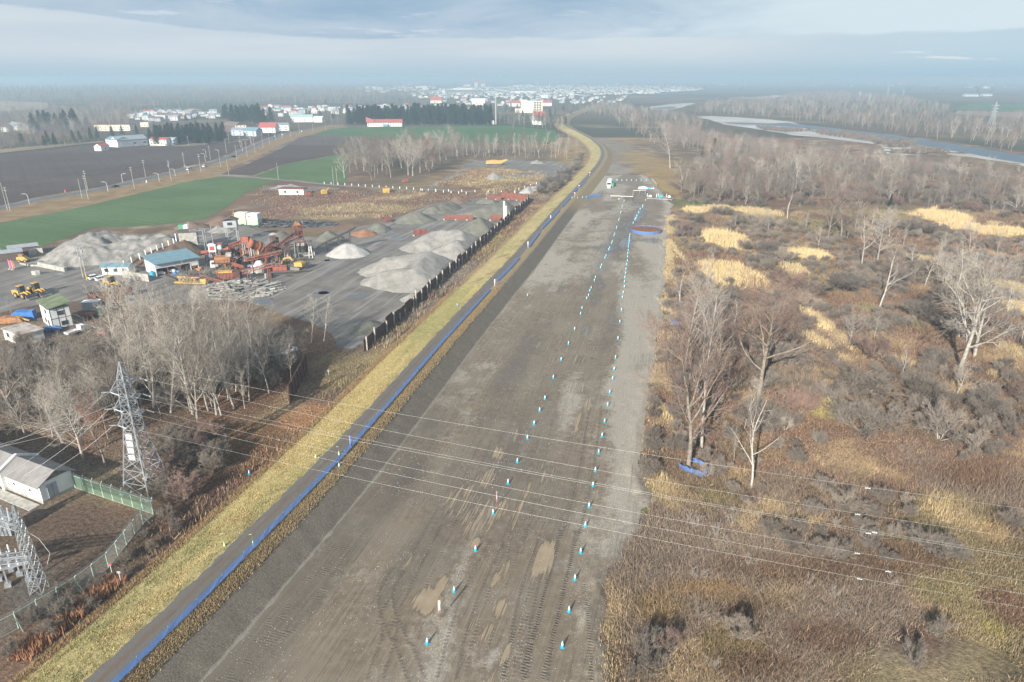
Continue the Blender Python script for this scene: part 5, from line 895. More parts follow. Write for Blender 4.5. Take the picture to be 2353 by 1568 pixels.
for i, (f, lb) in enumerate([(CY(495, 330), 'orange and white worker-like sign beside the far path'), (CY(415, 470), 'round red and white sign on a post at the road junction'), (CY(692, 80), 'small red sign at the far path edge')]):
    p = atg(*f); e = thing('road_sign', lb, 'sign', p); MB().cyl((0, 0, 0), (0, 0, 2.2), .05, .05, 6).build('post', M_white, e); MB().cyl((0, -.05, 2.2), (0, -.1, 2.2), .42, .42, 14).build('disc', M_flagred, e); MB().cyl((0, -.1, 2.2), (0, -.115, 2.2), .26, .26, 14).build('disc_centre', M_sleeve, e)

# ---------------------------------------------------------------- lattice pylon and wires
def lattice(mb, A, B, wa, wb, n, leg=.16, br=.08, rz=0., topw=None):
    """square lattice mast from A to B, widths wa to wb, n panels"""
    A = Vector(A); B = Vector(B); d = (B - A).normalized(); x = Vector((math.cos(rz), math.sin(rz), 0)) if abs(d.z) > .7 else Vector((0, 0, 1)); y = d.cross(x).normalized(); x = y.cross(d)
    def c(i, k): f = i / n; w = (wa + (wb - wa) * f) / 2; return A.lerp(B, f) + x * (w * (1 if k in (0, 3) else -1)) + y * (w * (1 if k < 2 else -1))
    for k in range(4):
        mb.beam(c(0, k), c(n, k), leg)
        for i in range(n):
            j = (k + 1) % 4; mb.beam(c(i, k), c(i + 1, j), br); mb.beam(c(i, j), c(i + 1, k), br); mb.beam(c(i + 1, k), c(i + 1, j), br)
WA = R(-16); wd = Vector((math.cos(WA), math.sin(WA), 0)); wn = Vector((-wd.y, wd.x, 0))
def pylon(p, Hh, label, wire_ang, base=4.8, panels=True, name='lattice_pylon', group=None, thick=1.):
    e = thing(name, label, 'pylon', p, wire_ang, group); s = Hh / 21.8
    mb = MB(); lattice(mb, (0, 0, 0), (0, 0, 11.0 * s), base * s, 2.0 * s, 5, .17 * thick, .07 * thick); mb.build('lower_tower', M_galv, e)
    mb = MB(); lattice(mb, (0, 0, 11.0 * s), (0, 0, 19.2 * s), 2.0 * s, 1.15 * s, 6, .14 * thick, .06 * thick); lattice(mb, (0, 0, 19.2 * s), (0, 0, Hh), 1.15 * s, .12 * s, 2, .12 * thick, .055 * thick); mb.build('upper_tower', M_galv, e)
    arms = []
    for z in (12.6, 15.3, 18.0):
        for sd in (1, -1):
            tip = (0, sd * 2.7 * s, z * s + .1); mb = MB()
            for xx_ in (-.6, .6): mb.beam((xx_ * s, sd * .7 * s, z * s), tip, .12 * thick); mb.beam((xx_ * s, sd * .7 * s, (z + 1.0) * s), tip, .10 * thick)
            mb.beam((-.5 * s, sd * 1.2 * s, z * s), (.4 * s, sd * 1.7 * s, z * s), .08 * thick); a_ = mb.build('cross_arm', M_galv, e); arms.append(tip)
            mb = MB()
            for dr in (1, -1):
                for k in range(7): mb.cyl((dr * (.25 + .2 * k), tip[1], tip[2] - .04 * k), (dr * (.35 + .2 * k), tip[1], tip[2] - .04 * k - .02), .10 * thick, .05, 8)
            mb.build('insulator', M_sleeve, a_)
    for k in range(4): MB().box(*[(q * base * s / 2) + o for q, o in (((1, -1, -1, 1)[k], -.45), ((1, -1, -1, 1)[k], .45))], *[(q * base * s / 2) + o for q, o in (((1, 1, -1, -1)[k], -.45), ((1, 1, -1, -1)[k], .45))], -.4, .35).build('footing', M_conc, e)
    if panels:
        pl = thing('x', None, None); bpy.data.objects.remove(pl)
        q0 = math.radians(-100) - wire_ang
        mb = MB(); mf = MB()
        fx, fy = math.cos(q0), math.sin(q0); sx, sy = -fy, fx
        for k in range(4):
            z = 6.3 + k * 1.12; off = 1.62 - .10 * k
            def pt(a, b, c_): return (fx * (off + c_) + sx * a, fy * (off + c_) + sy * a, z + b)
            mb.add([pt(-.46, 0, .1), pt(.46, 0, .1), pt(.46, .74, .1), pt(-.46, .74, .1), pt(-.46, 0, .05), pt(.46, 0, .05), pt(.46, .74, .05), pt(-.46, .74, .05)], [(0, 1, 2, 3), (7, 6, 5, 4), (0, 4, 5, 1), (1, 5, 6, 2), (2, 6, 7, 3), (3, 7, 4, 0)])
            for a, b in (((-.58, -.1), (.58, -.1)), ((-.58, .96), (.58, .96)), ((-.58, -.1), (-.58, .96)), ((.58, -.1), (.58, .96))): mf.beam(pt(*a, .06), pt(*b, .06), .09)
        mf.build('sign_frame', M_galv, e); mb.build('sign_board', pm('sign_white', (.86, .88, .86), (.8, .83, .8), 2., .4), e)
    return e, arms
pyp = Vector((-56.9, 91.2, 0)); py, arms = pylon(pyp, zat(91.2, 832), 'grey steel lattice pylon with four white panels beside the substation', WA)
def wire_hit(u, v, p0):
    x = (u - 1176.5) / FPX; y = -(v - 784) / FPX; d = Vector((x, math.cos(PITCH) + y * math.sin(PITCH), -math.sin(PITCH) + y * math.cos(PITCH))); k = (p0.x * wn.x + p0.y * wn.y) / (d.x * wn.x + d.y * wn.y); h = d * k; return (h - p0).dot(wd), CAMH + h.z
M_wire = pm('aluminium_wire', (.55, .56, .53), (.45, .46, .44), .5, .45, .3); Hp = zat(91.2, 832)
wl = [('topmost thin ground wire above the power lines', 0, Hp, 1027.5, 1169.6, .008, 1980, 1186), ('far top conductor of the power line crossing the mud', 2.7, 18., 1081.8, 1237.9, .0075, 1962, 1222), ('upper conductor of the close pair crossing the mud', 2.7, 15.3, 1112.8, 1277, .0075, 2000, 1265), ('lower conductor of the close pair crossing the mud', -2.7, 18., 1117, 1282.6, .0075, 1985, 1270), ('conductor just below the close pair of wires', 2.7, 12.6, 1162.5, 1334.5, .0075, 1960, 1316), ('second lowest conductor of the power line', -2.7, 15.3, 1188, 1365.5, .0075, 2030, 1358), ('lowest power line conductor crossing the weeds', -2.7, 12.6, 1215, 1397, .0075, 1965, 1376)]
for lb, off, z0, va, vb, rad, mu, mv in wl:
    p0 = pyp + wn * off; s1, z1 = wire_hit(1379, va, p0); s2_, z2 = wire_hit(2353, vb, p0); A = np.polyfit([0, s1, s2_], [z0, z1, z2], 2); A[0] = max(A[0], 2e-4)
    A = np.polyfit([0, s1, s2_], [z0, z1, z2], 2); pts = [Vector((p0.x + wd.x * s_, p0.y + wd.y * s_, max(2.5, np.polyval(A, s_)))) for s_ in np.linspace(1.5 if off else 0, 175, 60)]
    o = tag(MB().tube(pts, rad, 5).build('power_line', M_wire), lb, 'power line', 'wires of the power line'); sm, zm = wire_hit(mu, mv, p0); mb = MB(); q = Vector((p0.x + wd.x * sm, p0.y + wd.y * sm, np.polyval(A, sm)))
    mb.beam(q - wd * .2 + Vector((0, 0, -.14)), q + wd * .2 + Vector((0, 0, -.14)), .035); mb.cyl(q - wd * .26 + Vector((0, 0, -.14)), q - wd * .16 + Vector((0, 0, -.14)), .045, .045, 8); mb.cyl(q + wd * .16 + Vector((0, 0, -.14)), q + wd * .26 + Vector((0, 0, -.14)), .045, .045, 8); mb.beam(q, q + Vector((0, 0, -.16)), .03); mb.build('damper', M_sleeve, o)
# feeders from the pylon down to the substation gantry
ss_t = at(*CS(140, 660), 0); 
for i, (z0, end, ze, lb) in enumerate([(18, (-73, 84, 0), 6.5, 'slack feeder wire from the upper pylon arm to the substation'), (15.3, (-71, 82.5, 0), 6.5, 'slack feeder wire from the middle pylon arm to the substation'), (12.6, (-69, 81, 0), 6.5, 'slack feeder wire from the lowest pylon arm to the substation'), (18, (-78, 96, 0), 7, 'feeder wire from the upper pylon arm over the substation roof'), (15.3, (-80, 94, 0), 7, 'feeder wire from the middle pylon arm over the substation roof'), (12.6, (-82, 92, 0), 7, 'feeder wire from the lowest pylon arm over the substation roof')]):
    a = pyp + wn * (-2.7 if i < 3 else 2.7) + Vector((-.6, 0, z0)); b = Vector((end[0], end[1], ze)); b = a + (b - a) * 1.35 if i > 2 else b; pts = [a.lerp(b, f) - Vector((0, 0, 1.6 * 4 * f * (1 - f) * .5)) for f in np.linspace(0, 1, 16)]
    tag(MB().tube(pts, .014, 4).build('feeder_wire', M_wire), lb, 'feeder wire', 'feeder wires of the substation')

# ---------------------------------------------------------------- substation
c1, c2, c3 = at(*CS(390, 642)), at(*CS(670, 497)), at(*CS(0, 490))
gw = (c2 - c1).length; ux = (c2 - c1).normalized(); ra = math.atan2(ux.y, ux.x); eH = zat(c1.y, CS(350, 475)[1]); midp = c1.lerp(c2, .5); rH = zat(midp.y, CS(492, 335)[1])
e = thing('substation_building', 'white substation building with grey tin roof beside the lattice pylon', 'building', c1, ra); LN_ = 30.
M_rooft = roofmat('grey_brown_tin', (.27, .26, .25), (.21, .20, .19), .45, 1); M_ww = pm('white_render', (.74, .74, .71), (.66, .66, .63), .4, .85)
mb = MB(); mb.box(0, gw, 0, LN_, .45, eH); mb.build('wall', M_ww, e); MB().box(-.04, gw + .04, -.04, LN_, -.2, .45).build('plinth', M_conc, e)
MB().prof([(.05, eH), (gw - .05, eH), (gw / 2, rH - .14)], .003, .25).build('gable', pm('gable_cladding', (.23, .20, .18), (.18, .155, .14), 1.5, .8), e)
mb = MB(); ov = .55
for sgn in (0, 1):
    x0, z0, x1 = (-ov, eH - .22, gw / 2) if not sgn else (gw + ov, eH - .22, gw / 2); mb.add([(x0, -.5, z0), (x1, -.5, rH), (x1, LN_ + .5, rH), (x0, LN_ + .5, z0), (x0, -.5, z0 - .14), (x1, -.5, rH - .14), (x1, LN_ + .5, rH - .14), (x0, LN_ + .5, z0 - .14)], [(0, 1, 2, 3), (7, 6, 5, 4), (0, 4, 5, 1), (1, 5, 6, 2), (2, 6, 7, 3), (3, 7, 4, 0)])
rf = mb.build('roof', M_rooft, e)
mb = MB(); yb_ = 9.2
for sgn in (0, 1):
    x0 = -ov - .1 if not sgn else gw + ov + .1; mb.beam((x0, yb_, eH - .05), (gw / 2, yb_, rH + .2), .55, .3)
mb.build('parapet', M_white, rf); MB().box(-.5, 0, yb_ - .3, yb_ + .3, 0, eH - .1).build('buttress', M_ww, e); dr = MB().box(gw * .2, gw * .5, -.08, .1, .45, 2.7).build('door', M_grey, e); MB().box(gw * .345, gw * .355, -.11, -.07, .45, 2.65).build('door_seam', M_dark, dr)
for yy_ in (2.5, 6.5, 14): MB().box(-.1, .05, yy_, yy_ + .35, 1.5, 1.85).build('vent', M_dark, e)
tag(MB().box(0, 1.6, 0, 30, 0, .12).build('footway', M_conc), kind='structure'); o = bpy.data.objects['footway']; o.location = c1 + Vector((math.cos(ra + math.pi), math.sin(ra + math.pi), 0)) * 2.1; o.rotation_euler = (0, 0, ra)
def mesh_fence(label, pts, h, gap, mm, pm_, K_=CS, brace=True):
    P = [at(*K_(*p)) for p in pts]; o = P[0].copy(); root = thing('chain_link_fence', label, 'fence', o); L_ = sum((b - a).length for a, b in zip(P, P[1:])); Q, q = resample(arr(P), L_ / max(1, round(L_ / gap)) - 1e-4); n = len(Q); mb = MB(); rail = MB()
    V = [(x - o.x, y - o.y, z) for x, y in Q for z in (.05, h)]; mb.add(V, [(2 * i, 2 * i + 2, 2 * i + 3, 2 * i + 1) for i in range(n - 1)]); mb.build('mesh', mm, root)
    for i in range(n - 1): rail.beam(V[2 * i + 1], V[2 * i + 3], .05); rail.beam(V[2 * i], V[2 * i + 2], .04)
    rail.build('rail', pm_, root)
    for i in range(n):
        d = Vector(V[2 * min(i + 1, n - 1)]) - Vector(V[2 * max(i - 1, 0)]); nn = Vector((-d.y, d.x, 0)).normalized(); mb = MB(); b = Vector(V[2 * i]); b.z = -.1; tp = Vector(V[2 * i + 1]); mb.beam(b, tp, .10); mb.beam(tp, tp + Vector((nn.x * .35, nn.y * .35, .42)), .08)
        if brace and i % 3 == 1: mb.beam(tp - Vector((0, 0, .5)), b + nn * 1.2, .06)
        mb.build('post', pm_, root)
    wr = MB()
    for k in (.1, .25, .4):
        for i in range(n - 1): wr.beam(Vector(V[2 * i + 1]) + Vector((0, 0, k)), Vector(V[2 * i + 3]) + Vector((0, 0, k)), .015)
    wr.build('barbed_wire', M_galv, root); return root
M_gpost = pm('pale_green_post', (.40, .52, .44), (.34, .45, .38), 2., .5)
mesh_fence('green mesh fence between the substation building and the fence corner', [(672, 500), (1368, 735)], 2.3, 2.1, M_mesh, M_gpost)
mesh_fence('grey chain link fence with angled posts round the substation yard', [(1368, 738), (1255, 845), (1160, 968), (1070, 1085), (1020, 1145), (960, 1222), (840, 1315), (735, 1398), (620, 1475), (480, 1562), (330, 1650), (150, 1760), (-40, 1860)], 2.2, 2.4, M_meshg, M_gpost)
g0 = at(*CS(355, 1420)); gH = zat(g0.y, CS(135, 655)[1]); gd = (at(*CS(0, 490)) - c1).normalized(); e = thing('switchyard_gantry', 'grey steel lattice gantry with insulators inside the substation yard', 'gantry', g0)
mb = MB(); lattice(mb, (0, 0, 0), (0, 0, gH * .74), 1.5, .8, 7, .10, .045); lattice(mb, (0, 0, gH * .74), (0, 0, gH), .8, .2, 3, .09, .045); mb.build('mast', M_galv, e)
bd = Vector((-.93, .36, 0)); mb = MB(); lattice(mb, (0, 0, gH * .76), tuple(bd * 16 + Vector((0, 0, gH * .76))), .8, .8, 12, .08, .04); mb.build('top_beam', M_galv, e); mb = MB(); lattice(mb, (0, 0, gH * .42), tuple(Vector((-.97, -.2, 0)) * 13 + Vector((0, 0, gH * .42))), .9, .9, 10, .08, .04); mb.build('lower_beam', M_galv, e)
mb = MB(); lattice(mb, tuple(bd * 16), tuple(bd * 16 + Vector((0, 0, gH))), 1.5, .5, 8, .10, .045); mb.build('mast', M_galv, e)
for k in range(4):
    q = bd * (1.2 + k * 1.9) + Vector((0, 0, gH * .8)); mb = MB()
    for j in range(9): mb.cyl(q + Vector((-.12 * j - .3, .16 * j, .11 * j)), q + Vector((-.12 * j - .36, .16 * j + .08, .11 * j + .055)), .11, .06, 8)
    mb.build('insulator', M_sleeve, e)
MB().tube([Vector((.1, 0, gH * .74)), Vector((1.4, .5, gH * .6)), Vector((2.2, .6, gH * .42)), Vector((1.6, .4, gH * .3))], .04, 5).build('jumper_cable', M_wire, e)
for i, (f, lb) in enumerate([((170, 1350), 'grey switchgear stand with white insulators nearest the gantry mast'), ((90, 1300), 'grey switchgear stand with white insulators behind the first stand'), ((20, 1260), 'switchgear stand at the picture edge of the substation yard')]):
    p = at(*CS(*f)); e2 = thing('switchgear', lb, 'switchgear', p, .5); mb = MB()
    for x_ in (-1.1, 1.1): mb.beam((x_, 0, 0), (x_, 0, 2.6), .17); mb.box(x_ - .35, x_ + .35, -.35, .35, 0, .5)
    mb.build('stand', M_galv, e2); MB().box(-1.6, 1.6, -.3, .3, 2.68, 2.85).build('deck', M_galv, e2)
    for x_ in (-1.3, -.4, .5, 1.4):
        mb = MB()
        for k in range(6): mb.cyl((x_, 0, 2.85 + k * .2), (x_, 0, 3.0 + k * .2), .11, .06, 8)
        mb.build('insulator', M_sleeve, e2)
p = at(*CS(25, 1010)); e2 = thing('transformer', 'white transformer bushing tank beside the gantry', 'transformer', p + Vector((-1.5, 3, 0))); MB().box(-1.4, 1.4, -1, 1, 0, 2.2).build('tank', M_galv, e2); MB().cyl((0, 0, 2.2), (0, 0, 4.2), .4, .3, 10).build('bushing', M_sleeve, e2); MB().cyl((1., 0, 2.2), (1., 0, 3.), .6, .5, 12).build('radiator', M_galv, e2)

# ---------------------------------------------------------------- rust fence round the gravel yard
pb = [(300, 1138, 1050), (357, 1090, 988), (415, 1018, 945), (463, 975, 888), (505, 940, 895), (535, 910, 868), (590, 858, 790), (625, 846, 745), (660, 812, 737), (698, 778, 707), (733, 762, 675), (765, 722, 650), (797, 688, 617), (857, 645, 568), (885, 608, 542), (915, 592, 545), (940, 572, 528), (965, 546, 490)]
base = [at(*C2(p[0], p[1])) for p in pb]; endp = at(*C2(1372, 165)); st0 = base[0] - (base[3] - base[0]).normalized() * 1.5; dirf = (endp - base[0]).normalized()
e = thing('rust_fence', 'long rusty sheet fence with white concrete posts beside the gravel heaps', 'fence', base[0]); nrm = Vector((dirf.y, -dirf.x, 0))
Lf = (endp - base[0]).length; npan = 46
for i in range(npan):
    a, b = dirf * (Lf * i / npan - 1.0), dirf * (Lf * (i + 1) / npan - 1.03); h = 2.9 + .5 * math.sin(i * 2.3) * .3 + (.7 if i % 7 == 3 else 0) + random.uniform(-.12, .12); MB().beam(a + Vector((0, 0, h / 2)), b + Vector((0, 0, h / 2)), .09, h).build('panel', M_rust, e)
hs = [min(4.8, zat(b.y, C2(p[0], p[2])[1])) for b, p in zip(base, pb)]; ds = [(b - base[0]).dot(dirf) for b in base]; k = ds[-1]
while k < Lf - 4: k += random.uniform(5.0, 7.0); ds.append(k); hs.append(random.uniform(2.6, 3.8))
for j, (d, h) in enumerate(zip(ds, hs)): q = dirf * d + nrm * .32; MB().box(q.x - .17, q.x + .17, q.y - .17, q.y + .17, -.1, h).build('post', M_conc, e)
for i, (f, h, lb) in enumerate([((1203, 312), 9.5, 'tall white concrete post rising above the rust fence by the dark pile'), ((1215, 290), 6.2, 'shorter white concrete post beside the tall one at the rust fence')]):
    p = at(*C2(*f)); o = MB(); o.box(-.28, .28, -.28, .28, -.1, h); o.box(-.34, .34, -.34, .34, h, h + .25); o = o.build('concrete_post', M_white); o.location = p; tag(o, lb, 'post')
def wall(label, a, b, h, m, name='steel_wall', ribs=True, foot=True):
    e = thing(name, label, 'wall', a); d = b - a; n = max(2, int(d.length / 2.4)); u = d.normalized(); nn = Vector((u.y, -u.x, 0))
    MB().beam(Vector((0, 0, h / 2)), d + Vector((0, 0, h / 2)), .18, h).build('sheeting', m, e)
    for i in range(n + 1): q = u * (d.length * i / n) + nn * .18; MB().box(q.x - .1, q.x + .1, q.y - .1, q.y + .1, 0, h * 1.04).build('rib', m, e)
    if foot: mb = MB(); [mb.box(*(lambda q: (q.x - .4, q.x + .4, q.y - .5, q.y + .3, 0, .5))(u * (d.length * i / n) + nn * .9)) for i in range(0, n + 1, 2)]; mb.build('footing_block', M_conc, e)
wall('long low rust-red wall across the yard before the dark heap', at(*C2(815, 285)), at(*C2(1000, 290)), 2.2, M_rustred); wall('rust-red wall piece between the dark heap and the fence', at(*C2(1115, 290)), at(*C2(1198, 292)), 2.4, M_rustred); wall('small rust-red wall beside the second grey heap', at(*C2(612, 390)), at(*C2(702, 385)), 2.4, M_rustred)
wall('rust-red end wall closing the far end of the gravel yard', at(*C2(1185, 150)), at(*C2(1372, 168)), 3.4, M_rustred); wall('low rusty wall left of the end wall of the gravel yard', at(*C2(1092, 150)), at(*C2(1185, 158)), 2., M_rustred); wall('dark leaning rusty wall at the wood edge below the gravel yard', at(*C1(1342, 278)), at(*C1(1420, 130)), 3.8, M_rust, 'rusty_wall', True, False)
for i, (f, h) in enumerate([((1090, 138), 3.), ((1138, 120), 3.4), ((1275, 118), 3.), ((1370, 150), 4.2)]): o = MB().box(-.15, .15, -.15, .15, 0, h).build('fence_post', M_conc); o.location = at(*C2(*f)); tag(o, 'concrete post at the far end of the gravel yard', 'post', 'posts at the far end of the gravel yard')
# ---------------------------------------------------------------- heaps
def heap_mat(name, c1, c2):
    m, t = newmat(name); p = t.pos(); n = t.noise(p, .35, 5, .65); n2 = t.noise(p, 3., 4, .7); z = t.sep(p)
    c = t.mix(t.mapr(n, .35, .65), c1, c2); c = t.mix(1., c, t.mix(n2, (.75, .75, .75), (1.25, 1.25, 1.25)), 'MULTIPLY'); t.out(t.bsdf(c, .95, 0, t.bump(t.math('ADD', n2, n), .8, .35), spec=.15)); return m
H_grey = heap_mat('grey_gravel', (.235, .228, .208), (.305, .295, .272)); H_dark = heap_mat('dark_sand', (.135, .135, .11), (.18, .178, .15)); H_white = heap_mat('pale_gravel', (.37, .365, .34), (.45, .44, .42)); H_org = heap_mat('orange_earth', (.27, .14, .08), (.32, .18, .11)); H_brn = heap_mat('brown_earth', (.15, .10, .075), (.19, .14, .105)); H_lgt = heap_mat('mixed_rubble', (.19, .185, .17), (.31, .30, .28))
def heap(label, peaks, slope, m, K_=C2, ridge=True, rough=.3, step=.7, name='gravel_heap', cat='gravel heap', zb=0.):
    P = [(at(*K_(x, y), h), h) for x, y, h in peaks]; pts = []
    for i, (p, h) in enumerate(P):
        pts.append((p.x, p.y, h))
        if ridge and i + 1 < len(P):
            q, h2 = P[i + 1]; n = max(2, int((q - p).length / 1.2)); pts += [(p.x + (q.x - p.x) * k / n, p.y + (q.y - p.y) * k / n, h + (h2 - h) * k / n) for k in range(1, n)]
    a = np.array(pts); R_ = a[:, 2].max() / slope + 2; gx_ = np.arange(a[:, 0].min() - R_, a[:, 0].max() + R_, step); gy_ = np.arange(a[:, 1].min() - R_, a[:, 1].max() + R_, step); X, Y = np.meshgrid(gx_, gy_, indexing='ij'); Z = np.full(X.shape, -9.)
    wx = (fbm(X, Y, .18, 3, 91) - .5) * 2.2; wy = (fbm(X, Y, .18, 3, 93) - .5) * 2.2
    for x_, y_, h in pts: Z = np.logaddexp(Z * 4.5, (h - slope * np.hypot(X + wx - x_, Y + wy - y_)) * 4.5) / 4.5
    Z -= np.log(max(1, len(pts) / 6)) / 4.5 * .5; Z += (fbm(X, Y, .45, 5, 95) - .5) * rough * 3.2 - np.abs(fbm(X, Y, .16, 4, 96) - .5) * rough * 5
    if K_ is C2:
        dF = (X - base[0].x) * nrm.x + (Y - base[0].y) * nrm.y; sF = (X - base[0].x) * dirf.x + (Y - base[0].y) * dirf.y; on = (sF > -8) & (sF < Lf + 8)
        Z = np.where(on, np.minimum(Z, np.where(dF < -.25, 2.0 + (-dF) * .75, -.3)), Z)
    F = grid_faces(*X.shape); F = F[(Z.ravel()[F].max(1) > zb)]; used, inv = np.unique(F, return_inverse=True); V = np.stack([X, Y, np.maximum(Z, -.3)], -1).reshape(-1, 3)[used]; c_ = np.array([V[:, 0].mean(), V[:, 1].mean(), 0.])
    o = link(name, np_mesh(name, V - c_, inv.reshape(-1, 4), smooth=True), m); o.location = c_; return tag(o, label, cat)
heap('largest grey gravel heap against the rust fence, closest to the wood', [(430, 525, 5.2), (560, 505, 6.2), (715, 490, 7.), (620, 590, 5.6), (480, 600, 4.6), (400, 620, 3.6)], .52, H_grey); heap('second grey gravel heap behind the largest one at the rust fence', [(660, 392, 4.6), (770, 352, 6.), (905, 345, 6.8), (1010, 400, 6.0), (860, 420, 5.6)], .52, H_grey)
heap('dark olive sand heap pointed behind the second grey heap', [(1055, 262, 7.0), (1010, 290, 4.5)], .6, H_dark); heap('broad dark heap before the rust-red end wall', [(960, 222, 3.), (1090, 205, 4.), (1215, 162, 6.), (1270, 190, 5.)], .5, H_dark); heap('low dark heap at the far end wall', [(1060, 150, 2.), (1120, 148, 2.2)], .5, H_dark)
heap('dark green-grey heap nearest the far track in the heap row', [(590, 232, 4.4), (650, 228, 4.6)], .58, H_dark); heap('long dark heap behind the dark green-grey heap', [(730, 195, 3.2), (790, 178, 3.8), (850, 165, 3.6)], .58, H_dark); heap('brown earth heap at the end of the heap row', [(890, 130, 3.2), (930, 132, 2.8)], .55, H_brn); heap('small dark heap beside the red machine parts', [(380, 300, 3.4)], .58, H_dark); heap('orange earth heap by the thin conveyor', [(285, 340, 2.8)], .52, H_org); heap('olive heap at the end of the thin conveyor', [(58, 355, 3.6)], .58, H_dark); heap('small whitish gravel heap alone in the yard', [(185, 435, 4.2), (160, 440, 3.8)], .55, H_white)
heap('small dark heap in the shadow at the end of the rust fence', [(330, 945, 2.), (280, 985, 1.4)], .4, H_dark, name='gravel_heap'); heap('little grey heap leaning on the rust fence by the posts', [(590, 758, 2.2)], .6, H_grey)
heap('dark round heap behind the crusher plant', [(1470, 335, 3.)], .55, H_dark, C4); heap('grey stone heap behind the stilt hut', [(560, 255, 2.4), (650, 275, 2.)], .5, H_lgt, C4); heap('brown earth mound at the corner of the wheat field', [(560, 120, 3.2), (620, 110, 3.6)], .5, H_brn, C4); heap('long low brown earth bank along the wheat field', [(30, 225, 2.), (200, 190, 2.6), (320, 205, 2.)], .5, H_brn, C4)
heap('low white rubble heap before the dark round heap', [(1260, 340, 1.2), (1340, 345, 1.2)], .5, H_white, C4); heap('grey heap beside the round gravel pond', [(1195, 740, 4.)], .6, H_grey, CM); heap('far dark heap at the rear of the gravel pond', [(1485, 655, 2.6)], .4, H_grey, CM); heap('pale gravel heap beside the farm track', [(1990, 165, 2.2), (1900, 175, 1.5)], .3, H_lgt, C0); heap('white rubble strewn between gravel track and levee', [(1400, 860, 2.), (1440, 835, 2.4), (1490, 830, 1.5)], .5, H_white, CM, rough=.6)
heap('huge pale rubble mound with a pointed top beside the wheat field', [(760, 300, 2.), (880, 190, 5.), (1010, 78, 9.), (1150, 75, 8.2), (1240, 62, 8.4), (1330, 120, 6.6), (1600, 110, 6.4), (1850, 100, 6.4), (1900, 140, 6.2), (1600, 170, 6.), (1330, 190, 6.)], .5, H_lgt, C3, rough=.7, name='rubble_mound', cat='mound')
heap('brown weedy bank between the rubble mound and the blue roofed shed', [(1480, 420, 2.4), (1640, 345, 3.6), (1800, 280, 4.6), (1980, 215, 5.4), (2120, 160, 6.)], .85, H_brn, C3, name='earth_bank', cat='bank')
# ---------------------------------------------------------------- vehicles and plant
def wheel(mb_t, mb_h, x, y, r, w):
    mb_t.cyl((x, y - w / 2, r), (x, y + w / 2, r), r, r, 14); mb_h.cyl((x, y - w / 2 - .02, r), (x, y + w / 2 + .02, r), r * .52, r * .52, 10)
def wheels(e, places, r, w, hubm, tyrem=None):
    for x, y in places:
        a, b = MB(), MB(); wheel(a, b, x, y, r, w); t_ = a.build('wheel', tyrem or M_blk, e); b.build('rim', hubm, t_)
def loader(p, rz, label):
    e = thing('wheel_loader', label, 'wheel loader', p, rz); wheels(e, [(-1.6, 1.0), (-1.6, -1.0), (1.5, 1.0), (1.5, -1.0)], .85, .6, M_yel)
    mb = MB(); mb.prof([(-3.4, 1.0), (-3.4, 2.1), (-1.2, 2.35), (-.4, 2.2), (-.4, .9), (-3.0, .8)], -1.0, 1.0); mb.box(-.4, 1.9, -.55, .55, .75, 1.7); mb.build('body', M_yel, e)
    c = MB().prof([(-1.2, 2.2), (-1.25, 3.5), (.2, 3.5), (.35, 2.2), (.1, 1.6), (-1.1, 1.6)], -.75, .75).build('cab', M_dark, e); MB().prof([(-1.35, 3.5), (-1.3, 3.65), (.3, 3.65), (.35, 3.5)], -.82, .82).build('cab_roof', M_yel, c); MB().box(-1.05, .15, -.77, .77, 2.4, 3.3).build('window', M_glass, c)
    mb = MB()
    for y in (-.45, .45): mb.beam((1.2, y, 1.9), (2.5, y, 1.7), .2, .4); mb.beam((2.5, y, 1.7), (3.5, y, .7), .2, .35)
    mb.build('lift_arm', M_yel, e); MB().prof([(3.3, .15), (3.2, 1.1), (3.5, 1.5), (3.7, .5), (4.7, .25), (4.7, .1)], -1.45, 1.45).build('bucket', pm('bucket_steel', (.10, .095, .09), (.17, .165, .16), 1.5, .6), e); return e
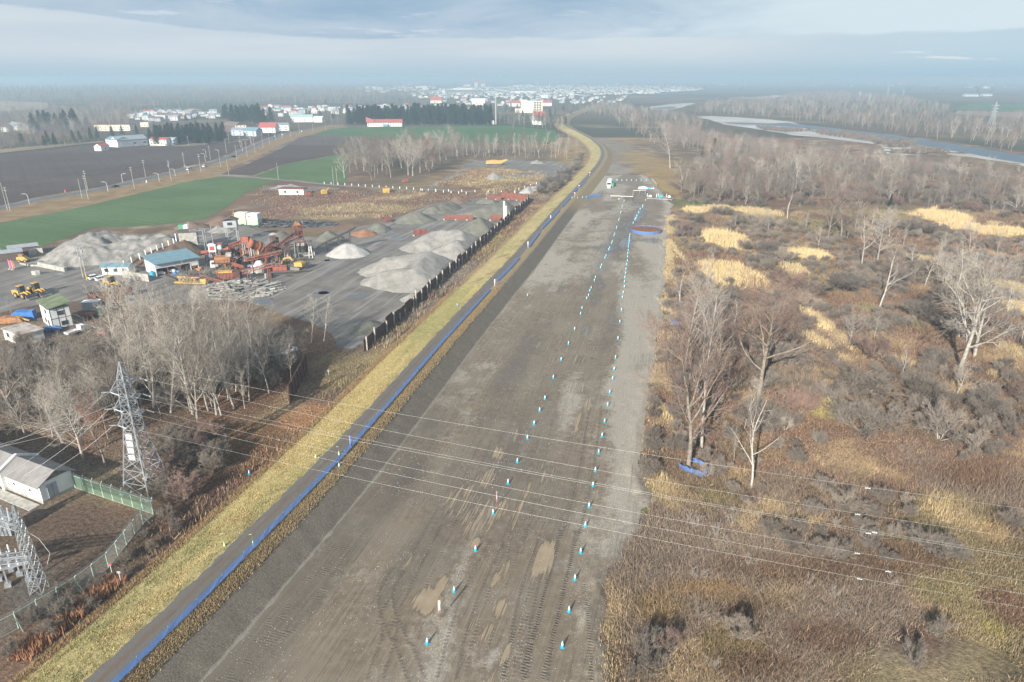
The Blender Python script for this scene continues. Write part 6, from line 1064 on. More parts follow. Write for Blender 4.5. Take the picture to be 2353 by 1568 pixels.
def excavator(p, rz, label, letters=None):
    e = thing('excavator', label, 'excavator', p, rz)
    for y in (-1.15, 1.15): tr = MB().prof([(-1.9, .25), (-1.6, 0), (1.6, 0), (1.9, .25), (1.9, .65), (1.6, .9), (-1.6, .9), (-1.9, .65)], y - .3, y + .3).build('track', pm('track_steel', (.22, .21, .19), (.12, .115, .11), 3., .8), e)
    MB().cyl((0, 0, .8), (0, 0, 1.2), .8, .8, 14).build('slew_ring', M_dark, e); b = MB().prof([(-2.9, 1.2), (-3.0, 2.2), (-2.6, 2.7), (.2, 2.55), (.2, 1.15)], -1.3, 1.3).build('upper_body', M_yel, e)
    c = MB().prof([(.1, 1.2), (.1, 2.95), (1.2, 2.95), (1.55, 2.1), (1.5, 1.2)], .35, 1.3).build('cab', M_dark, e); MB().box(.3, 1.2, .33, 1.32, 1.9, 2.8).build('window', M_glass, c)
    mb = MB(); mb.beam((.4, -.15, 1.9), (2.3, -.15, 3.9), .45, .6); mb.beam((2.2, -.15, 3.9), (4.8, -.15, 3.2), .42, .5); mb.build('boom', M_yel, e); MB().beam((4.7, -.15, 3.4), (5.9, -.15, 1.2), .32, .42).build('stick', M_yel, e); MB().prof([(5.7, 1.4), (5.2, .9), (5.3, .25), (5.9, .1), (6.3, .7)], -.7, .4).build('bucket', M_dark, e)
    if letters:
        cu = bpy.data.curves.new('lettering', 'FONT'); cu.body = letters; cu.size = .62; cu.align_x = 'CENTER'; cu.extrude = .01; tmp = bpy.data.objects.new('lettering_source', cu); o = bpy.data.objects.new('lettering', bpy.data.meshes.new_from_object(tmp)); bpy.data.objects.remove(tmp); COL.objects.link(o); o.parent = b; o.data.materials.append(M_dark); o.location = (-1.9, -1.33, 1.75); o.rotation_euler = (R(90), 0, 0)
    return e
def car(p, rz, label, m, kind='hatch', group=None):
    e = thing('car', label, 'car', p, rz, group); L_ = 2.2
    MB().prof([(-2.15, .3), (-2.2, .75), (-2.1, .95), (.9, .98), (2.05, .78), (2.15, .5), (2.1, .28)], -.84, .84).build('body', m, e)
    top = [(-2.05, .95), (-1.75, 1.48), (.1, 1.5), (1.0, .97)] if kind != 'van' else [(-2.1, .95), (-2.0, 1.85), (1.2, 1.85), (1.85, .97)]
    g = MB().prof(top, -.74, .74).build('windows', M_glass, e); MB().prof([(top[1][0] - .02, top[1][1]), (top[1][0] + .05, top[1][1] + .06), (top[2][0] - .05, top[2][1] + .06), (top[2][0] + .02, top[2][1])], -.76, .76).build('roof', m, e); wheels(e, [(-1.35, .8), (-1.35, -.8), (1.3, .8), (1.3, -.8)], .32, .2, M_galv); return e
def pickup(p, rz, label, m):
    e = thing('flatbed_truck', label, 'truck', p, rz); c = MB().prof([(.7, .6), (.7, 2.1), (1.9, 2.1), (2.5, 1.4), (2.6, .6)], -.85, .85).build('cab', m, e); MB().prof([(1.85, 1.3), (1.88, 1.98), (2.0, 1.95), (2.45, 1.38)], -.8, .87).build('window', M_glass, c); mb = MB(); mb.box(-2.6, .6, -.9, .9, .75, .9)
    for y in (-.9, .84): mb.box(-2.6, .6, y, y + .06, .9, 1.25)
    mb.box(-2.6, -2.54, -.84, .84, .9, 1.25); mb.build('flatbed', m, e); MB().box(-2.5, 2.4, -.4, .4, .4, .75).build('chassis', M_dark, e); wheels(e, [(-1.7, .75), (-1.7, -.75), (1.8, .75), (1.8, -.75)], .4, .22, M_galv); return e
def px(K_, x, y, z=0.): return at(*K_(x, y), z)
loader(px(C3, 275, 850), ang(px(C3, 190, 840), px(C3, 350, 870)), 'yellow wheel loader nearer the camera of the parked pair'); loader(px(C3, 445, 815), ang(px(C3, 380, 790), px(C3, 560, 830)), 'yellow wheel loader behind, of the parked pair'); loader(px(C3, 1310, 735), ang(px(C3, 1250, 720), px(C3, 1390, 750)), 'yellow wheel loader beside the white parked cars')
excavator(px(C4, 1720, 900), ang(px(C4, 1820, 880), px(C4, 1560, 850)) + .1, 'yellow excavator with raised bent boom beside the crusher plant', 'CAT')
cw = pm('white_car_paint', (.78, .78, .77), (.72, .72, .72), 1., .3); ck = pm('black_car_paint', (.02, .02, .022), (.03, .03, .03), 1., .25); cs = pm('silver_car_paint', (.45, .47, .49), (.4, .42, .44), 1., .3)
car(px(C3, 1110, 635), ang(px(C3, 1050, 640), px(C3, 1180, 615)), 'white car nearer the utility pole, of two parked by the hut', cw); car(px(C3, 1195, 650), ang(px(C3, 1140, 655), px(C3, 1260, 630)), 'white car beside the loader, of two parked by the hut', cw)
pickup(px(C3, 890, 1270), ang(px(C3, 800, 1285), px(C3, 970, 1230)), 'white flatbed truck parked beside the green roofed site house', cw)
car(px(C1, 1290, 52), .3, 'grey car half hidden at the wood edge by the rust wall', cs); car(px(C1, 1335, 38), .5, 'pale car at the wood edge beside the grey car', cw)
car(px(C0, 790, 188), ang(px(C0, 740, 195), px(C0, 840, 175)), 'black car driving on the road between the fields', ck); car(px(C0, 1297, 70), ang(px(C0, 1200, 85), px(C0, 1400, 50)), 'white car nearer the camera, of two on the road', cw, 'van'); car(px(C0, 1402, 48), ang(px(C0, 1300, 70), px(C0, 1500, 25)), 'white car further up the road, of two close together', cw)
for K_, x, y, lb, m in [(CF, 1598, 640, 'dark car on the road beside the street poles', ck), (CF, 1888, 497, 'small silver car where the road bends by the red roof', cs), (CF, 1940, 488, 'small white car where the road bends by the red roof', cw), (CF, 2072, 464, 'tiny white car at the far end of the road', cw)]: car(px(K_, x, y), 1.1, lb, m)
# ---- generic small buildings
def gable_house(p, rz, w, d, h, rise, wm, rm, label, cat='house', name='house', group=None, wins=0, door=True, flat=False, ov=.45, wm2=None):
    """front along local x (w), depth along +y (d); ridge along x"""
    e = thing(name, label, cat, p, rz, group); MB().box(0, w, 0, d, -.1, h).build('wall', wm, e)
    if flat: MB().box(-.25, w + .25, -.25, d + .25, h + .003, h + .35).build('roof', rm, e)
    else:
        MB().add([(0, 0, h), (0, d, h), (0, d / 2, h + rise), (w, 0, h), (w, d, h), (w, d / 2, h + rise)], [(0, 1, 2), (3, 5, 4), (0, 2, 5, 3), (1, 4, 5, 2)]).build('gable', wm, e); mb = MB(); sl_ = rise / (d / 2); tk = .16
        for y0, y1 in ((-ov, d / 2), (d + ov, d / 2)):
            z0 = h - ov * sl_ + .04; z1 = h + rise + .04; mb.add([(-ov, y0, z0), (w + ov, y0, z0), (w + ov, y1, z1), (-ov, y1, z1), (-ov, y0, z0 + tk), (w + ov, y0, z0 + tk), (w + ov, y1, z1 + tk), (-ov, y1, z1 + tk)], [(3, 2, 1, 0), (4, 5, 6, 7), (0, 1, 5, 4), (1, 2, 6, 5), (2, 3, 7, 6), (3, 0, 4, 7)])
        mb.build('roof', rm, e)
    for st_ in range(max(1, int(h // 2.6))):
        for k in range(wins):
            x0 = w * (k + .5) / wins - .6; z0 = st_ * 2.7 + 1.0
            if z0 + 1.2 < h: MB().box(x0, x0 + 1.3, -.05, .06, z0, z0 + 1.15).build('window', M_glass, e)
    if door: MB().box(w - .45 - 1.0, w - .45, -.06, .05, 0, 2.05).build('door', M_grey, e)
    return e
def from3(Kc, near, right, back, htop=None):
    a, b, c = px(Kc, *near), px(Kc, *right), px(Kc, *back); u = (b - a).normalized(); n = Vector((-u.y, u.x, 0)); return a, ang(a, b), (b - a).length, abs((c - a).dot(n))
# blue roofed shed: three open bays and a shutter bay
a, rz, w, d = from3(C3, (1812, 612), (2300, 522), (1600, 562)); d = max(d, 7.5); h = zat(a.y, C3(1772, 470)[1]); e = thing('machine_shed', 'long shed with blue roof and open bays beside the crusher plant', 'shed', a, rz); m_sh = pm('shed_steel', (.47, .50, .52), (.40, .43, .45), .5, .6)
mb = MB(); mb.box(0, .15, 0, d, 0, h); mb.box(w - .15, w, 0, d, 0, h); mb.box(.15, w - .15, d - .15, d, 0, h); mb.box(.15, w - .15, 0, .15, h - 1.5, h); mb.box(w * .80, w * .82, 0, .3, 0, h - 1.5); mb.build('wall', m_sh, e)
MB().add([(-.5, -.9, h + .05), (w + .5, -.9, h + .05), (w + .5, d + .4, h + 1.1), (-.5, d + .4, h + 1.1), (-.5, -.9, h + .25), (w + .5, -.9, h + .25), (w + .5, d + .4, h + 1.3), (-.5, d + .4, h + 1.3)], [(3, 2, 1, 0), (4, 5, 6, 7), (0, 1, 5, 4), (1, 2, 6, 5), (2, 3, 7, 6), (3, 0, 4, 7)]).build('roof', M_bluroof, e)
for f in (.27, .54): MB().box(w * f - .12, w * f + .12, .0, .24, 0, h - 1.5).build('post', M_red, e)
MB().box(w * .83, w * .98, .05, .12, h - 2.6, h - 1.51).build('shutter', M_white, e)
for f, k, m, lb in [(.12, 1.8, M_white, 'pile of white sacks in the first bay of the blue roofed shed'), (.40, 1.5, M_white, 'pile of white sacks in the middle bay of the blue roofed shed'), (.47, 1.0, M_blutarp, 'blue tarp covered load before the blue roofed shed'), (.62, 1.4, M_dark, 'dark machine parts in the third bay of the blue roofed shed'), (.88, 1.3, M_orange, 'orange machine parts before the shutter of the blue roofed shed'), (.98, 1.2, M_orange, 'orange cart at the corner of the blue roofed shed')]:
    mb = MB(); r = random.Random(int(f * 100))
    for _ in range(9): x, y, z = r.uniform(-1, 1), r.uniform(-.7, .7), r.uniform(0, .6); s_ = r.uniform(.3, .6); mb.prism([(x - s_, y - s_ * .7), (x + s_ * .8, y - s_), (x + s_, y + s_ * .6), (x - s_ * .6, y + s_)], z, z + s_ * k)
    o = mb.build('goods_pile', m); o.location = a + Matrix.Rotation(rz, 3, 'Z') @ Vector((w * f, -1.2 if f in (.47, .98) else 1.6, 0)); tag(o, lb, 'goods')
# hut, site house, shacks
a, rz, w, d = from3(C3, (1195, 600), (1345, 575), (1175, 575)); e = gable_house(px(C3, 1185, 590), ang(px(C3, 1185, 590), px(C3, 1350, 590)) + .05, 8.5, 4.2, 2.7, .6, M_white, M_bluroof, 'small white office hut with blue roof behind the parked cars', 'hut', 'office_hut', None, 3)
a, rz, w, d = from3(C3, (620, 1222), (848, 1172), (400, 1150)); h = zat(a.y, C3(566, 985)[1]); e = thing('site_house', 'two storey white panel house with mossy green roof', 'house', a, rz); d = max(d, 6.5)
MB().box(0, w, 0, d, -.1, h).build('wall', pm('panel_white', (.66, .67, .67), (.56, .57, .575), .5, .6), e); mb = MB()
for x in (0, w * .36, w * .72, w): mb.box(x - .06, x + .06, -.05, .03, 0, h)
for z in (.1, h * .5, h - .1): mb.box(-.05, w + .05, -.06, .03, z - .07, z + .07)
mb.build('panel_frame', M_dark, e); MB().prof([(-.5, h + .02), (w + .5, h + .9), (w + .5, h + 1.1), (-.5, h + .25)], -.6, d + .6).build('roof', roofmat('mossy_tin', (.10, .15, .05), (.20, .21, .13), .5, 1), e)
for x, z in ((w * .52, h * .62), (w * .62, h * .12)): f_ = MB().box(x - .75, x + .75, -.07, .05, z, z + 1.15).build('window', M_glass, e); MB().box(x - .85, x + .85, -.09, -.03, z - .08, z).build('sill', M_white, f_)
for y, z in ((d * .45, h * .62), (d * .35, h * .14), (d * .62, h * .14)): MB().box(-.06, .05, y - .7, y + .7, z, z + 1.1).build('window', M_glass, e)
e = gable_house(px(C3, 60, 1330), ang(px(C3, 0, 1290), px(C3, 200, 1370)), 9, 5, 2.6, .5, M_white, roofmat('rust_stained_tin', (.50, .48, .44), (.32, .22, .16), .6), 'low white shack with rust stained roof at the photo edge', 'shack', 'shack', None, 2, True, True)
p = px(C3, 270, 1110); e = thing('tarpaulin_shed', 'lean-to covered with bright blue tarpaulin beside the green roofed house', 'shed', p, .3); MB().prof([(-2.8, 0), (-2.7, 1.6), (-1.5, 2.4), (1.2, 2.0), (2.4, 2.2), (2.6, 0)], 0, 2.6).build('tarpaulin', M_blutarp, e); MB().box(-4.4, -1., -1.6, 0, .9, 1.0).build('plank_shelf', M_grey, e)
for x in (-4.2, -1.2): MB().box(x, x + .12, -1.5, -1.38, 0, .9).build('leg', M_grey, e)
p = px(C3, 140, 1150); e = thing('old_machine', 'orange-yellow old machine lying beside the blue tarpaulin lean-to', 'machine', p, .2); MB().prof([(-3.2, .4), (-3.2, 1.7), (-1, 2.1), (2.4, 1.6), (3, .4)], -.9, .9).build('body', M_orange, e); MB().box(-3.4, 3.2, -1.1, 1.1, .1, .4).build('chassis', M_rust, e); MB().beam((1.5, 0, 1.7), (4.2, 0, .6), .4).build('chute', M_yel, e)
p = px(C3, 275, 440); e = thing('old_machine', 'old yellow machine parked before the pale mound and brown shed', 'machine', p, .1); MB().prof([(-1.6, .6), (-1.7, 1.9), (.6, 2.1), (1.7, 1.2), (1.7, .6)], -.9, .9).build('body', M_yel, e); wheels(e, [(-1, .9), (-1, -.9), (1, .9), (1, -.9)], .55, .35, M_yel); MB().box(-.9, .4, -.7, .7, 2.1, 2.6).build('hood', M_orange, e)
for (x, y), w, lb in [((20, 452), 8, 'flat roofed brown shed at the photo edge below the wheat field'), ((175, 385), 9, 'flat roofed brown shed adjoining the concrete retaining wall')]: gable_house(px(C3, x - 60, y), ang(px(C3, 0, 455), px(C3, 340, 385)) * .6, w, 5, 2.9, 0, M_brownwall, M_grey, lb, 'shed', 'storage_shed', None, 0, True, True)
def cwall(label, pts, h, tk=.35, K_=C3, m=None):
    P = [px(K_, *q) for q in pts]; e = thing('concrete_wall', label, 'wall', P[0]); mb = MB()
    for a, b in zip(P, P[1:]):
        n = max(1, int((b - a).length / 2.2)); v = b - a
        for i in range(n): s0 = a - P[0] + v * (i / n); s1 = a - P[0] + v * ((i + .97) / n); mb.beam(s0 + Vector((0, 0, h / 2)), s1 + Vector((0, 0, h / 2)), tk, h + .08 * (i % 2))
    mb.build('block', m or M_conc, e); return e
cwall('concrete block wall holding back the pale rubble mound', [(455, 490), (600, 520), (765, 552)], 1.5, .9); cwall('dark concrete wall between the brown shed and the mound', [(340, 375), (430, 350), (505, 345)], 2.2); cwall('white stained concrete panel wall before the blue roofed shed', [(1418, 615), (1560, 640), (1725, 668)], 2.3, .25); cwall('low concrete kerb along the yard before the brown shed', [(235, 465), (340, 490), (460, 492)], .6)
for i, (x, y, lb) in enumerate([(1515, 662, 'grey gas cylinder rack against the concrete panel wall'), (1560, 665, 'second grey drum against the concrete panel wall')]): e = thing('steel_drum', lb, 'drum', px(C3, x, y)); MB().cyl((0, 0, 0), (0, 0, 1.7), .5, .5, 12).build('drum', M_galv, e); MB().cyl((0, 0, 1.7), (0, 0, 1.85), .2, .2, 8).build('cap', M_dark, e)
e = thing('water_tank', 'turquoise tank at the corner of the blue roofed shed', 'tank', px(C3, 1762, 610)); MB().cyl((0, 0, 0), (0, 0, 1.6), .75, .75, 14).build('tank', M_cyan, e); MB().cyl((0, 0, 1.6), (0, 0, 1.8), .3, .3, 10).build('lid', M_dark, e)
e = thing('boulder', 'white boulder lying alone on the wet yard', 'boulder', px(C3, 425, 585)); mb = MB(); mb.prism([(-1.2, -.6), (.3, -.9), (1.3, -.2), (1.1, .7), (-.4, .9), (-1.3, .3)], 0, 1.3); mb.build('stone', M_conc, e)
for x, y, m, lb in [(118, 525, pm('pink_cloth', (.62, .08, .22), (.5, .07, .2), 1., .8), 'pink banner flag on a stand in the wet yard'), (152, 530, M_orange, 'orange banner flag on a stand in the wet yard')]: p = px(C3, x, y); e = thing('banner_flag', lb, 'flag', p); MB().cyl((0, 0, 0), (0, 0, 3.4), .05, .05, 6).build('pole', M_white, e); MB().box(.04, .85, -.03, .03, .5, 3.0).build('cloth', m, e); MB().cyl((0, 0, 0), (0, 0, .3), .6, .5, 10).build('foot', M_conc, e)
# stairs / ladders on the bank, skips and odds beside the house
p0, p1 = px(C3, 1925, 205, 5.5), px(C3, 2070, 325, .5); e = thing('access_stair', 'yellow rail stair climbing the brown weedy bank', 'stair', p0); v = p1 - p0; n = Vector((v.y, -v.x, 0)).normalized() * .6; mb = MB()
for k in (-1, 1): mb.beam(n * k, v + n * k, .12); mb.beam(n * k + Vector((0, 0, .9)), v + n * k + Vector((0, 0, .9)), .1)
for i in range(10): mb.beam(v * (i / 9) - n, v * (i / 9) + n, .25, .06); mb.beam(v * (i / 9) - n, v * (i / 9) - n + Vector((0, 0, .9)), .07)
mb.build('stair', M_yel, e)
def skip(p, rz, w, d, h, m, label, rim=None):
    e = thing('open_container', label, 'container', p, rz); mb = MB(); mb.box(0, w, 0, d, .15, .3)
    for b in ((0, w, 0, .1), (0, w, d - .1, d), (0, .1, .1, d - .1), (w - .1, w, .1, d - .1)): mb.box(*b, .3, h)
    mb.build('bin', m, e); mb = MB()
    for b in ((-.05, w + .05, -.05, .12), (-.05, w + .05, d - .12, d + .05), (-.05, .12, .12, d - .12), (w - .12, w + .05, .12, d - .12)): mb.box(*b, h, h + .12)
    mb.build('rim', rim or M_rust, e); MB().box(.2, w - .2, .2, d - .2, .3, h * .6).build('scrap', M_dark, e); return e
skip(px(C3, 1020, 900), .25, 6, 2.4, 2.1, M_rust, 'open rusty container with green end behind the site house'); MB().box(-.08, -.01, .1, 2.3, .3, 2.0).build('end_plate', M_green, bpy.data.objects['open_container']); skip(px(C3, 1110, 950), .35, 7, 2.5, 2.3, M_rust, 'open rusty container nearest the wood'); skip(px(C3, 1240, 860), .35, 6.5, 2.4, 2.2, M_rust, 'open rusty container beside the grey sheet heap')
e = thing('storage_box', 'grey box shed beside the open rusty containers', 'box', px(C3, 955, 1000), .2); MB().box(0, 4.2, 0, 2.4, 0, 2.2).build('body', M_grey, e); MB().box(-.1, 4.3, -.1, 2.5, 2.2, 2.3).build('lid', M_white, e)
e = thing('portable_toilet', 'green and white upright cabin at the wood edge', 'cabin', px(C3, 1135, 1070), .3); MB().box(0, 1.1, 0, 1.1, 0, 2.3).build('body', M_green, e); MB().box(-.08, 1.2, -.08, 1.2, 2.3, 2.45).build('roof', M_white, e); MB().box(.2, .9, -.05, 0, .1, 2.0).build('door', M_flaggrn, e)
for x, y, m, lb in [(1045, 1075, M_red, 'red machine half hidden behind the green upright cabin'), (1205, 1290, M_red, 'bright red tractor-like machine in the wood'), (560, 1240, M_blutarp, 'blue sheet covered things before the site house'), (650, 1235, M_blutarp, 'second blue covered bundle before the site house')]:
    e = thing('covered_machine', lb, 'machine', px(C3, x, y), .4); MB().prof([(-1.4, .3), (-1.3, 1.1), (0, 1.35), (1.2, .9), (1.4, .3)], -.6, .6).build('body', m, e); wheels(e, [(-.8, .6), (-.8, -.6), (.9, .6), (.9, -.6)], .35, .2, M_dark)
for x, y, lb in [(1235, 800, 'orange-yellow beam lying before the utility pole'), (1325, 810, 'second orange-yellow beam lying by the rusty containers')]: o = MB().box(-1.6, 1.6, -.25, .25, 0, .5).build('steel_beam', M_orange); MB().box(-1.5, 1.5, -.1, .1, .5, .62).build('flange', M_orange, o); o.location = px(C3, x, y); tag(o, lb, 'beam')
e = thing('sheet_heap', 'heap of crumpled pale sheets beside the rusty containers', 'heap', px(C3, 1440, 910)); mb = MB(); r = random.Random(4)
for _ in range(22): x, y, z = r.uniform(-3, 3), r.uniform(-1.5, 1.5), r.uniform(0, 1.4); mb.beam((x, y, z), (x + r.uniform(-2, 2), y + r.uniform(-1, 1), z + r.uniform(-.3, .6)), r.uniform(.5, 1.3), .06)
mb.build('sheeting', M_grey, e)
# ---- crusher plant
def conveyor(label, a, b, m=M_red, w=1.1, legs=(.3, .7), tr=.9, belt=True):
    e = thing('conveyor', label, 'conveyor', (a.x, a.y, 0)); o = Vector((a.x, a.y, 0)); A, B = a - o, b - o; d = (B - A).normalized(); s_ = d.cross(Vector((0, 0, 1))).normalized() * w / 2; u = Vector((0, 0, tr)); mb = MB(); L_ = (B - A).length; n = max(3, int(L_ / 1.6))
    for k in (-1, 1):
        mb.beam(A + s_ * k, B + s_ * k, .17); mb.beam(A + s_ * k - u, B + s_ * k - u, .14)
        for i in range(n): mb.beam(A + (B - A) * (i / n) + s_ * k - u, A + (B - A) * ((i + 1) / n) + s_ * k, .09); mb.beam(A + (B - A) * (i / n) + s_ * k, A + (B - A) * (i / n) + s_ * k - u, .08)
    mb.build('truss', m, e)
    if belt: MB().beam(A + Vector((0, 0, .14)), B + Vector((0, 0, .14)), w * .78, .1).build('belt', M_belt, e)
    mb = MB(); mb.cyl(B - s_ * 1.1, B + s_ * 1.1, .35, .35, 10); mb.build('head_drum', M_dark, e)
    for f in legs:
        q = A + (B - A) * f - u; mb = MB()
        if q.z > .4:
            for k in (-1, 1): mb.beam(q + s_ * k, Vector((q.x + s_.x * k * 1.6, q.y + s_.y * k * 1.6, -.1)), .17); mb.beam(q + s_ * k, Vector((q.x - s_.x * k * 1.2, q.y - s_.y * k * 1.2, q.z * .4)), .09)
            mb.build('leg', m, e)
    return e
conveyor('long bright red conveyor in front of the crusher plant', px(C4, 830, 945, 2.4), px(C4, 1410, 800, 6.4), M_red, 1.2, (.3, .8)); conveyor('red conveyor climbing to the orange drum', px(C4, 640, 570, 4.5), px(C4, 985, 445, 9), M_red, 1.4, (.35, .75)); conveyor('red conveyor crossing the middle of the plant', px(C4, 945, 745, 4), px(C4, 1500, 625, 6.4), M_red, 1.3, (.2, .55, .85))
conveyor('steep dark belt conveyor in the middle of the plant', px(C4, 1190, 650, 3), px(C4, 1395, 480, 9), M_rustred, 1.5, (.5,)); conveyor('dark conveyor rising to the screening tower', px(C4, 1360, 620, 3), px(C4, 1655, 380, 11), M_rustred, 1.2, (.3, .7)); conveyor('grey conveyor rising to the screening tower', px(C4, 1400, 590, 3.5), px(C4, 1770, 430, 9), M_conc, 1.1, (.4, .8)); conveyor('pale low conveyor beside the screening tower', px(C4, 1385, 608, 3), px(C4, 1690, 565, 4.5), M_conc, .9, (.3, .7))
conveyor('long thin dark conveyor reaching out to the olive heap', px(C4, 2020, 560, 3), px(C2, 228, 335, 8.5), M_dark, .8, (.25, .55, .85), .6); conveyor('pale chute conveyor leaving the screening tower', px(C4, 1840, 490, 7), px(C4, 1965, 560, 3.5), M_white, .8, (.5,), .5); conveyor('low red conveyor by the yellow screen', px(C4, 650, 1080, 1.2), px(C4, 315, 985, 3.2), M_red, 1., (.4, .8), .6); conveyor('black belt conveyor beside the yellow screen', px(C4, 345, 960, 1.4), px(C4, 535, 885, 3.2), M_dark, 1.1, (.5,), .5); conveyor('short dark conveyor under the red crossing conveyor', px(C4, 770, 820, 1.5), px(C4, 960, 690, 5), M_dark, 1.1, (.5,)); conveyor('thin red gangway between hopper and plant', px(C4, 760, 810, 4), px(C4, 940, 860, 3.2), M_red, .7, (.3, .8), .6, False); conveyor('red lattice gangway on the left of the plant', px(C4, 300, 660, 3), px(C4, 560, 610, 4.4), M_red, 1.2, (.3, .7), .8)
a, b = px(C4, 1015, 520, 7.6), px(C4, 1190, 575, 5.6); e = thing('rotary_drum', 'big orange-red rotary drum sloping down through the plant', 'drum', (a.x, a.y, 0)); o = Vector((a.x, a.y, 0)); A, B = a - o, b - o; MB().cyl(A, B, 1.5, 1.5, 18).build('shell', M_red, e); mb = MB()
for f in (.02, .7, .96): q = A + (B - A) * f; mb.cyl(q, q + (B - A).normalized() * .5, 1.75, 1.75, 18)
mb.build('tyre_ring', M_orange, e); mb = MB()
for f in (.2, .8):
    q = A + (B - A) * f
    for k in (-1, 1): mb.beam((q.x, q.y + k, q.z - 1.2), (q.x, q.y + 1.6 * k, -.1), .3)
mb.build('stand', M_galv, e)
p = px(C4, 965, 470, 8.5); e = thing('feed_box', 'red box with black motor on top of the climbing conveyor', 'machine', (p.x, p.y, 0)); MB().box(-1.2, 1.2, -.9, .9, 7.6, 9.6).build('box', M_red, e); MB().cyl((1.2, 0, 8.3), (2.2, 0, 8.3), .7, .7, 10).build('motor', M_dark, e); mb = MB(); [mb.beam((x, y, -.1), (x, y, 7.6), .2) for x in (-1, 1) for y in (-.8, .8)]; mb.build('leg', M_galv, e)
a = px(C4, 1705, 722); b = px(C4, 1985, 700); rz = ang(a, b); w = (b - a).length; e = thing('screening_tower', 'tall rusty screening tower on a pale concrete base', 'tower', a, rz); mb = MB(); mb.box(0, w, 0, 5, -.1, 1.4); mb.box(0, w * .55, .6, 4.6, 1.4, 5.); mb.build('concrete_base', M_conc, e); mb = MB()
for x in (0.2, w * .26, w * .52):
    for y in (.4, 4.6): mb.beam((x, y, 1.4), (x, y, 11), .28)
for z in (5.1, 7.4, 9.4, 11): mb.beam((.2, .4, z), (w * .52, .4, z), .22); mb.beam((.2, 4.6, z), (w * .52, 4.6, z), .22); mb.beam((.2, .4, z), (.2, 4.6, z), .22); mb.beam((w * .52, .4, z), (w * .52, 4.6, z), .22)
for z in (5.1, 7.4): mb.beam((.2, .4, z), (w * .26, .4, z + 2.2), .12); mb.beam((w * .26, .4, z + 2.2), (w * .52, .4, z), .12)
mb.build('steel_frame', M_rustred, e); MB().prof([(.5, 7.6), (.8, 9.2), (w * .5, 8.8), (w * .48, 7.0)], .8, 4.2).build('screen_box', M_rust, e); MB().prof([(.6, 11.05), (1.4, 12.3), (w * .35, 12.), (w * .45, 11.05)], 1.2, 3.8).build('feed_hopper', M_orange, e); MB().box(w * .58, w * .95, 1, 4, 1.4, 4.8).build('side_bin', M_brownwall, e); mb = MB(); [mb.cyl((w * f, 2.5, 1.4), (w * f, 2.5, 5.2), .5, .3, 8) for f in (.66, .8)]; mb.build('spout', M_conc, e)
p = px(C4, 690, 945); e = thing('feed_hopper', 'orange hopper platform on legs behind the yellow screen', 'hopper', p, .25); mb = MB(); [mb.beam((x, y, -.1), (x, y, 3.4), .3) for x in (-3, 0, 3) for y in (-1.5, 1.5)]; [mb.beam((x, -1.5, .3), (x + 3, -1.5, 3.3), .12) for x in (-3, 0)]; mb.build('leg', M_orange, e); MB().box(-3.6, 3.6, -2, 2, 3.4, 3.6).build('deck', M_rust, e); MB().prof([(-2.8, 3.6), (-3.1, 5.4), (1.8, 5.4), (1.6, 3.6)], -1.5, 1.5).build('bin', M_orange, e); mb = MB(); [mb.beam((x, -2, 3.6), (x, -2, 4.6), .08) for x in np.arange(-3.5, 3.6, 1)]; mb.beam((-3.5, -2, 4.6), (3.5, -2, 4.6), .08); mb.build('railing', M_red, e); MB().box(.5, 2.2, -1.2, 1.2, 5.4, 6.4).build('hood', M_conc, e)
p = px(C4, 715, 1070); e = thing('rust_bin', 'red lattice bin at the front of the plant', 'bin', p, .2); mb = MB(); mb.prof([(-2.6, .8), (-3., 2.8), (2.2, 2.8), (1.8, .8)], -1.4, 1.4); mb.build('bin', M_rustred, e); mb = MB(); [mb.beam((x, -1.45, 0), (x + .6, -1.45, 2.8), .14) for x in (-2.8, -1.8, -.8, .2, 1.2)]; mb.build('brace', M_red, e); MB().box(2.1, 3.9, -1.5, 1.5, .3, 3.1).build('side_plate', M_rust, e); MB().box(-2.6, 1.6, -1.1, 1.1, 2.8, 3.2).build('load', M_yel, e)
p = px(C4, 180, 1120); e = thing('mobile_screen', 'long yellow mobile screen with black hood lying by the scrap heap', 'machine', p, -.12); mb = MB(); mb.box(-5.2, 5, -1.2, 1.2, .4, .8); [mb.beam((x, -1.2, .8), (x + 1.0, -1.2, 2.4), .2) for x in np.arange(-3.6, 2.2, 1.2)]; [mb.beam((x + 1., -1.2, .8), (x, -1.2, 2.4), .2) for x in np.arange(-3.6, 2.2, 1.2)]; mb.box(-3.8, 3.4, -1.3, 1.3, 2.4, 2.7); mb.box(3.4, 5.4, -1.2, 1.2, .8, 2.0); mb.build('frame', M_yel, e); MB().prof([(-4.5, 2.7), (-4.2, 3.6), (-1, 3.9), (0, 2.7)], -1.2, 1.2).build('hood', M_dark, e); MB().prof([(0, 2.72), (1, 3.2), (4.6, 3.0), (5, 2.72)], -1.5, 1.8).build('cover_plate', M_rust, e); MB().beam((-4.8, 0, 1.2), (-9, .4, 2.6), 1., .4).build('tail_conveyor', M_dark, e)
for off in (0, 1.0):
    pts = [px(C4, 310, 650 + off * 14, 4), px(C4, 600, 605 + off * 14, 4.6), px(C4, 715, 585 + off * 14, 5), px(C4, 745, 620 + off * 14, 4), px(C4, 720, 700 + off * 14, 2)]; o = MB().tube(pts, .4, 9).build('duct_pipe', M_red); MB().cyl(pts[1], pts[1] + (pts[2] - pts[1]).normalized() * .3, .52, .52, 9).build('flange', M_orange, o); tag(o, ('upper' if not off else 'lower') + ' orange-red pipe of the pair above the shed end', 'pipe', 'red pipes by the shed')
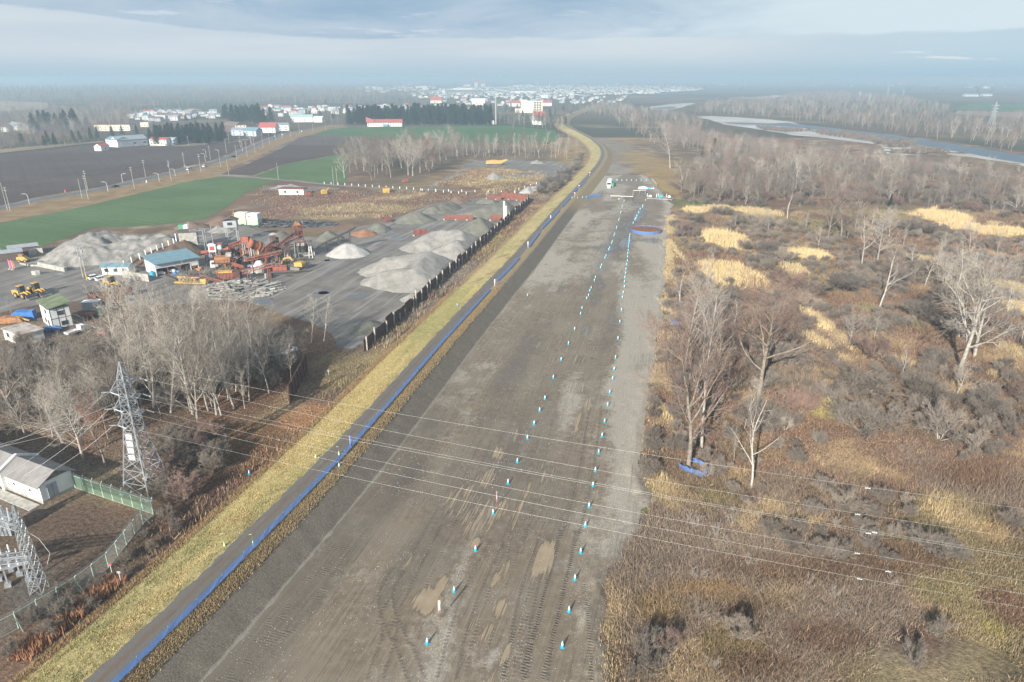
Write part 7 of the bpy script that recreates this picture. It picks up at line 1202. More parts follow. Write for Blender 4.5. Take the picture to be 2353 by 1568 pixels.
for x, y, m, lb in [(490, 650, M_white, 'white control cabinet between the red pipes'), (580, 640, M_bluroof, 'blue fronted control cabinet between the red pipes')]: p = px(C4, x, y, 4); e = thing('control_cabin', lb, 'cabin', (p.x, p.y, 0), .15); MB().box(-1.2, 1.2, -1, 1, 4.2, 6.6).build('body', m, e); MB().box(-1.35, 1.35, -1.15, 1.15, 6.6, 6.85).build('roof', M_red if m is M_bluroof else M_white, e); mb = MB(); [mb.beam((x_, y_, 0), (x_, y_, 4.2), .2) for x_ in (-1, 1) for y_ in (-.9, .9)]; mb.build('leg', M_galv, e); MB().box(-.8, .8, -1.04, -.98, 4.8, 6.2).build('window', M_sleeve if m is M_bluroof else M_flagred, e)
p = px(C4, 785, 500); e = thing('stilt_hut', 'grey hut with brown roof on tall stilts behind the plant', 'hut', p, .2); mb = MB(); [mb.beam((x, y, 0), (x, y, 6), .25) for x in (-2, 2) for y in (-1.6, 1.6)]; [mb.beam((-2, -1.6, z), (2, -1.6, z + 2.6), .12) for z in (.3, 3)]; mb.build('leg', M_galv, e); MB().box(-2.4, 2.4, -2, 2, 6, 8.6).build('wall', M_grey, e); MB().prof([(-2.9, 8.5), (0, 9.7), (2.9, 8.5), (2.9, 8.7), (0, 9.9), (-2.9, 8.7)], -2.4, 2.4).build('roof', M_brownwall, e); MB().box(-.9, .9, -2.05, -1.95, 6.9, 8.0).build('window', M_glass, e)
p = px(C4, 165, 640); e = thing('feed_bunker', 'tall grey concrete bunker at the end of the brown bank', 'bunker', p, .3); mb = MB(); mb.box(-3, -2.6, -2.4, 2.4, 0, 7.6); mb.box(2.6, 3, -2.4, 2.4, 0, 7.6); mb.box(-2.6, 2.6, 2, 2.4, 0, 7.6); mb.box(-2.6, 2.6, -2.4, -2., 3.2, 7.6); mb.build('wall', M_conc, e); MB().box(-3.3, 3.3, -2.8, 2.8, 7.6, 7.9).build('roof', M_brownwall, e); MB().box(-2.5, 2.5, -2.1, -2.0, .1, 3.1).build('shade_panel', M_dark, e)  # dark panel across the bunker mouth stands for the shade inside
p = px(C4, 300, 640); e = thing('scaffold', 'grey pipe scaffold frame beside the concrete bunker', 'scaffold', p, .2); mb = MB(); [mb.beam((x, y, 0), (x, y, 8), .16) for x in (-2.2, 2.2) for y in (-1.5, 1.5)]; [mb.beam((-2.2, y, z), (2.2, y, z), .13) for y in (-1.5, 1.5) for z in (3, 6, 8)]; mb.beam((-2.2, -1.5, 6), (-5.2, -2, 0), .16); mb.beam((-2.2, -1.5, 8), (-2.2, -1.5, 11.5), .14); mb.build('tube_frame', M_galv, e)
p = px(C4, 510, 885); e = thing('small_cab', 'cream cab with orange beacon left beside the plant', 'cab', p, .2); MB().prof([(-1.1, .4), (-1., 2.5), (.9, 2.5), (1.3, 1.4), (1.3, .4)], -.8, .8).build('body', M_white, e); MB().box(-.7, .7, -.84, -.78, 1.4, 2.2).build('window', M_glass, e); MB().cyl((0, 0, 2.5), (0, 0, 2.8), .2, .15, 8).build('beacon', M_orange, e)
p = px(C4, 1180, 965); e = thing('concrete_silo', 'stained white round silo under the bright red conveyor', 'silo', p); MB().cyl((0, 0, 0), (0, 0, 2.6), 1.7, 1.9, 14).build('shell', M_conc, e); MB().cyl((0, 0, 2.6), (0, 0, 4.2), 1.9, .8, 14).build('cone_top', M_white, e); MB().box(-3.6, -2, -.8, .8, 0, 2.8).build('side_pier', M_galv, e)
p = px(C4, 1165, 800); e = thing('cone_crusher', 'orange crusher machine in the middle of the plant', 'crusher', p, .2); MB().cyl((0, 0, 2.), (0, 0, 4.4), 1.5, 1.9, 14).build('bowl', M_orange, e); mb = MB(); [mb.beam((x, y, 0), (x, y, 2.2), .4) for x in (-1.3, 1.3) for y in (-1.3, 1.3)]; mb.build('leg', M_orange, e); MB().cyl((0, 0, 4.4), (0, 0, 6.4), 1., 1.4, 12).build('feed_cone', M_orange, e); MB().box(1.6, 3.2, -.8, .8, 2, 3.6).build('motor', M_rust, e)
skip(px(C4, 1345, 935), .15, 5, 2, 1.5, M_red, 'red container under the head of the bright red conveyor'); e = thing('steel_tank', 'black round tank with pale end standing before the red container', 'tank', px(C4, 1320, 1030)); MB().cyl((-.9, 0, .85), (.9, 0, .85), .85, .85, 14).build('tank', M_dark, e); MB().box(-1.4, -.95, -.5, .5, 0, 1.5).build('end_block', M_conc, e)
p = px(C4, 1540, 740); e = thing('concrete_pier', 'pale concrete pier beneath the screening tower conveyors', 'pier', p, .1); MB().prof([(-2.6, 0), (-2.2, 1.6), (1.8, 2.4), (2.6, 0)], -1, 1).build('pier', M_conc, e); MB().cyl((3.2, 0, .9), (4.6, 0, .9), .9, .9, 12).build('pipe_end', M_dark, e)
for x, y, h, lb in [(515, 690, 11, 'slim grey mast in front of the control cabinets'), (985, 690, 7, 'grey pipe column under the rotary drum'), (755, 510, 8, 'grey pole before the stilt hut'), (1815, 400, 6, 'slim pole behind the screening tower')]: o = MB().cyl((0, 0, 0), (0, 0, h), .16, .12, 8).build('mast', M_galv); MB().box(-.3, .3, -.3, .3, 0, .3).build('foot', M_conc, o); o.location = px(C4, x, y); tag(o, lb, 'mast')
# rusty machinery clutter in the heart of the plant: individual pieces
r = random.Random(12)
for i in range(26):
    x, y = r.uniform(620, 1480), r.uniform(600, 900); p = px(C4, x, y); m = r.choice([M_rustred, M_red, M_rust, M_rust, M_orange, M_galv]); e = thing('plant_framework', 'rusty framework piece tangled in the heart of the crusher plant', 'framework', p, r.random() * 3, 'rusty frameworks inside the crusher plant'); mb = MB(); h = r.uniform(2, 5.); w = r.uniform(1, 2.2); [mb.beam((sx * w, sy * w * .6, 0), (sx * w, sy * w * .6, h), .2) for sx in (-1, 1) for sy in (-1, 1)]; [mb.beam((-w, sy * w * .6, z), (w, sy * w * .6, z), .16) for sy in (-1, 1) for z in (h * .5, h)]; mb.beam((-w, -w * .6, 0), (w, -w * .6, h), .12); mb.build('frame', m, e); MB().prof([(-w * .8, h * .5), (-w, h), (w * .9, h + .5), (w * .5, h * .55)], -w * .5, w * .5).build('chute', r.choice([M_rust, M_rustred, M_brownwall, M_orange, M_belt]), e)
# scrap heap, sacks, containers
def clutter(name, label, c, rx, ry, h, n, m, size, cat, seed, kind=None):
    mb = MB(); r = random.Random(seed)
    for _ in range(n):
        a_, q_ = r.random() * 6.283, math.sqrt(r.random()); x, y = rx * q_ * math.cos(a_), ry * q_ * math.sin(a_); z = h * (1 - q_) * r.uniform(.3, 1); th = r.gauss(.4, .5); l = size * r.uniform(.5, 1.5); mb.beam((x, y, z), (x + l * math.cos(th), y + l * math.sin(th), z + r.gauss(0, .25) * size * .4), size * r.uniform(.1, .24), size * r.uniform(.05, .12))
    o = mb.build(name, m); o.location = c; return tag(o, label, cat, None, kind)
a = px(C4, 760, 1215); clutter('scrap_mats', None, a, 13, 10, 3.2, 420, pm('grey_scrap', (.36, .35, .32), (.16, .155, .145), .4, .8), 3.0, None, 3, 'stuff'); a = px(C4, 1560, 250); clutter('black_sacks', None, a, 22, 8, 2.0, 380, pm('black_plastic', (.035, .04, .045), (.10, .11, .12), .5, .5), 2.4, None, 5, 'stuff')
def box_container(p, rz, L_, d, h, m, label, zb=0.): e = thing('shipping_container', label, 'container', p + Vector((0, 0, zb)), rz); MB().box(0, L_, 0, d, .05, h).build('body', m, e); mb = MB(); [mb.box(x - .04, x + .04, -.06, 0, .15, h - .1) for x in np.linspace(.3, L_ - .3, 8)]; mb.build('rib', m, e); MB().box(-.03, L_ + .03, -.03, d + .03, h, h + .06).build('roof', M_white, e); return e
pc = px(C4, 815, 250); wv = px(C4, 980, 256) - pc; rz = ang(px(C4, 815, 250), px(C4, 980, 254)); L_ = wv.length * .95
for k, (lb, m) in enumerate([('pale green container at the bottom of the first stack', M_palegreen), ('pale green container on top of the first stack', M_palegreen)]): box_container(pc, rz, L_, 4, 2.5, m, lb, 2.58 * k)
pc = px(C4, 990, 262)
for k, (lb, m) in enumerate([('pale green container at the bottom of the second stack', M_palegreen), ('white container with red writing patch on top of the second stack', M_white)]): e = box_container(pc, rz, L_, 4, 2.5, m, lb, 2.58 * k)
MB().box(.8, 2.0, -.08, -.061, 1.3, 1.8).build('red_patch', M_flagred, e)
p = px(C4, 790, 190); e = thing('old_digger', 'old yellow digger with raised arm behind the pale green containers', 'digger', p, 2.6); MB().box(-1.5, 1.5, -1, 1, .3, 2.2).build('body', M_yel, e); mb = MB(); mb.beam((.6, 0, 2), (-1.5, 0, 5), .4); mb.build('boom', M_orange, e); MB().box(-1.7, 1.7, -1.2, 1.2, 0, .5).build('track', M_dark, e)
e = thing('kiosk_cabin', 'small green and white cabin on top of the brown bank', 'cabin', Vector((px(C4, 65, 350, 6.3).x, px(C4, 65, 350, 6.3).y, 0)), .2); MB().box(-1.6, 1.6, -1, 1, 0, 6.5).build('pedestal', M_conc, e); MB().box(-1.6, 0, -1.1, 1.1, 6.5, 9).build('body', M_green, e); MB().box(.05, 1.6, -1.1, 1.1, 6.5, 8.9).build('annex', M_white, e)
for i, (x, y, z) in enumerate([(1425, 430, 2), (1512, 390, 3), (1605, 348, 3.6), (1675, 312, 4.2), (1742, 285, 4.6), (1808, 258, 5), (1872, 230, 5.4), (1940, 200, 5.6), (1998, 175, 6), (2022, 120, 6.4)]): p = px(C3, x, y + 10, z); o = MB().box(-.14, .14, -.14, .14, -2.5, .55).build('edge_post', M_white); MB().box(-.17, .17, -.17, .17, .55, .62).build('cap', M_conc, o); o.location = p; tag(o, 'white post on the edge of the brown weedy bank', 'post', 'white edge posts along the bank')
skip(px(C2, 408, 300), .2, 4, 2.2, 1.3, M_rustred, 'red rusty skip beside the small dark heap'); e = thing('rust_crate', 'rusty crate at the road edge before the dark heap', 'crate', px(C2, 455, 302), .2); MB().box(-1.2, 1.2, -.9, .9, 0, 1.7).build('body', M_rust, e); MB().box(-1.3, 1.3, -1, 1, 1.7, 1.85).build('lid', M_rustred, e)
# rear yard odds
gable_house(px(C0, 1910, 238), ang(px(C0, 1910, 238), px(C0, 2030, 240)), 14, 6, 3, 0, M_white, M_rustred, 'low white flat hut with dark openings in the weedy field', 'hut', 'field_hut', None, 2, True, True)
for K_, x, y, lb, m in [(C0, 2220, 240, 'small yellow digger at the rear of the weedy field', M_yel), (C0, 2110, 250, 'red-white small crane in the weedy field', M_red), (CM, 30, 890, 'yellow machine at the edge of the rear weeds', M_yel), (CM, 585, 815, 'red farm machine below the grey tree clump', M_red)]:
    e = thing('small_digger', lb, 'digger', px(K_, x, y), .6); MB().prof([(-1.6, .6), (-1.6, 2), (0, 2.6), (1.2, 2.2), (1.4, .6)], -.9, .9).build('body', m, e); MB().box(-1.8, 1.6, -1.1, 1.1, 0, .6).build('track', M_dark, e); MB().beam((.9, 0, 1.9), (3, 0, 3.4), .3).build('boom', m, e)
e = thing('yellow_crate', 'square yellow box beside the track in the rear weeds', 'box', px(CM, 453, 880), .2); MB().box(-1.9, 1.9, -1.3, 1.3, 0, 2.5).build('body', M_yel, e); MB().box(-2, 2, -1.4, 1.4, 2.5, 2.7).build('lid', M_orange, e)
p = px(CM, 1207, 692); e = thing('crushing_machine', 'long yellow crushing machine beside the gravel pond', 'machine', p, .1); MB().prof([(-8, 1), (-7.5, 3.2), (-2, 3.8), (3, 3.2), (7.5, 4.2), (8.2, 3.6), (3, 1)], -1.3, 1.3).build('body', M_yel, e); MB().box(-5, 4, -1.4, 1.4, 0, 1.).build('track', M_dark, e); MB().beam((5, 0, 2.6), (10, 0, 4.8), 1.2, .3).build('belt', M_belt, e)
k = 0
for a_, b_, n in [((30, 822), (640, 862), 14), ((690, 868), (1000, 893), 7), ((700, 870), (1330, 885), 8), ((1360, 865), (1640, 770), 8)]:
    for i in range(n): f = i / (n - 1); p = px(CM, a_[0] + (b_[0] - a_[0]) * f, a_[1] + (b_[1] - a_[1]) * f); o = MB().box(-.16, .16, -.16, .16, 0, 1.3).build('guard_post', M_white); MB().box(-.18, .18, -.18, .18, 1.3, 1.4).build('cap', M_conc, o); o.location = p; tag(o, 'short white post beside the gravel track behind the heaps', 'post', 'white posts along the gravel track')
# far end of the muddy yard
p = px(CY, 1045, 290); p2 = px(CY, 1085, 150); e = thing('tank_truck', 'white tanker truck with green rear beside the far end of the yard', 'truck', p, ang(p, p2)); Lk = 13.; MB().box(0, Lk, -1.3, 1.3, 1., 3.6).build('body', cw, e); MB().box(0, Lk, -1.35, 1.35, .5, 1.).build('chassis', M_blutarp, e); MB().box(1, Lk - 2, -2.6, -1.4, .3, 2.3).build('green_unit', M_green, e); MB().box(-.05, 0, -1.1, 1.1, 1.6, 2.9).build('windscreen', M_glass, e); wheels(e, [(1.5, 1.2), (1.5, -1.2), (6, 1.2), (6, -1.2), (8, 1.2), (8, -1.2)], .5, .3, M_galv); MB().box(-2.2, -.9, -.9, .9, 0, 1.2).build('front_unit', M_white, e)
p = px(CY, 1690, 310); e = thing('tarp_heap', 'white sheet covered heap at the far end of the yard', 'heap', p); MB().prof([(-3.4, 0), (-2.5, .9), (0, 1.4), (1.4, 1.0), (2, .5), (5.6, .3), (5.9, 0)], -1.5, 1.5).build('sheet', M_sleeve, e); MB().box(1.6, 3.4, -2.1, -1.6, 0, .8).build('blue_crate', M_cyan, e)
def barrier(label, a, b, h=1.1, m=None, name='barrier_rail', z=0.): e = thing(name, label, 'barrier', a); v = b - a; MB().beam(Vector((0, 0, h)), v + Vector((0, 0, h)), .14, .22).build('rail', m or M_white, e); n = max(2, int(v.length / 6)); [MB().beam(v * (i / n), v * (i / n) + Vector((0, 0, h)), .12).build('post', M_galv, e) for i in range(n + 1)]; return e
barrier('long white bar barrier across the muddy yard', px(CY, 1075, 510), px(CY, 1480, 525), 2.0); barrier('upper white bar of the yard gate beyond the puddle', px(CY, 1490, 410), px(CY, 1720, 405), 2.0); barrier('white gate arm standing beside the far puddle', px(CY, 1480, 525), px(CY, 1490, 410), 2.0); barrier('low dark rail at the right of the yard gate', px(CY, 1745, 525), px(CY, 2195, 545), 1.0, M_galv); barrier('brown rail above the low dark rail', px(CY, 1745, 500), px(CY, 2220, 515), 1.0, M_brownwall); barrier('white bar barrier standing obliquely by the far scrub', px(CY, 1830, 175), px(CY, 1920, 285), 1.8, M_sleeve)
for x, y, lb in [(1800, 470, 'white triangular board between two posts at the yard gate'), (1970, 480, 'pale blue box right of the triangular board'), (2000, 475, 'grey blue box beside the pale blue box'), (2150, 480, 'white and blue stack at the right of the yard gate')]: e = thing('site_box', lb, 'box', px(CY, x, y)); MB().prof([(-.8, 0), (-.7, 1.1), (.2, 1.4), (.8, 1.), (.9, 0)], -.4, .4).build('body', M_sleeve if 'white' in lb else M_cyan, e); MB().box(-1.6, -1.35, -.1, .1, 0, 2.2).build('post', M_white, e)
# ---------------------------------------------------------------- road furniture
def pole(p, h, label, group=None, arms=True, tilt=0., r=.17, extra=True):
    e = thing('utility_pole', label, 'utility pole', p, tilt, group); MB().cyl((0, 0, -.2), (0, 0, h), r, r * .62, 8).build('shaft', M_conc, e)
    if arms:
        for z in (h - .5, h - 1.7): MB().beam((-1.0, 0, z), (1.0, 0, z), .13).build('crossarm', M_galv, e)
    if extra: MB().cyl((.38, 0, h - 3.6), (.38, 0, h - 2.5), .3, .3, 10).build('transformer', M_galv, e)
    return e
pl = [((72, 352), (35, 185)), ((52, 345), (12, 155)), ((605, 270), (555, 105)), ((600, 203), (572, 72)), ((563, 265), (575, 130)), ((920, 198), (882, 48)), ((998, 122), (978, 0)), ((1172, 142), (1140, 5)), ((1265, 55), (1255, -50)), ((1375, 82), (1360, -40))]
plb = 'foremost utility pole by the road at the photo edge,slanting utility pole beside the foremost one,concrete utility pole on the near verge below the black car,utility pole standing in the brown field beyond the road,slanting strut pole beside the near verge pole,concrete pole between the black car and the lamp,tall pole alone in the brown field,pole with transformer near the side road,pole in the brown field above the white cars,pole at the side road corner'.split(',')
poles = []
for (f, tp), lb in zip(pl, plb): p = px(C0, *f); h = min(15, zat(p.y, C0(*tp)[1])); e = pole(p, h, lb, None, 'slant' not in lb and 'strut' not in lb, ang(px(C0, 0, 340), px(C0, 1300, 60)) + 1.57, .17, 'transformer' in lb); poles.append((p, h))
for f, tp in [((1440, 655), (1428, 558)), ((1510, 705), (1490, 585)), ((1550, 612), (1540, 520)), ((1623, 668), (1605, 555)), ((1645, 572), (1632, 490)), ((1692, 638), (1682, 530)), ((1745, 608), (1733, 505)), ((1715, 548), (1708, 490)), ((1800, 576), (1788, 475)), ((1845, 553), (1835, 465)), ((1888, 528), (1880, 440)), ((1930, 512), (1925, 430)), ((1988, 498), (1980, 412)), ((2050, 482), (2043, 405)), ((2142, 463), (2135, 385)), ((2228, 450), (2222, 378)), ((1290, 555), (1285, 492)), ((1568, 548), (1562, 480)), ((2270, 410), (2268, 350)), ((2310, 405), (2306, 362))]:
    p = px(CF, *f); pole(p, min(15, zat(p.y, CF(*tp)[1])), 'slim pale utility pole along the road towards the town', 'utility poles along the road to the town', True, .6, .16, False)
for f, tp, lb in [((1905, 790), (1893, 675), 'pole standing at the corner of the second wheat field'), ((2283, 832), (2297, 702), 'slanting pole of the pair on the track, leaning inwards'), ((2308, 832), (2297, 702), 'upright pole of the pair on the track'), ((1565, 762), (1552, 655), 'pole at the edge of the ploughed field by the side road')]:
    p = px(CF, *f); pole(p, zat(p.y, CF(*tp)[1]), lb, None, False, 0, .15, False)
p = px(C3, 1005, 652); pole(p, zat(p.y, C3(895, 205)[1]), 'taller concrete pole of the pair beside the parked white cars', None, True, .4); MB().cyl((0, 0, 0), (0, 0, 2.2), .2, .19, 10).build('yellow_guard', M_yel, bpy.context.scene.objects[[o.name for o in S.objects if o.get('label', '').startswith('taller concrete pole')][0]])
p = px(C3, 962, 620); pole(p, zat(p.y, C3(900, 290)[1]), 'shorter concrete pole of the pair with transformers', None, True, .4); p = px(C3, 1240, 782); pole(p, zat(p.y, C3(1190, 510)[1]), 'thin pale pole in front of the third wheel loader', None, False, 0, .14, False)
p = px(C0, 5, 225) ; pole(px(C3, 10, 320), 6, 'short pole at the edge of the wheat field', None, False, 0, .12, False)
def lamp(p, h, rz, label): e = thing('street_lamp', label, 'street lamp', p, rz); MB().tube([Vector((0, 0, -.1)), Vector((0, 0, h * .82)), Vector((-.35, 0, h * .96)), Vector((-1.1, 0, h)), Vector((-2.1, 0, h))], .09, 7).build('pole', M_white, e); MB().box(-2.7, -2., -.16, .16, h - .1, h + .08).build('lamp_head', M_galv, e)
for f, tp, lb in [((202, 303), (165, 232), 'curved street lamp nearest the photo edge'), ((740, 218), (685, 150), 'curved street lamp below the black car'), ((840, 155), (870, 95), 'curved street lamp beyond the road above the black car'), ((1090, 148), (1040, 90), 'curved street lamp by the bright verge post'), ((1200, 112), (1165, 62), 'curved street lamp beside the transformer pole'), ((1290, 95), (1240, 42), 'curved street lamp beside the front white car')]:
    p = px(C0, *f); lamp(p, min(10, zat(p.y, C0(*tp)[1])), .25 if tp[0] < f[0] else 3.4, lb)
for f, tp in [((1405, 668), (1390, 632)), ((1412, 640), (1440, 618)), ((1500, 640), (1525, 597)), ((1660, 600), (1670, 530)), ((1720, 550), (1700, 505))]: p = px(CF, *f); lamp(p, min(9, max(6, zat(p.y, CF(*tp)[1]))), .4, 'distant curved street lamp along the road to the town'); 
for o in list(S.objects):
    if o.get('label', '').startswith('distant curved'): o['group'] = 'distant street lamps'
for x, y, lb, m in [(447, 222, 'small red marker post on the far verge of the road', M_flagred), (1003, 158, 'white reflector board on the near verge of the road', M_white)]: o = MB().box(-.25, .25, -.1, .1, 0, 1.6).build('verge_marker', m); MB().box(-.3, .3, -.14, .14, 0, .3).build('foot', M_conc, o); o.location = px(C0, x, y); tag(o, lb, 'marker')
M_cable = pm('black_cable', (.03, .03, .03), (.05, .05, .05), 1., .6)
def span(a, b, sag, label, group): tag(MB().tube([a.lerp(b, f) - Vector((0, 0, sag * 4 * f * (1 - f))) for f in np.linspace(0, 1, 11)], .03, 4).build('overhead_cable', M_cable), label, 'cable', group)
tops = [(p + Vector((0, 0, h - .5))) for p, h in (poles[0], poles[2], poles[5], poles[7], poles[9])]
for a, b in zip(tops, tops[1:]): span(a, b, .9, 'black overhead cable strung between the near verge poles', 'cables along the road')
tops = [(p + Vector((0, 0, h - .5))) for p, h in (poles[1], poles[3], poles[6], poles[8])]
for a, b in zip(tops, tops[1:]): span(a, b, .9, 'black overhead cable over the brown field', 'cables over the brown field')
# ---------------------------------------------------------------- farm and town
M_redroof = roofmat('red_tin_roof', (.42, .10, .08), (.34, .09, .08), .6); M_greyroof = roofmat('blue_grey_tin', (.28, .32, .36), (.24, .28, .32), .6); M_cream = pm('cream_wall', (.70, .64, .50), (.62, .57, .46), .3, .8); M_bgw = pm('blue_grey_wall', (.40, .44, .48), (.35, .39, .43), .4, .7); M_roofs = [M_greyroof, pm('brown_roof', (.17, .12, .10), (.13, .10, .09), .8, .7), M_redroof, pm('dark_roof', (.10, .11, .125), (.08, .09, .1), .8, .6), M_greyroof, pm('white_roof', (.7, .71, .72), (.6, .61, .62), .8, .6), M_bluroof]
a, b = px(CB, 1393, 795), px(CB, 1745, 768); w = (b - a).length; h = zat(a.y, CB(1393, 690)[1]); e = gable_house(a, ang(a, b), w, 14, 6.2, 3.2, M_bgw, M_greyroof, 'long grey barn with shutters beyond the brown field', 'barn', 'barn', None, 0, False)
for f in (.22, .42, .72): MB().box(w * f - 3, w * f + 3, -.08, .04, 0, 4.6).build('shutter', M_grey, e)
for f in (.55, .9): MB().box(w * f - 1.4, w * f + 1.4, -.07, .05, 2.2, 3.6).build('window', M_glass, e)
a2, b2 = px(CB, 1255, 785), px(CB, 1390, 795); e = gable_house(a2, ang(a2, b2), (b2 - a2).length, 12, 6.5, 2.4, M_white, M_bluroof, 'white gabled wing with window rows at the barn end', 'barn', 'barn', None, 3, False)
a, b = px(CB, 1195, 838), px(CB, 1295, 825); gable_house(a, ang(a, b), (b - a).length, 7, 4, 2, M_white, M_redroof, 'small white hut with red roof in front of the barn', 'hut', 'farm_hut', None, 1)
a, b = px(CB, 1765, 770), px(CB, 1965, 775); gable_house(a, ang(a, b), (b - a).length, 8, 5.5, 1.5, M_white, M_redroof, 'white farmhouse half hidden by a dark tree beside the barn', 'house', 'farmhouse', None, 5); a, b = px(CB, 1970, 770), px(CB, 2075, 768); gable_house(a, ang(a, b), (b - a).length, 8, 6.5, 0, M_bgw, M_grey, 'blue grey flat roofed house beside the white farmhouse', 'house', 'farmhouse', None, 2, True, True)
a, b = px(CB, 1115, 602), px(CB, 1535, 600); gable_house(a, ang(a, b), (b - a).length, 14, 7, 0, M_cream, M_rustred, 'long cream flat roofed hall behind the farm trees', 'hall', 'hall', None, 8, True, True); a, b = px(CB, 1655, 553), px(CB, 1750, 553); gable_house(a, ang(a, b), (b - a).length, 10, 5, 0, M_cream, M_cream, 'small cream hall beyond the windbreak', 'hall', 'hall', None, 3, True, True)
a, b = px(CB, 20, 612), px(CB, 105, 612); gable_house(a, ang(a, b), (b - a).length, 9, 5.5, 2, M_white, M_roofs[3], 'white house at the photo edge beyond the hedge', 'house', 'farmhouse', None, 2); a, b = px(CB, 110, 585), px(CB, 230, 600); gable_house(a, ang(a, b), (b - a).length, 10, 6, 3, M_white, M_greyroof, 'white house with long grey roof beside the solar field', 'house', 'farmhouse', None, 3)
a, b = px(CB, 355, 605), px(CB, 1040, 610); e = thing('solar_field', 'long dark solar panel field beyond the hedge', 'solar panels', a, ang(a, b)); w = (b - a).length; MB().add([(0, 0, 1), (w, 0, 1), (w, 9, 6), (0, 9, 6), (0, .2, .8), (w, .2, .8), (w, 9.2, 5.8), (0, 9.2, 5.8)], [(0, 1, 2, 3), (7, 6, 5, 4), (0, 4, 5, 1), (1, 5, 6, 2), (2, 6, 7, 3), (3, 7, 4, 0)]).build('panel', pm('solar_glass', (.018, .022, .035), (.025, .03, .045), .4, .35), e); mb = MB(); [mb.beam((x, 8, 0), (x, 8, 5), .3) for x in np.linspace(2, w - 2, 14)]; mb.build('rack', M_galv, e)
for K_, A_, B_, dd, hh, ri, wm, rm, lb, wn_ in [(CF, (1772, 472), (1885, 472), 14, 6, 5, M_white, M_redroof, 'white hall with bright red roof beside the road', 3), (CF, (1895, 460), (1978, 458), 12, 7, 2, M_white, M_greyroof, 'white grey-roofed hall beside the red roofed hall', 2), (CF, (1578, 490), (1668, 492), 14, 6, 2, M_bgw, M_greyroof, 'blue grey warehouse beside the road', 2), (CF, (1672, 495), (1755, 497), 12, 6, 3, M_bgw, M_bluroof, 'warehouse with green-blue roof beside the road', 2), (CF, (1525, 460), (1610, 470), 14, 7, 4, M_brownwall, M_roofs[1], 'dark roofed house behind the blue grey warehouse', 2), (CF, (1612, 470), (1690, 468), 10, 8, 0, M_cream, M_roofs[1], 'cream two storey house behind the warehouses', 3), (CF, (1990, 400), (2140, 398), 18, 7, 3, M_white, pm('pale_green_roof', (.36, .55, .50), (.32, .48, .44), .5, .6), 'hall with pale green roof near the town edge', 4), (CF, (2145, 400), (2205, 400), 14, 6, 2, M_white, M_roofs[5], 'white hall beside the pale green roofed hall', 2)]:
    a, b = px(K_, *A_), px(K_, *B_); gable_house(a, ang(a, b), (b - a).length, dd, hh, ri, wm, rm, lb, 'hall', 'roadside_hall', None, wn_, False, ri == 0)
a, b = px(CM, 325, 430), px(CM, 562, 428); w = (b - a).length; e = gable_house(a, ang(a, b), w, 12, 5.5, 3.2, M_white, M_redroof, 'long white building with red roof at the edge of the wheat field', 'school', 'long_building', None, 14, False, ov=.8); MB().prof([(-1.5, 5.5), (-1.5, 12), (9, 8.2), (10, 5.6)], -.6, 3).build('roof_gable', M_redroof, e); MB().box(w * .45, w * .6, -3, -.1, 0, 3).build('porch', M_bluroof, e)
a, b = px(CG, 1710, 498), px(CG, 1820, 496); gable_house(a, ang(a, b), (b - a).length, 12, 7, 8, M_white, M_redroof, 'white house with steep red roof before the cream block', 'house', 'red_roof_house', None, 3); a, b = px(CG, 1690, 515), px(CG, 1780, 520); gable_house(a, ang(a, b), (b - a).length, 8, 4, 0, M_white, M_roofs[5], 'low white annex beside the steep red roofed house', 'house', 'annex', None, 2, True, True)
a, b = px(CG, 1640, 402), px(CG, 1790, 402); w = (b - a).length; h = zat(a.y, CG(1700, 285)[1]); e = thing('apartment_block', 'tall cream block with square windows beyond the windbreak', 'building', a, ang(a, b)); MB().box(0, w, 0, 22, 0, h).build('wall', M_cream, e); MB().box(-w * .42, -.003, 4, 20, 0, h * 1.08).build('wing', M_cream, e); MB().box(-w * .8, -w * .42 - .003, 2, 14, 0, h * .35).build('low_wing', M_cream, e); MB().box(w * .2, w * .6, 6, 16, h, h * 1.16).build('roof_house', M_bluroof, e)
for i in range(4):
    for j in range(3): x = w * (.5 + j * .17); z = h * (.18 + i * .2); MB().box(x - 1.6, x + 1.6, -.25, .1, z, z + 2.8).build('window', M_glass, e)
MB().prism([(-w * .42, 0), (w * .38, -2), (w * .38, 2), (-w * .42, 3.9)], 0, h * .42).build('front_wing', M_cream, e)
a, b = px(CG, 1460, 340), px(CG, 1570, 340); gable_house(a, ang(a, b), (b - a).length, 15, 7, 5, M_white, M_redroof, 'low building with red roof left of the cream block', 'hall', 'town_hall', None, 3, False); a, b = px(CG, 1795, 335), px(CG, 1880, 335); gable_house(a, ang(a, b), (b - a).length, 15, 7, 5, M_white, M_redroof, 'low building with red roof right of the cream block', 'hall', 'town_hall', None, 3, False)
p = px(CG, 1333, 515); h = zat(p.y, CG(1333, 230)[1]); e = thing('radio_mast', 'tall pale radio mast at the end of the windbreak', 'mast', p); MB().cyl((0, 0, 0), (0, 0, h), 1.1, .7, 10).build('shaft', M_conc, e); MB().box(-1.6, 1.6, -1.6, 1.6, h, h + .8).build('platform', M_galv, e); MB().box(-6, -2.5, -2, 2, 0, 5).build('equipment_box', M_white, e)
p = px(CG, 1857, 262); h = zat(p.y, CG(1857, 85)[1]); e = thing('radio_mast', 'thin grey mast rising out of the far town', 'mast', p); MB().cyl((0, 0, 0), (0, 0, h), 1.6, .5, 8).build('shaft', M_galv, e); MB().box(-3, 3, -3, 3, 0, 4).build('base', M_conc, e)
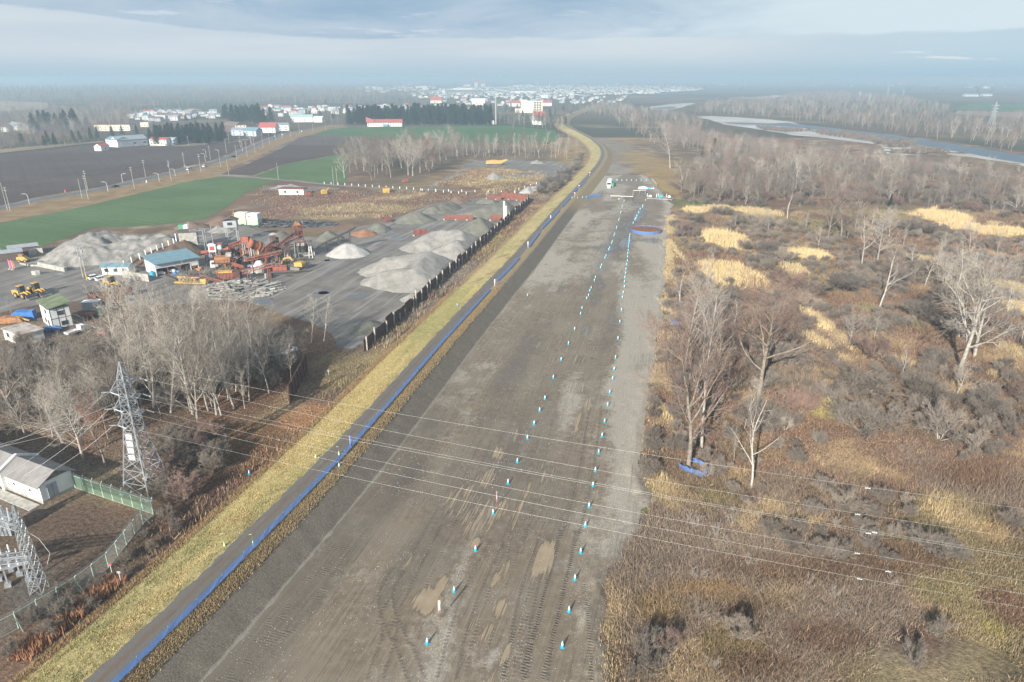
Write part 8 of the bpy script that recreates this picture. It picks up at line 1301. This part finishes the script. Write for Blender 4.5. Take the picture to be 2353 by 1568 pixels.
a, b = px(CG, 830, 222), px(CG, 1200, 218); w = (b - a).length; e = thing('school_block', 'long white many windowed block in the middle of the far town', 'building', a, ang(a, b)); MB().box(0, w, 0, 25, 0, 17).build('wall', M_white, e); MB().box(w * .3, w * .75, 8, 22, 17, 22).build('upper_storey', M_white, e)
for z in (3.5, 8.5, 13): MB().box(2, w - 2, -.6, .2, z, z + 2.6).build('window_band', M_glass, e)
for i, (x0, x1, y, dd, hh, wm, rm, ri, lb) in enumerate([(1015, 1085, 145, 30, 14, M_white, M_redroof, 12, 'white block with red roof far behind the school'), (1122, 1155, 152, 25, 30, M_cream, M_redroof, 16, 'pointed cream tower block far in the town'), (1185, 1228, 150, 25, 22, M_cream, M_redroof, 14, 'cream gabled block beside the pointed tower block'), (548, 660, 165, 30, 14, M_cream, M_roofs[5], 0, 'pale long block at the rear edge of the wood'), (1500, 1700, 150, 40, 12, M_cream, M_roofs[5], 0, 'very long pale factory block in the far town'), (1220, 1345, 212, 35, 9, M_bgw, M_greyroof, 3, 'wide grey roofed hall beside the school'), (1480, 1730, 215, 30, 10, M_white, M_greyroof, 3, 'long white hall in the far town'), (1765, 1845, 258, 25, 9, M_white, M_roofs[5], 0, 'bright white hall right of the cream block'), (1095, 1225, 330, 22, 15, M_white, M_bgw, 0, 'grey white apartment block behind the conifer windbreak'), (690, 800, 308, 20, 7, M_cream, M_redroof, 8, 'hall with wide dark red roof among town houses'), (50, 95, 165, 25, 12, M_white, M_roofs[5], 0, 'white block before the far wood edge'), (120, 165, 166, 25, 12, M_white, M_roofs[5], 0, 'second white block before the far wood edge')]):
    a, b = px(CG, x0, y), px(CG, x1, y); gable_house(a, ang(a, b), (b - a).length, dd, hh, ri, wm, rm, lb, 'building', 'town_block', None, 4, False, ri == 0)
for K_, x0, x1, y, lb in [(CX, 1960, 2050, 165, 'long white hall on the plain beyond the river'), (CX, 2080, 2140, 163, 'white hall group beyond the river'), (CB, 215, 270, 75, 'white building on the distant plain'), (CB, 390, 460, 78, 'second white building on the distant plain'), (CX, 970, 1008, 76, 'white slanting roof far beyond the river'), (CX, 58, 95, 125, 'small white building beyond the river bend')]: a, b = px(K_, x0, y), px(K_, x1, y); gable_house(a, ang(a, b), (b - a).length, 18, 6, 3, M_tw, M_greyroof, lb, 'building', 'plain_building', None, 2, False)
# town houses: ten made houses, then copies
def town_house(k):
    r = random.Random(k); e = gable_house(Vector((0, 0, -50)), 0, r.uniform(8, 13), r.uniform(7, 10), (5.8, 3.2, 6, 5.6, 3.4)[k % 5], (2.2, 2.0, 0, 2.8, 1.6)[k % 5], (M_tw, M_cream, M_tw, M_bgw, M_tw)[k % 5], M_roofs[(0, 1, 5, 3, 4, 2, 6)[k % 7]], 'x', 'house', 'town_house', None, 2, False, k % 5 == 2); return e
TH = [town_house(k) for k in range(10)]; used = [False] * 10; TPTS = []
for poly, n, gap, seed, lb, grp in [([(278, 278), (330, 282), (500, 272), (500, 262), (420, 258), (300, 262)], 68, 8, 31, 'pale house in the near cluster beside the wood', 'houses of the near cluster'), ([(520, 268), (640, 268), (800, 262), (940, 258), (1110, 256), (1110, 248), (900, 246), (640, 248), (540, 256)], 150, 10, 32, 'pale house in the wide cluster behind the conifer windbreak', 'houses behind the windbreak'), ([(1000, 240), (1180, 244), (1440, 236), (1440, 222), (1180, 222), (1000, 228)], 82, 20, 33, 'small pale house in the far town round the school', 'houses round the far school')]:
    for i, p in enumerate(scatter(poly, n, gap, seed)):
        k = random.randrange(10); rz = random.choice((0, 0, 1.57)) + random.uniform(-.3, .3) + .15
        if not used[k]: used[k] = True; e = TH[k]; e.location = p; e.rotation_euler[2] = rz; e['label'] = lb; e['group'] = grp
        else: dup(TH[k], p, rz, lb, grp, random.uniform(.75, 1.1))
for k in range(10):
    if not used[k]: TH[k].location = scatter([(520, 268), (1110, 256), (1110, 248), (540, 256)], 1, 5, 60 + k)[0]; TH[k]['label'] = 'pale house in the wide cluster behind the conifer windbreak'; TH[k]['group'] = 'houses behind the windbreak'
def hb(k):
    r = random.Random(k); mb = MB(); w, d, h = r.uniform(.9, 2.), r.uniform(.7, 1.1), r.uniform(.5, 1.1); mb.box(-w, w, -d, d, 0, h); mb.prof([(-w - .05, h + .01), (0, h + r.choice((.1, .5, .4))), (w + .05, h + .01)], -d - .05, d + .05); me = bpy.data.meshes.new('far_house'); me.from_pydata(mb.V, [], mb.F); me.materials.append((M_tw, M_cream, M_tw)[k % 3]); me.materials.append(M_roofs[k % 7]); me.polygons.foreach_set('material_index', [0] * 6 + [1] * (len(me.polygons) - 6)); return me
HB = [hb(k) for k in range(8)]
def houses(name, poly, n, gap, s_, seed): P = scatter(poly, n, gap, seed); gn_scatter(name, P, [s_ * random.uniform(.7, 1.5) for _ in P], HB, seed)
houses('distant_town', [(960, 226), (1200, 224), (1500, 216), (1620, 206), (1560, 198), (1300, 197), (1060, 202), (940, 214)], 1700, 18, 4.6, 41); houses('distant_hamlets', [(860, 214), (1000, 208), (1000, 200), (820, 204)], 60, 40, 7, 42); houses('distant_plain_houses', [(-60, 204), (700, 202), (1000, 197), (1700, 197), (2353, 206), (2353, 192), (-60, 192)], 110, 120, 9, 43)
# far pylons
for f, tp, lb in [((2140, 395), (2153, 248), 'tall lattice pylon with red white feet beyond the river'), ((1455, 222), (1463, 142), 'distant lattice pylon on the plain'), ((1338, 265), (1342, 218), 'small lattice pylon among far riverbank trees'), ((1562, 208), (1565, 168), 'farthest faint lattice pylon on the plain'), ((1274, 238), (1277, 208), 'faint small pylon above the far wood'), ((240, 128), (240, 88), 'thin mast on the horizon beyond the river bend')]:
    p = px(CE, *f); h = zat(p.y, CE(*tp)[1]); pylon(p, max(25, min(75, h)), lb, .5, panels=False, thick=2.2, name='far_pylon')
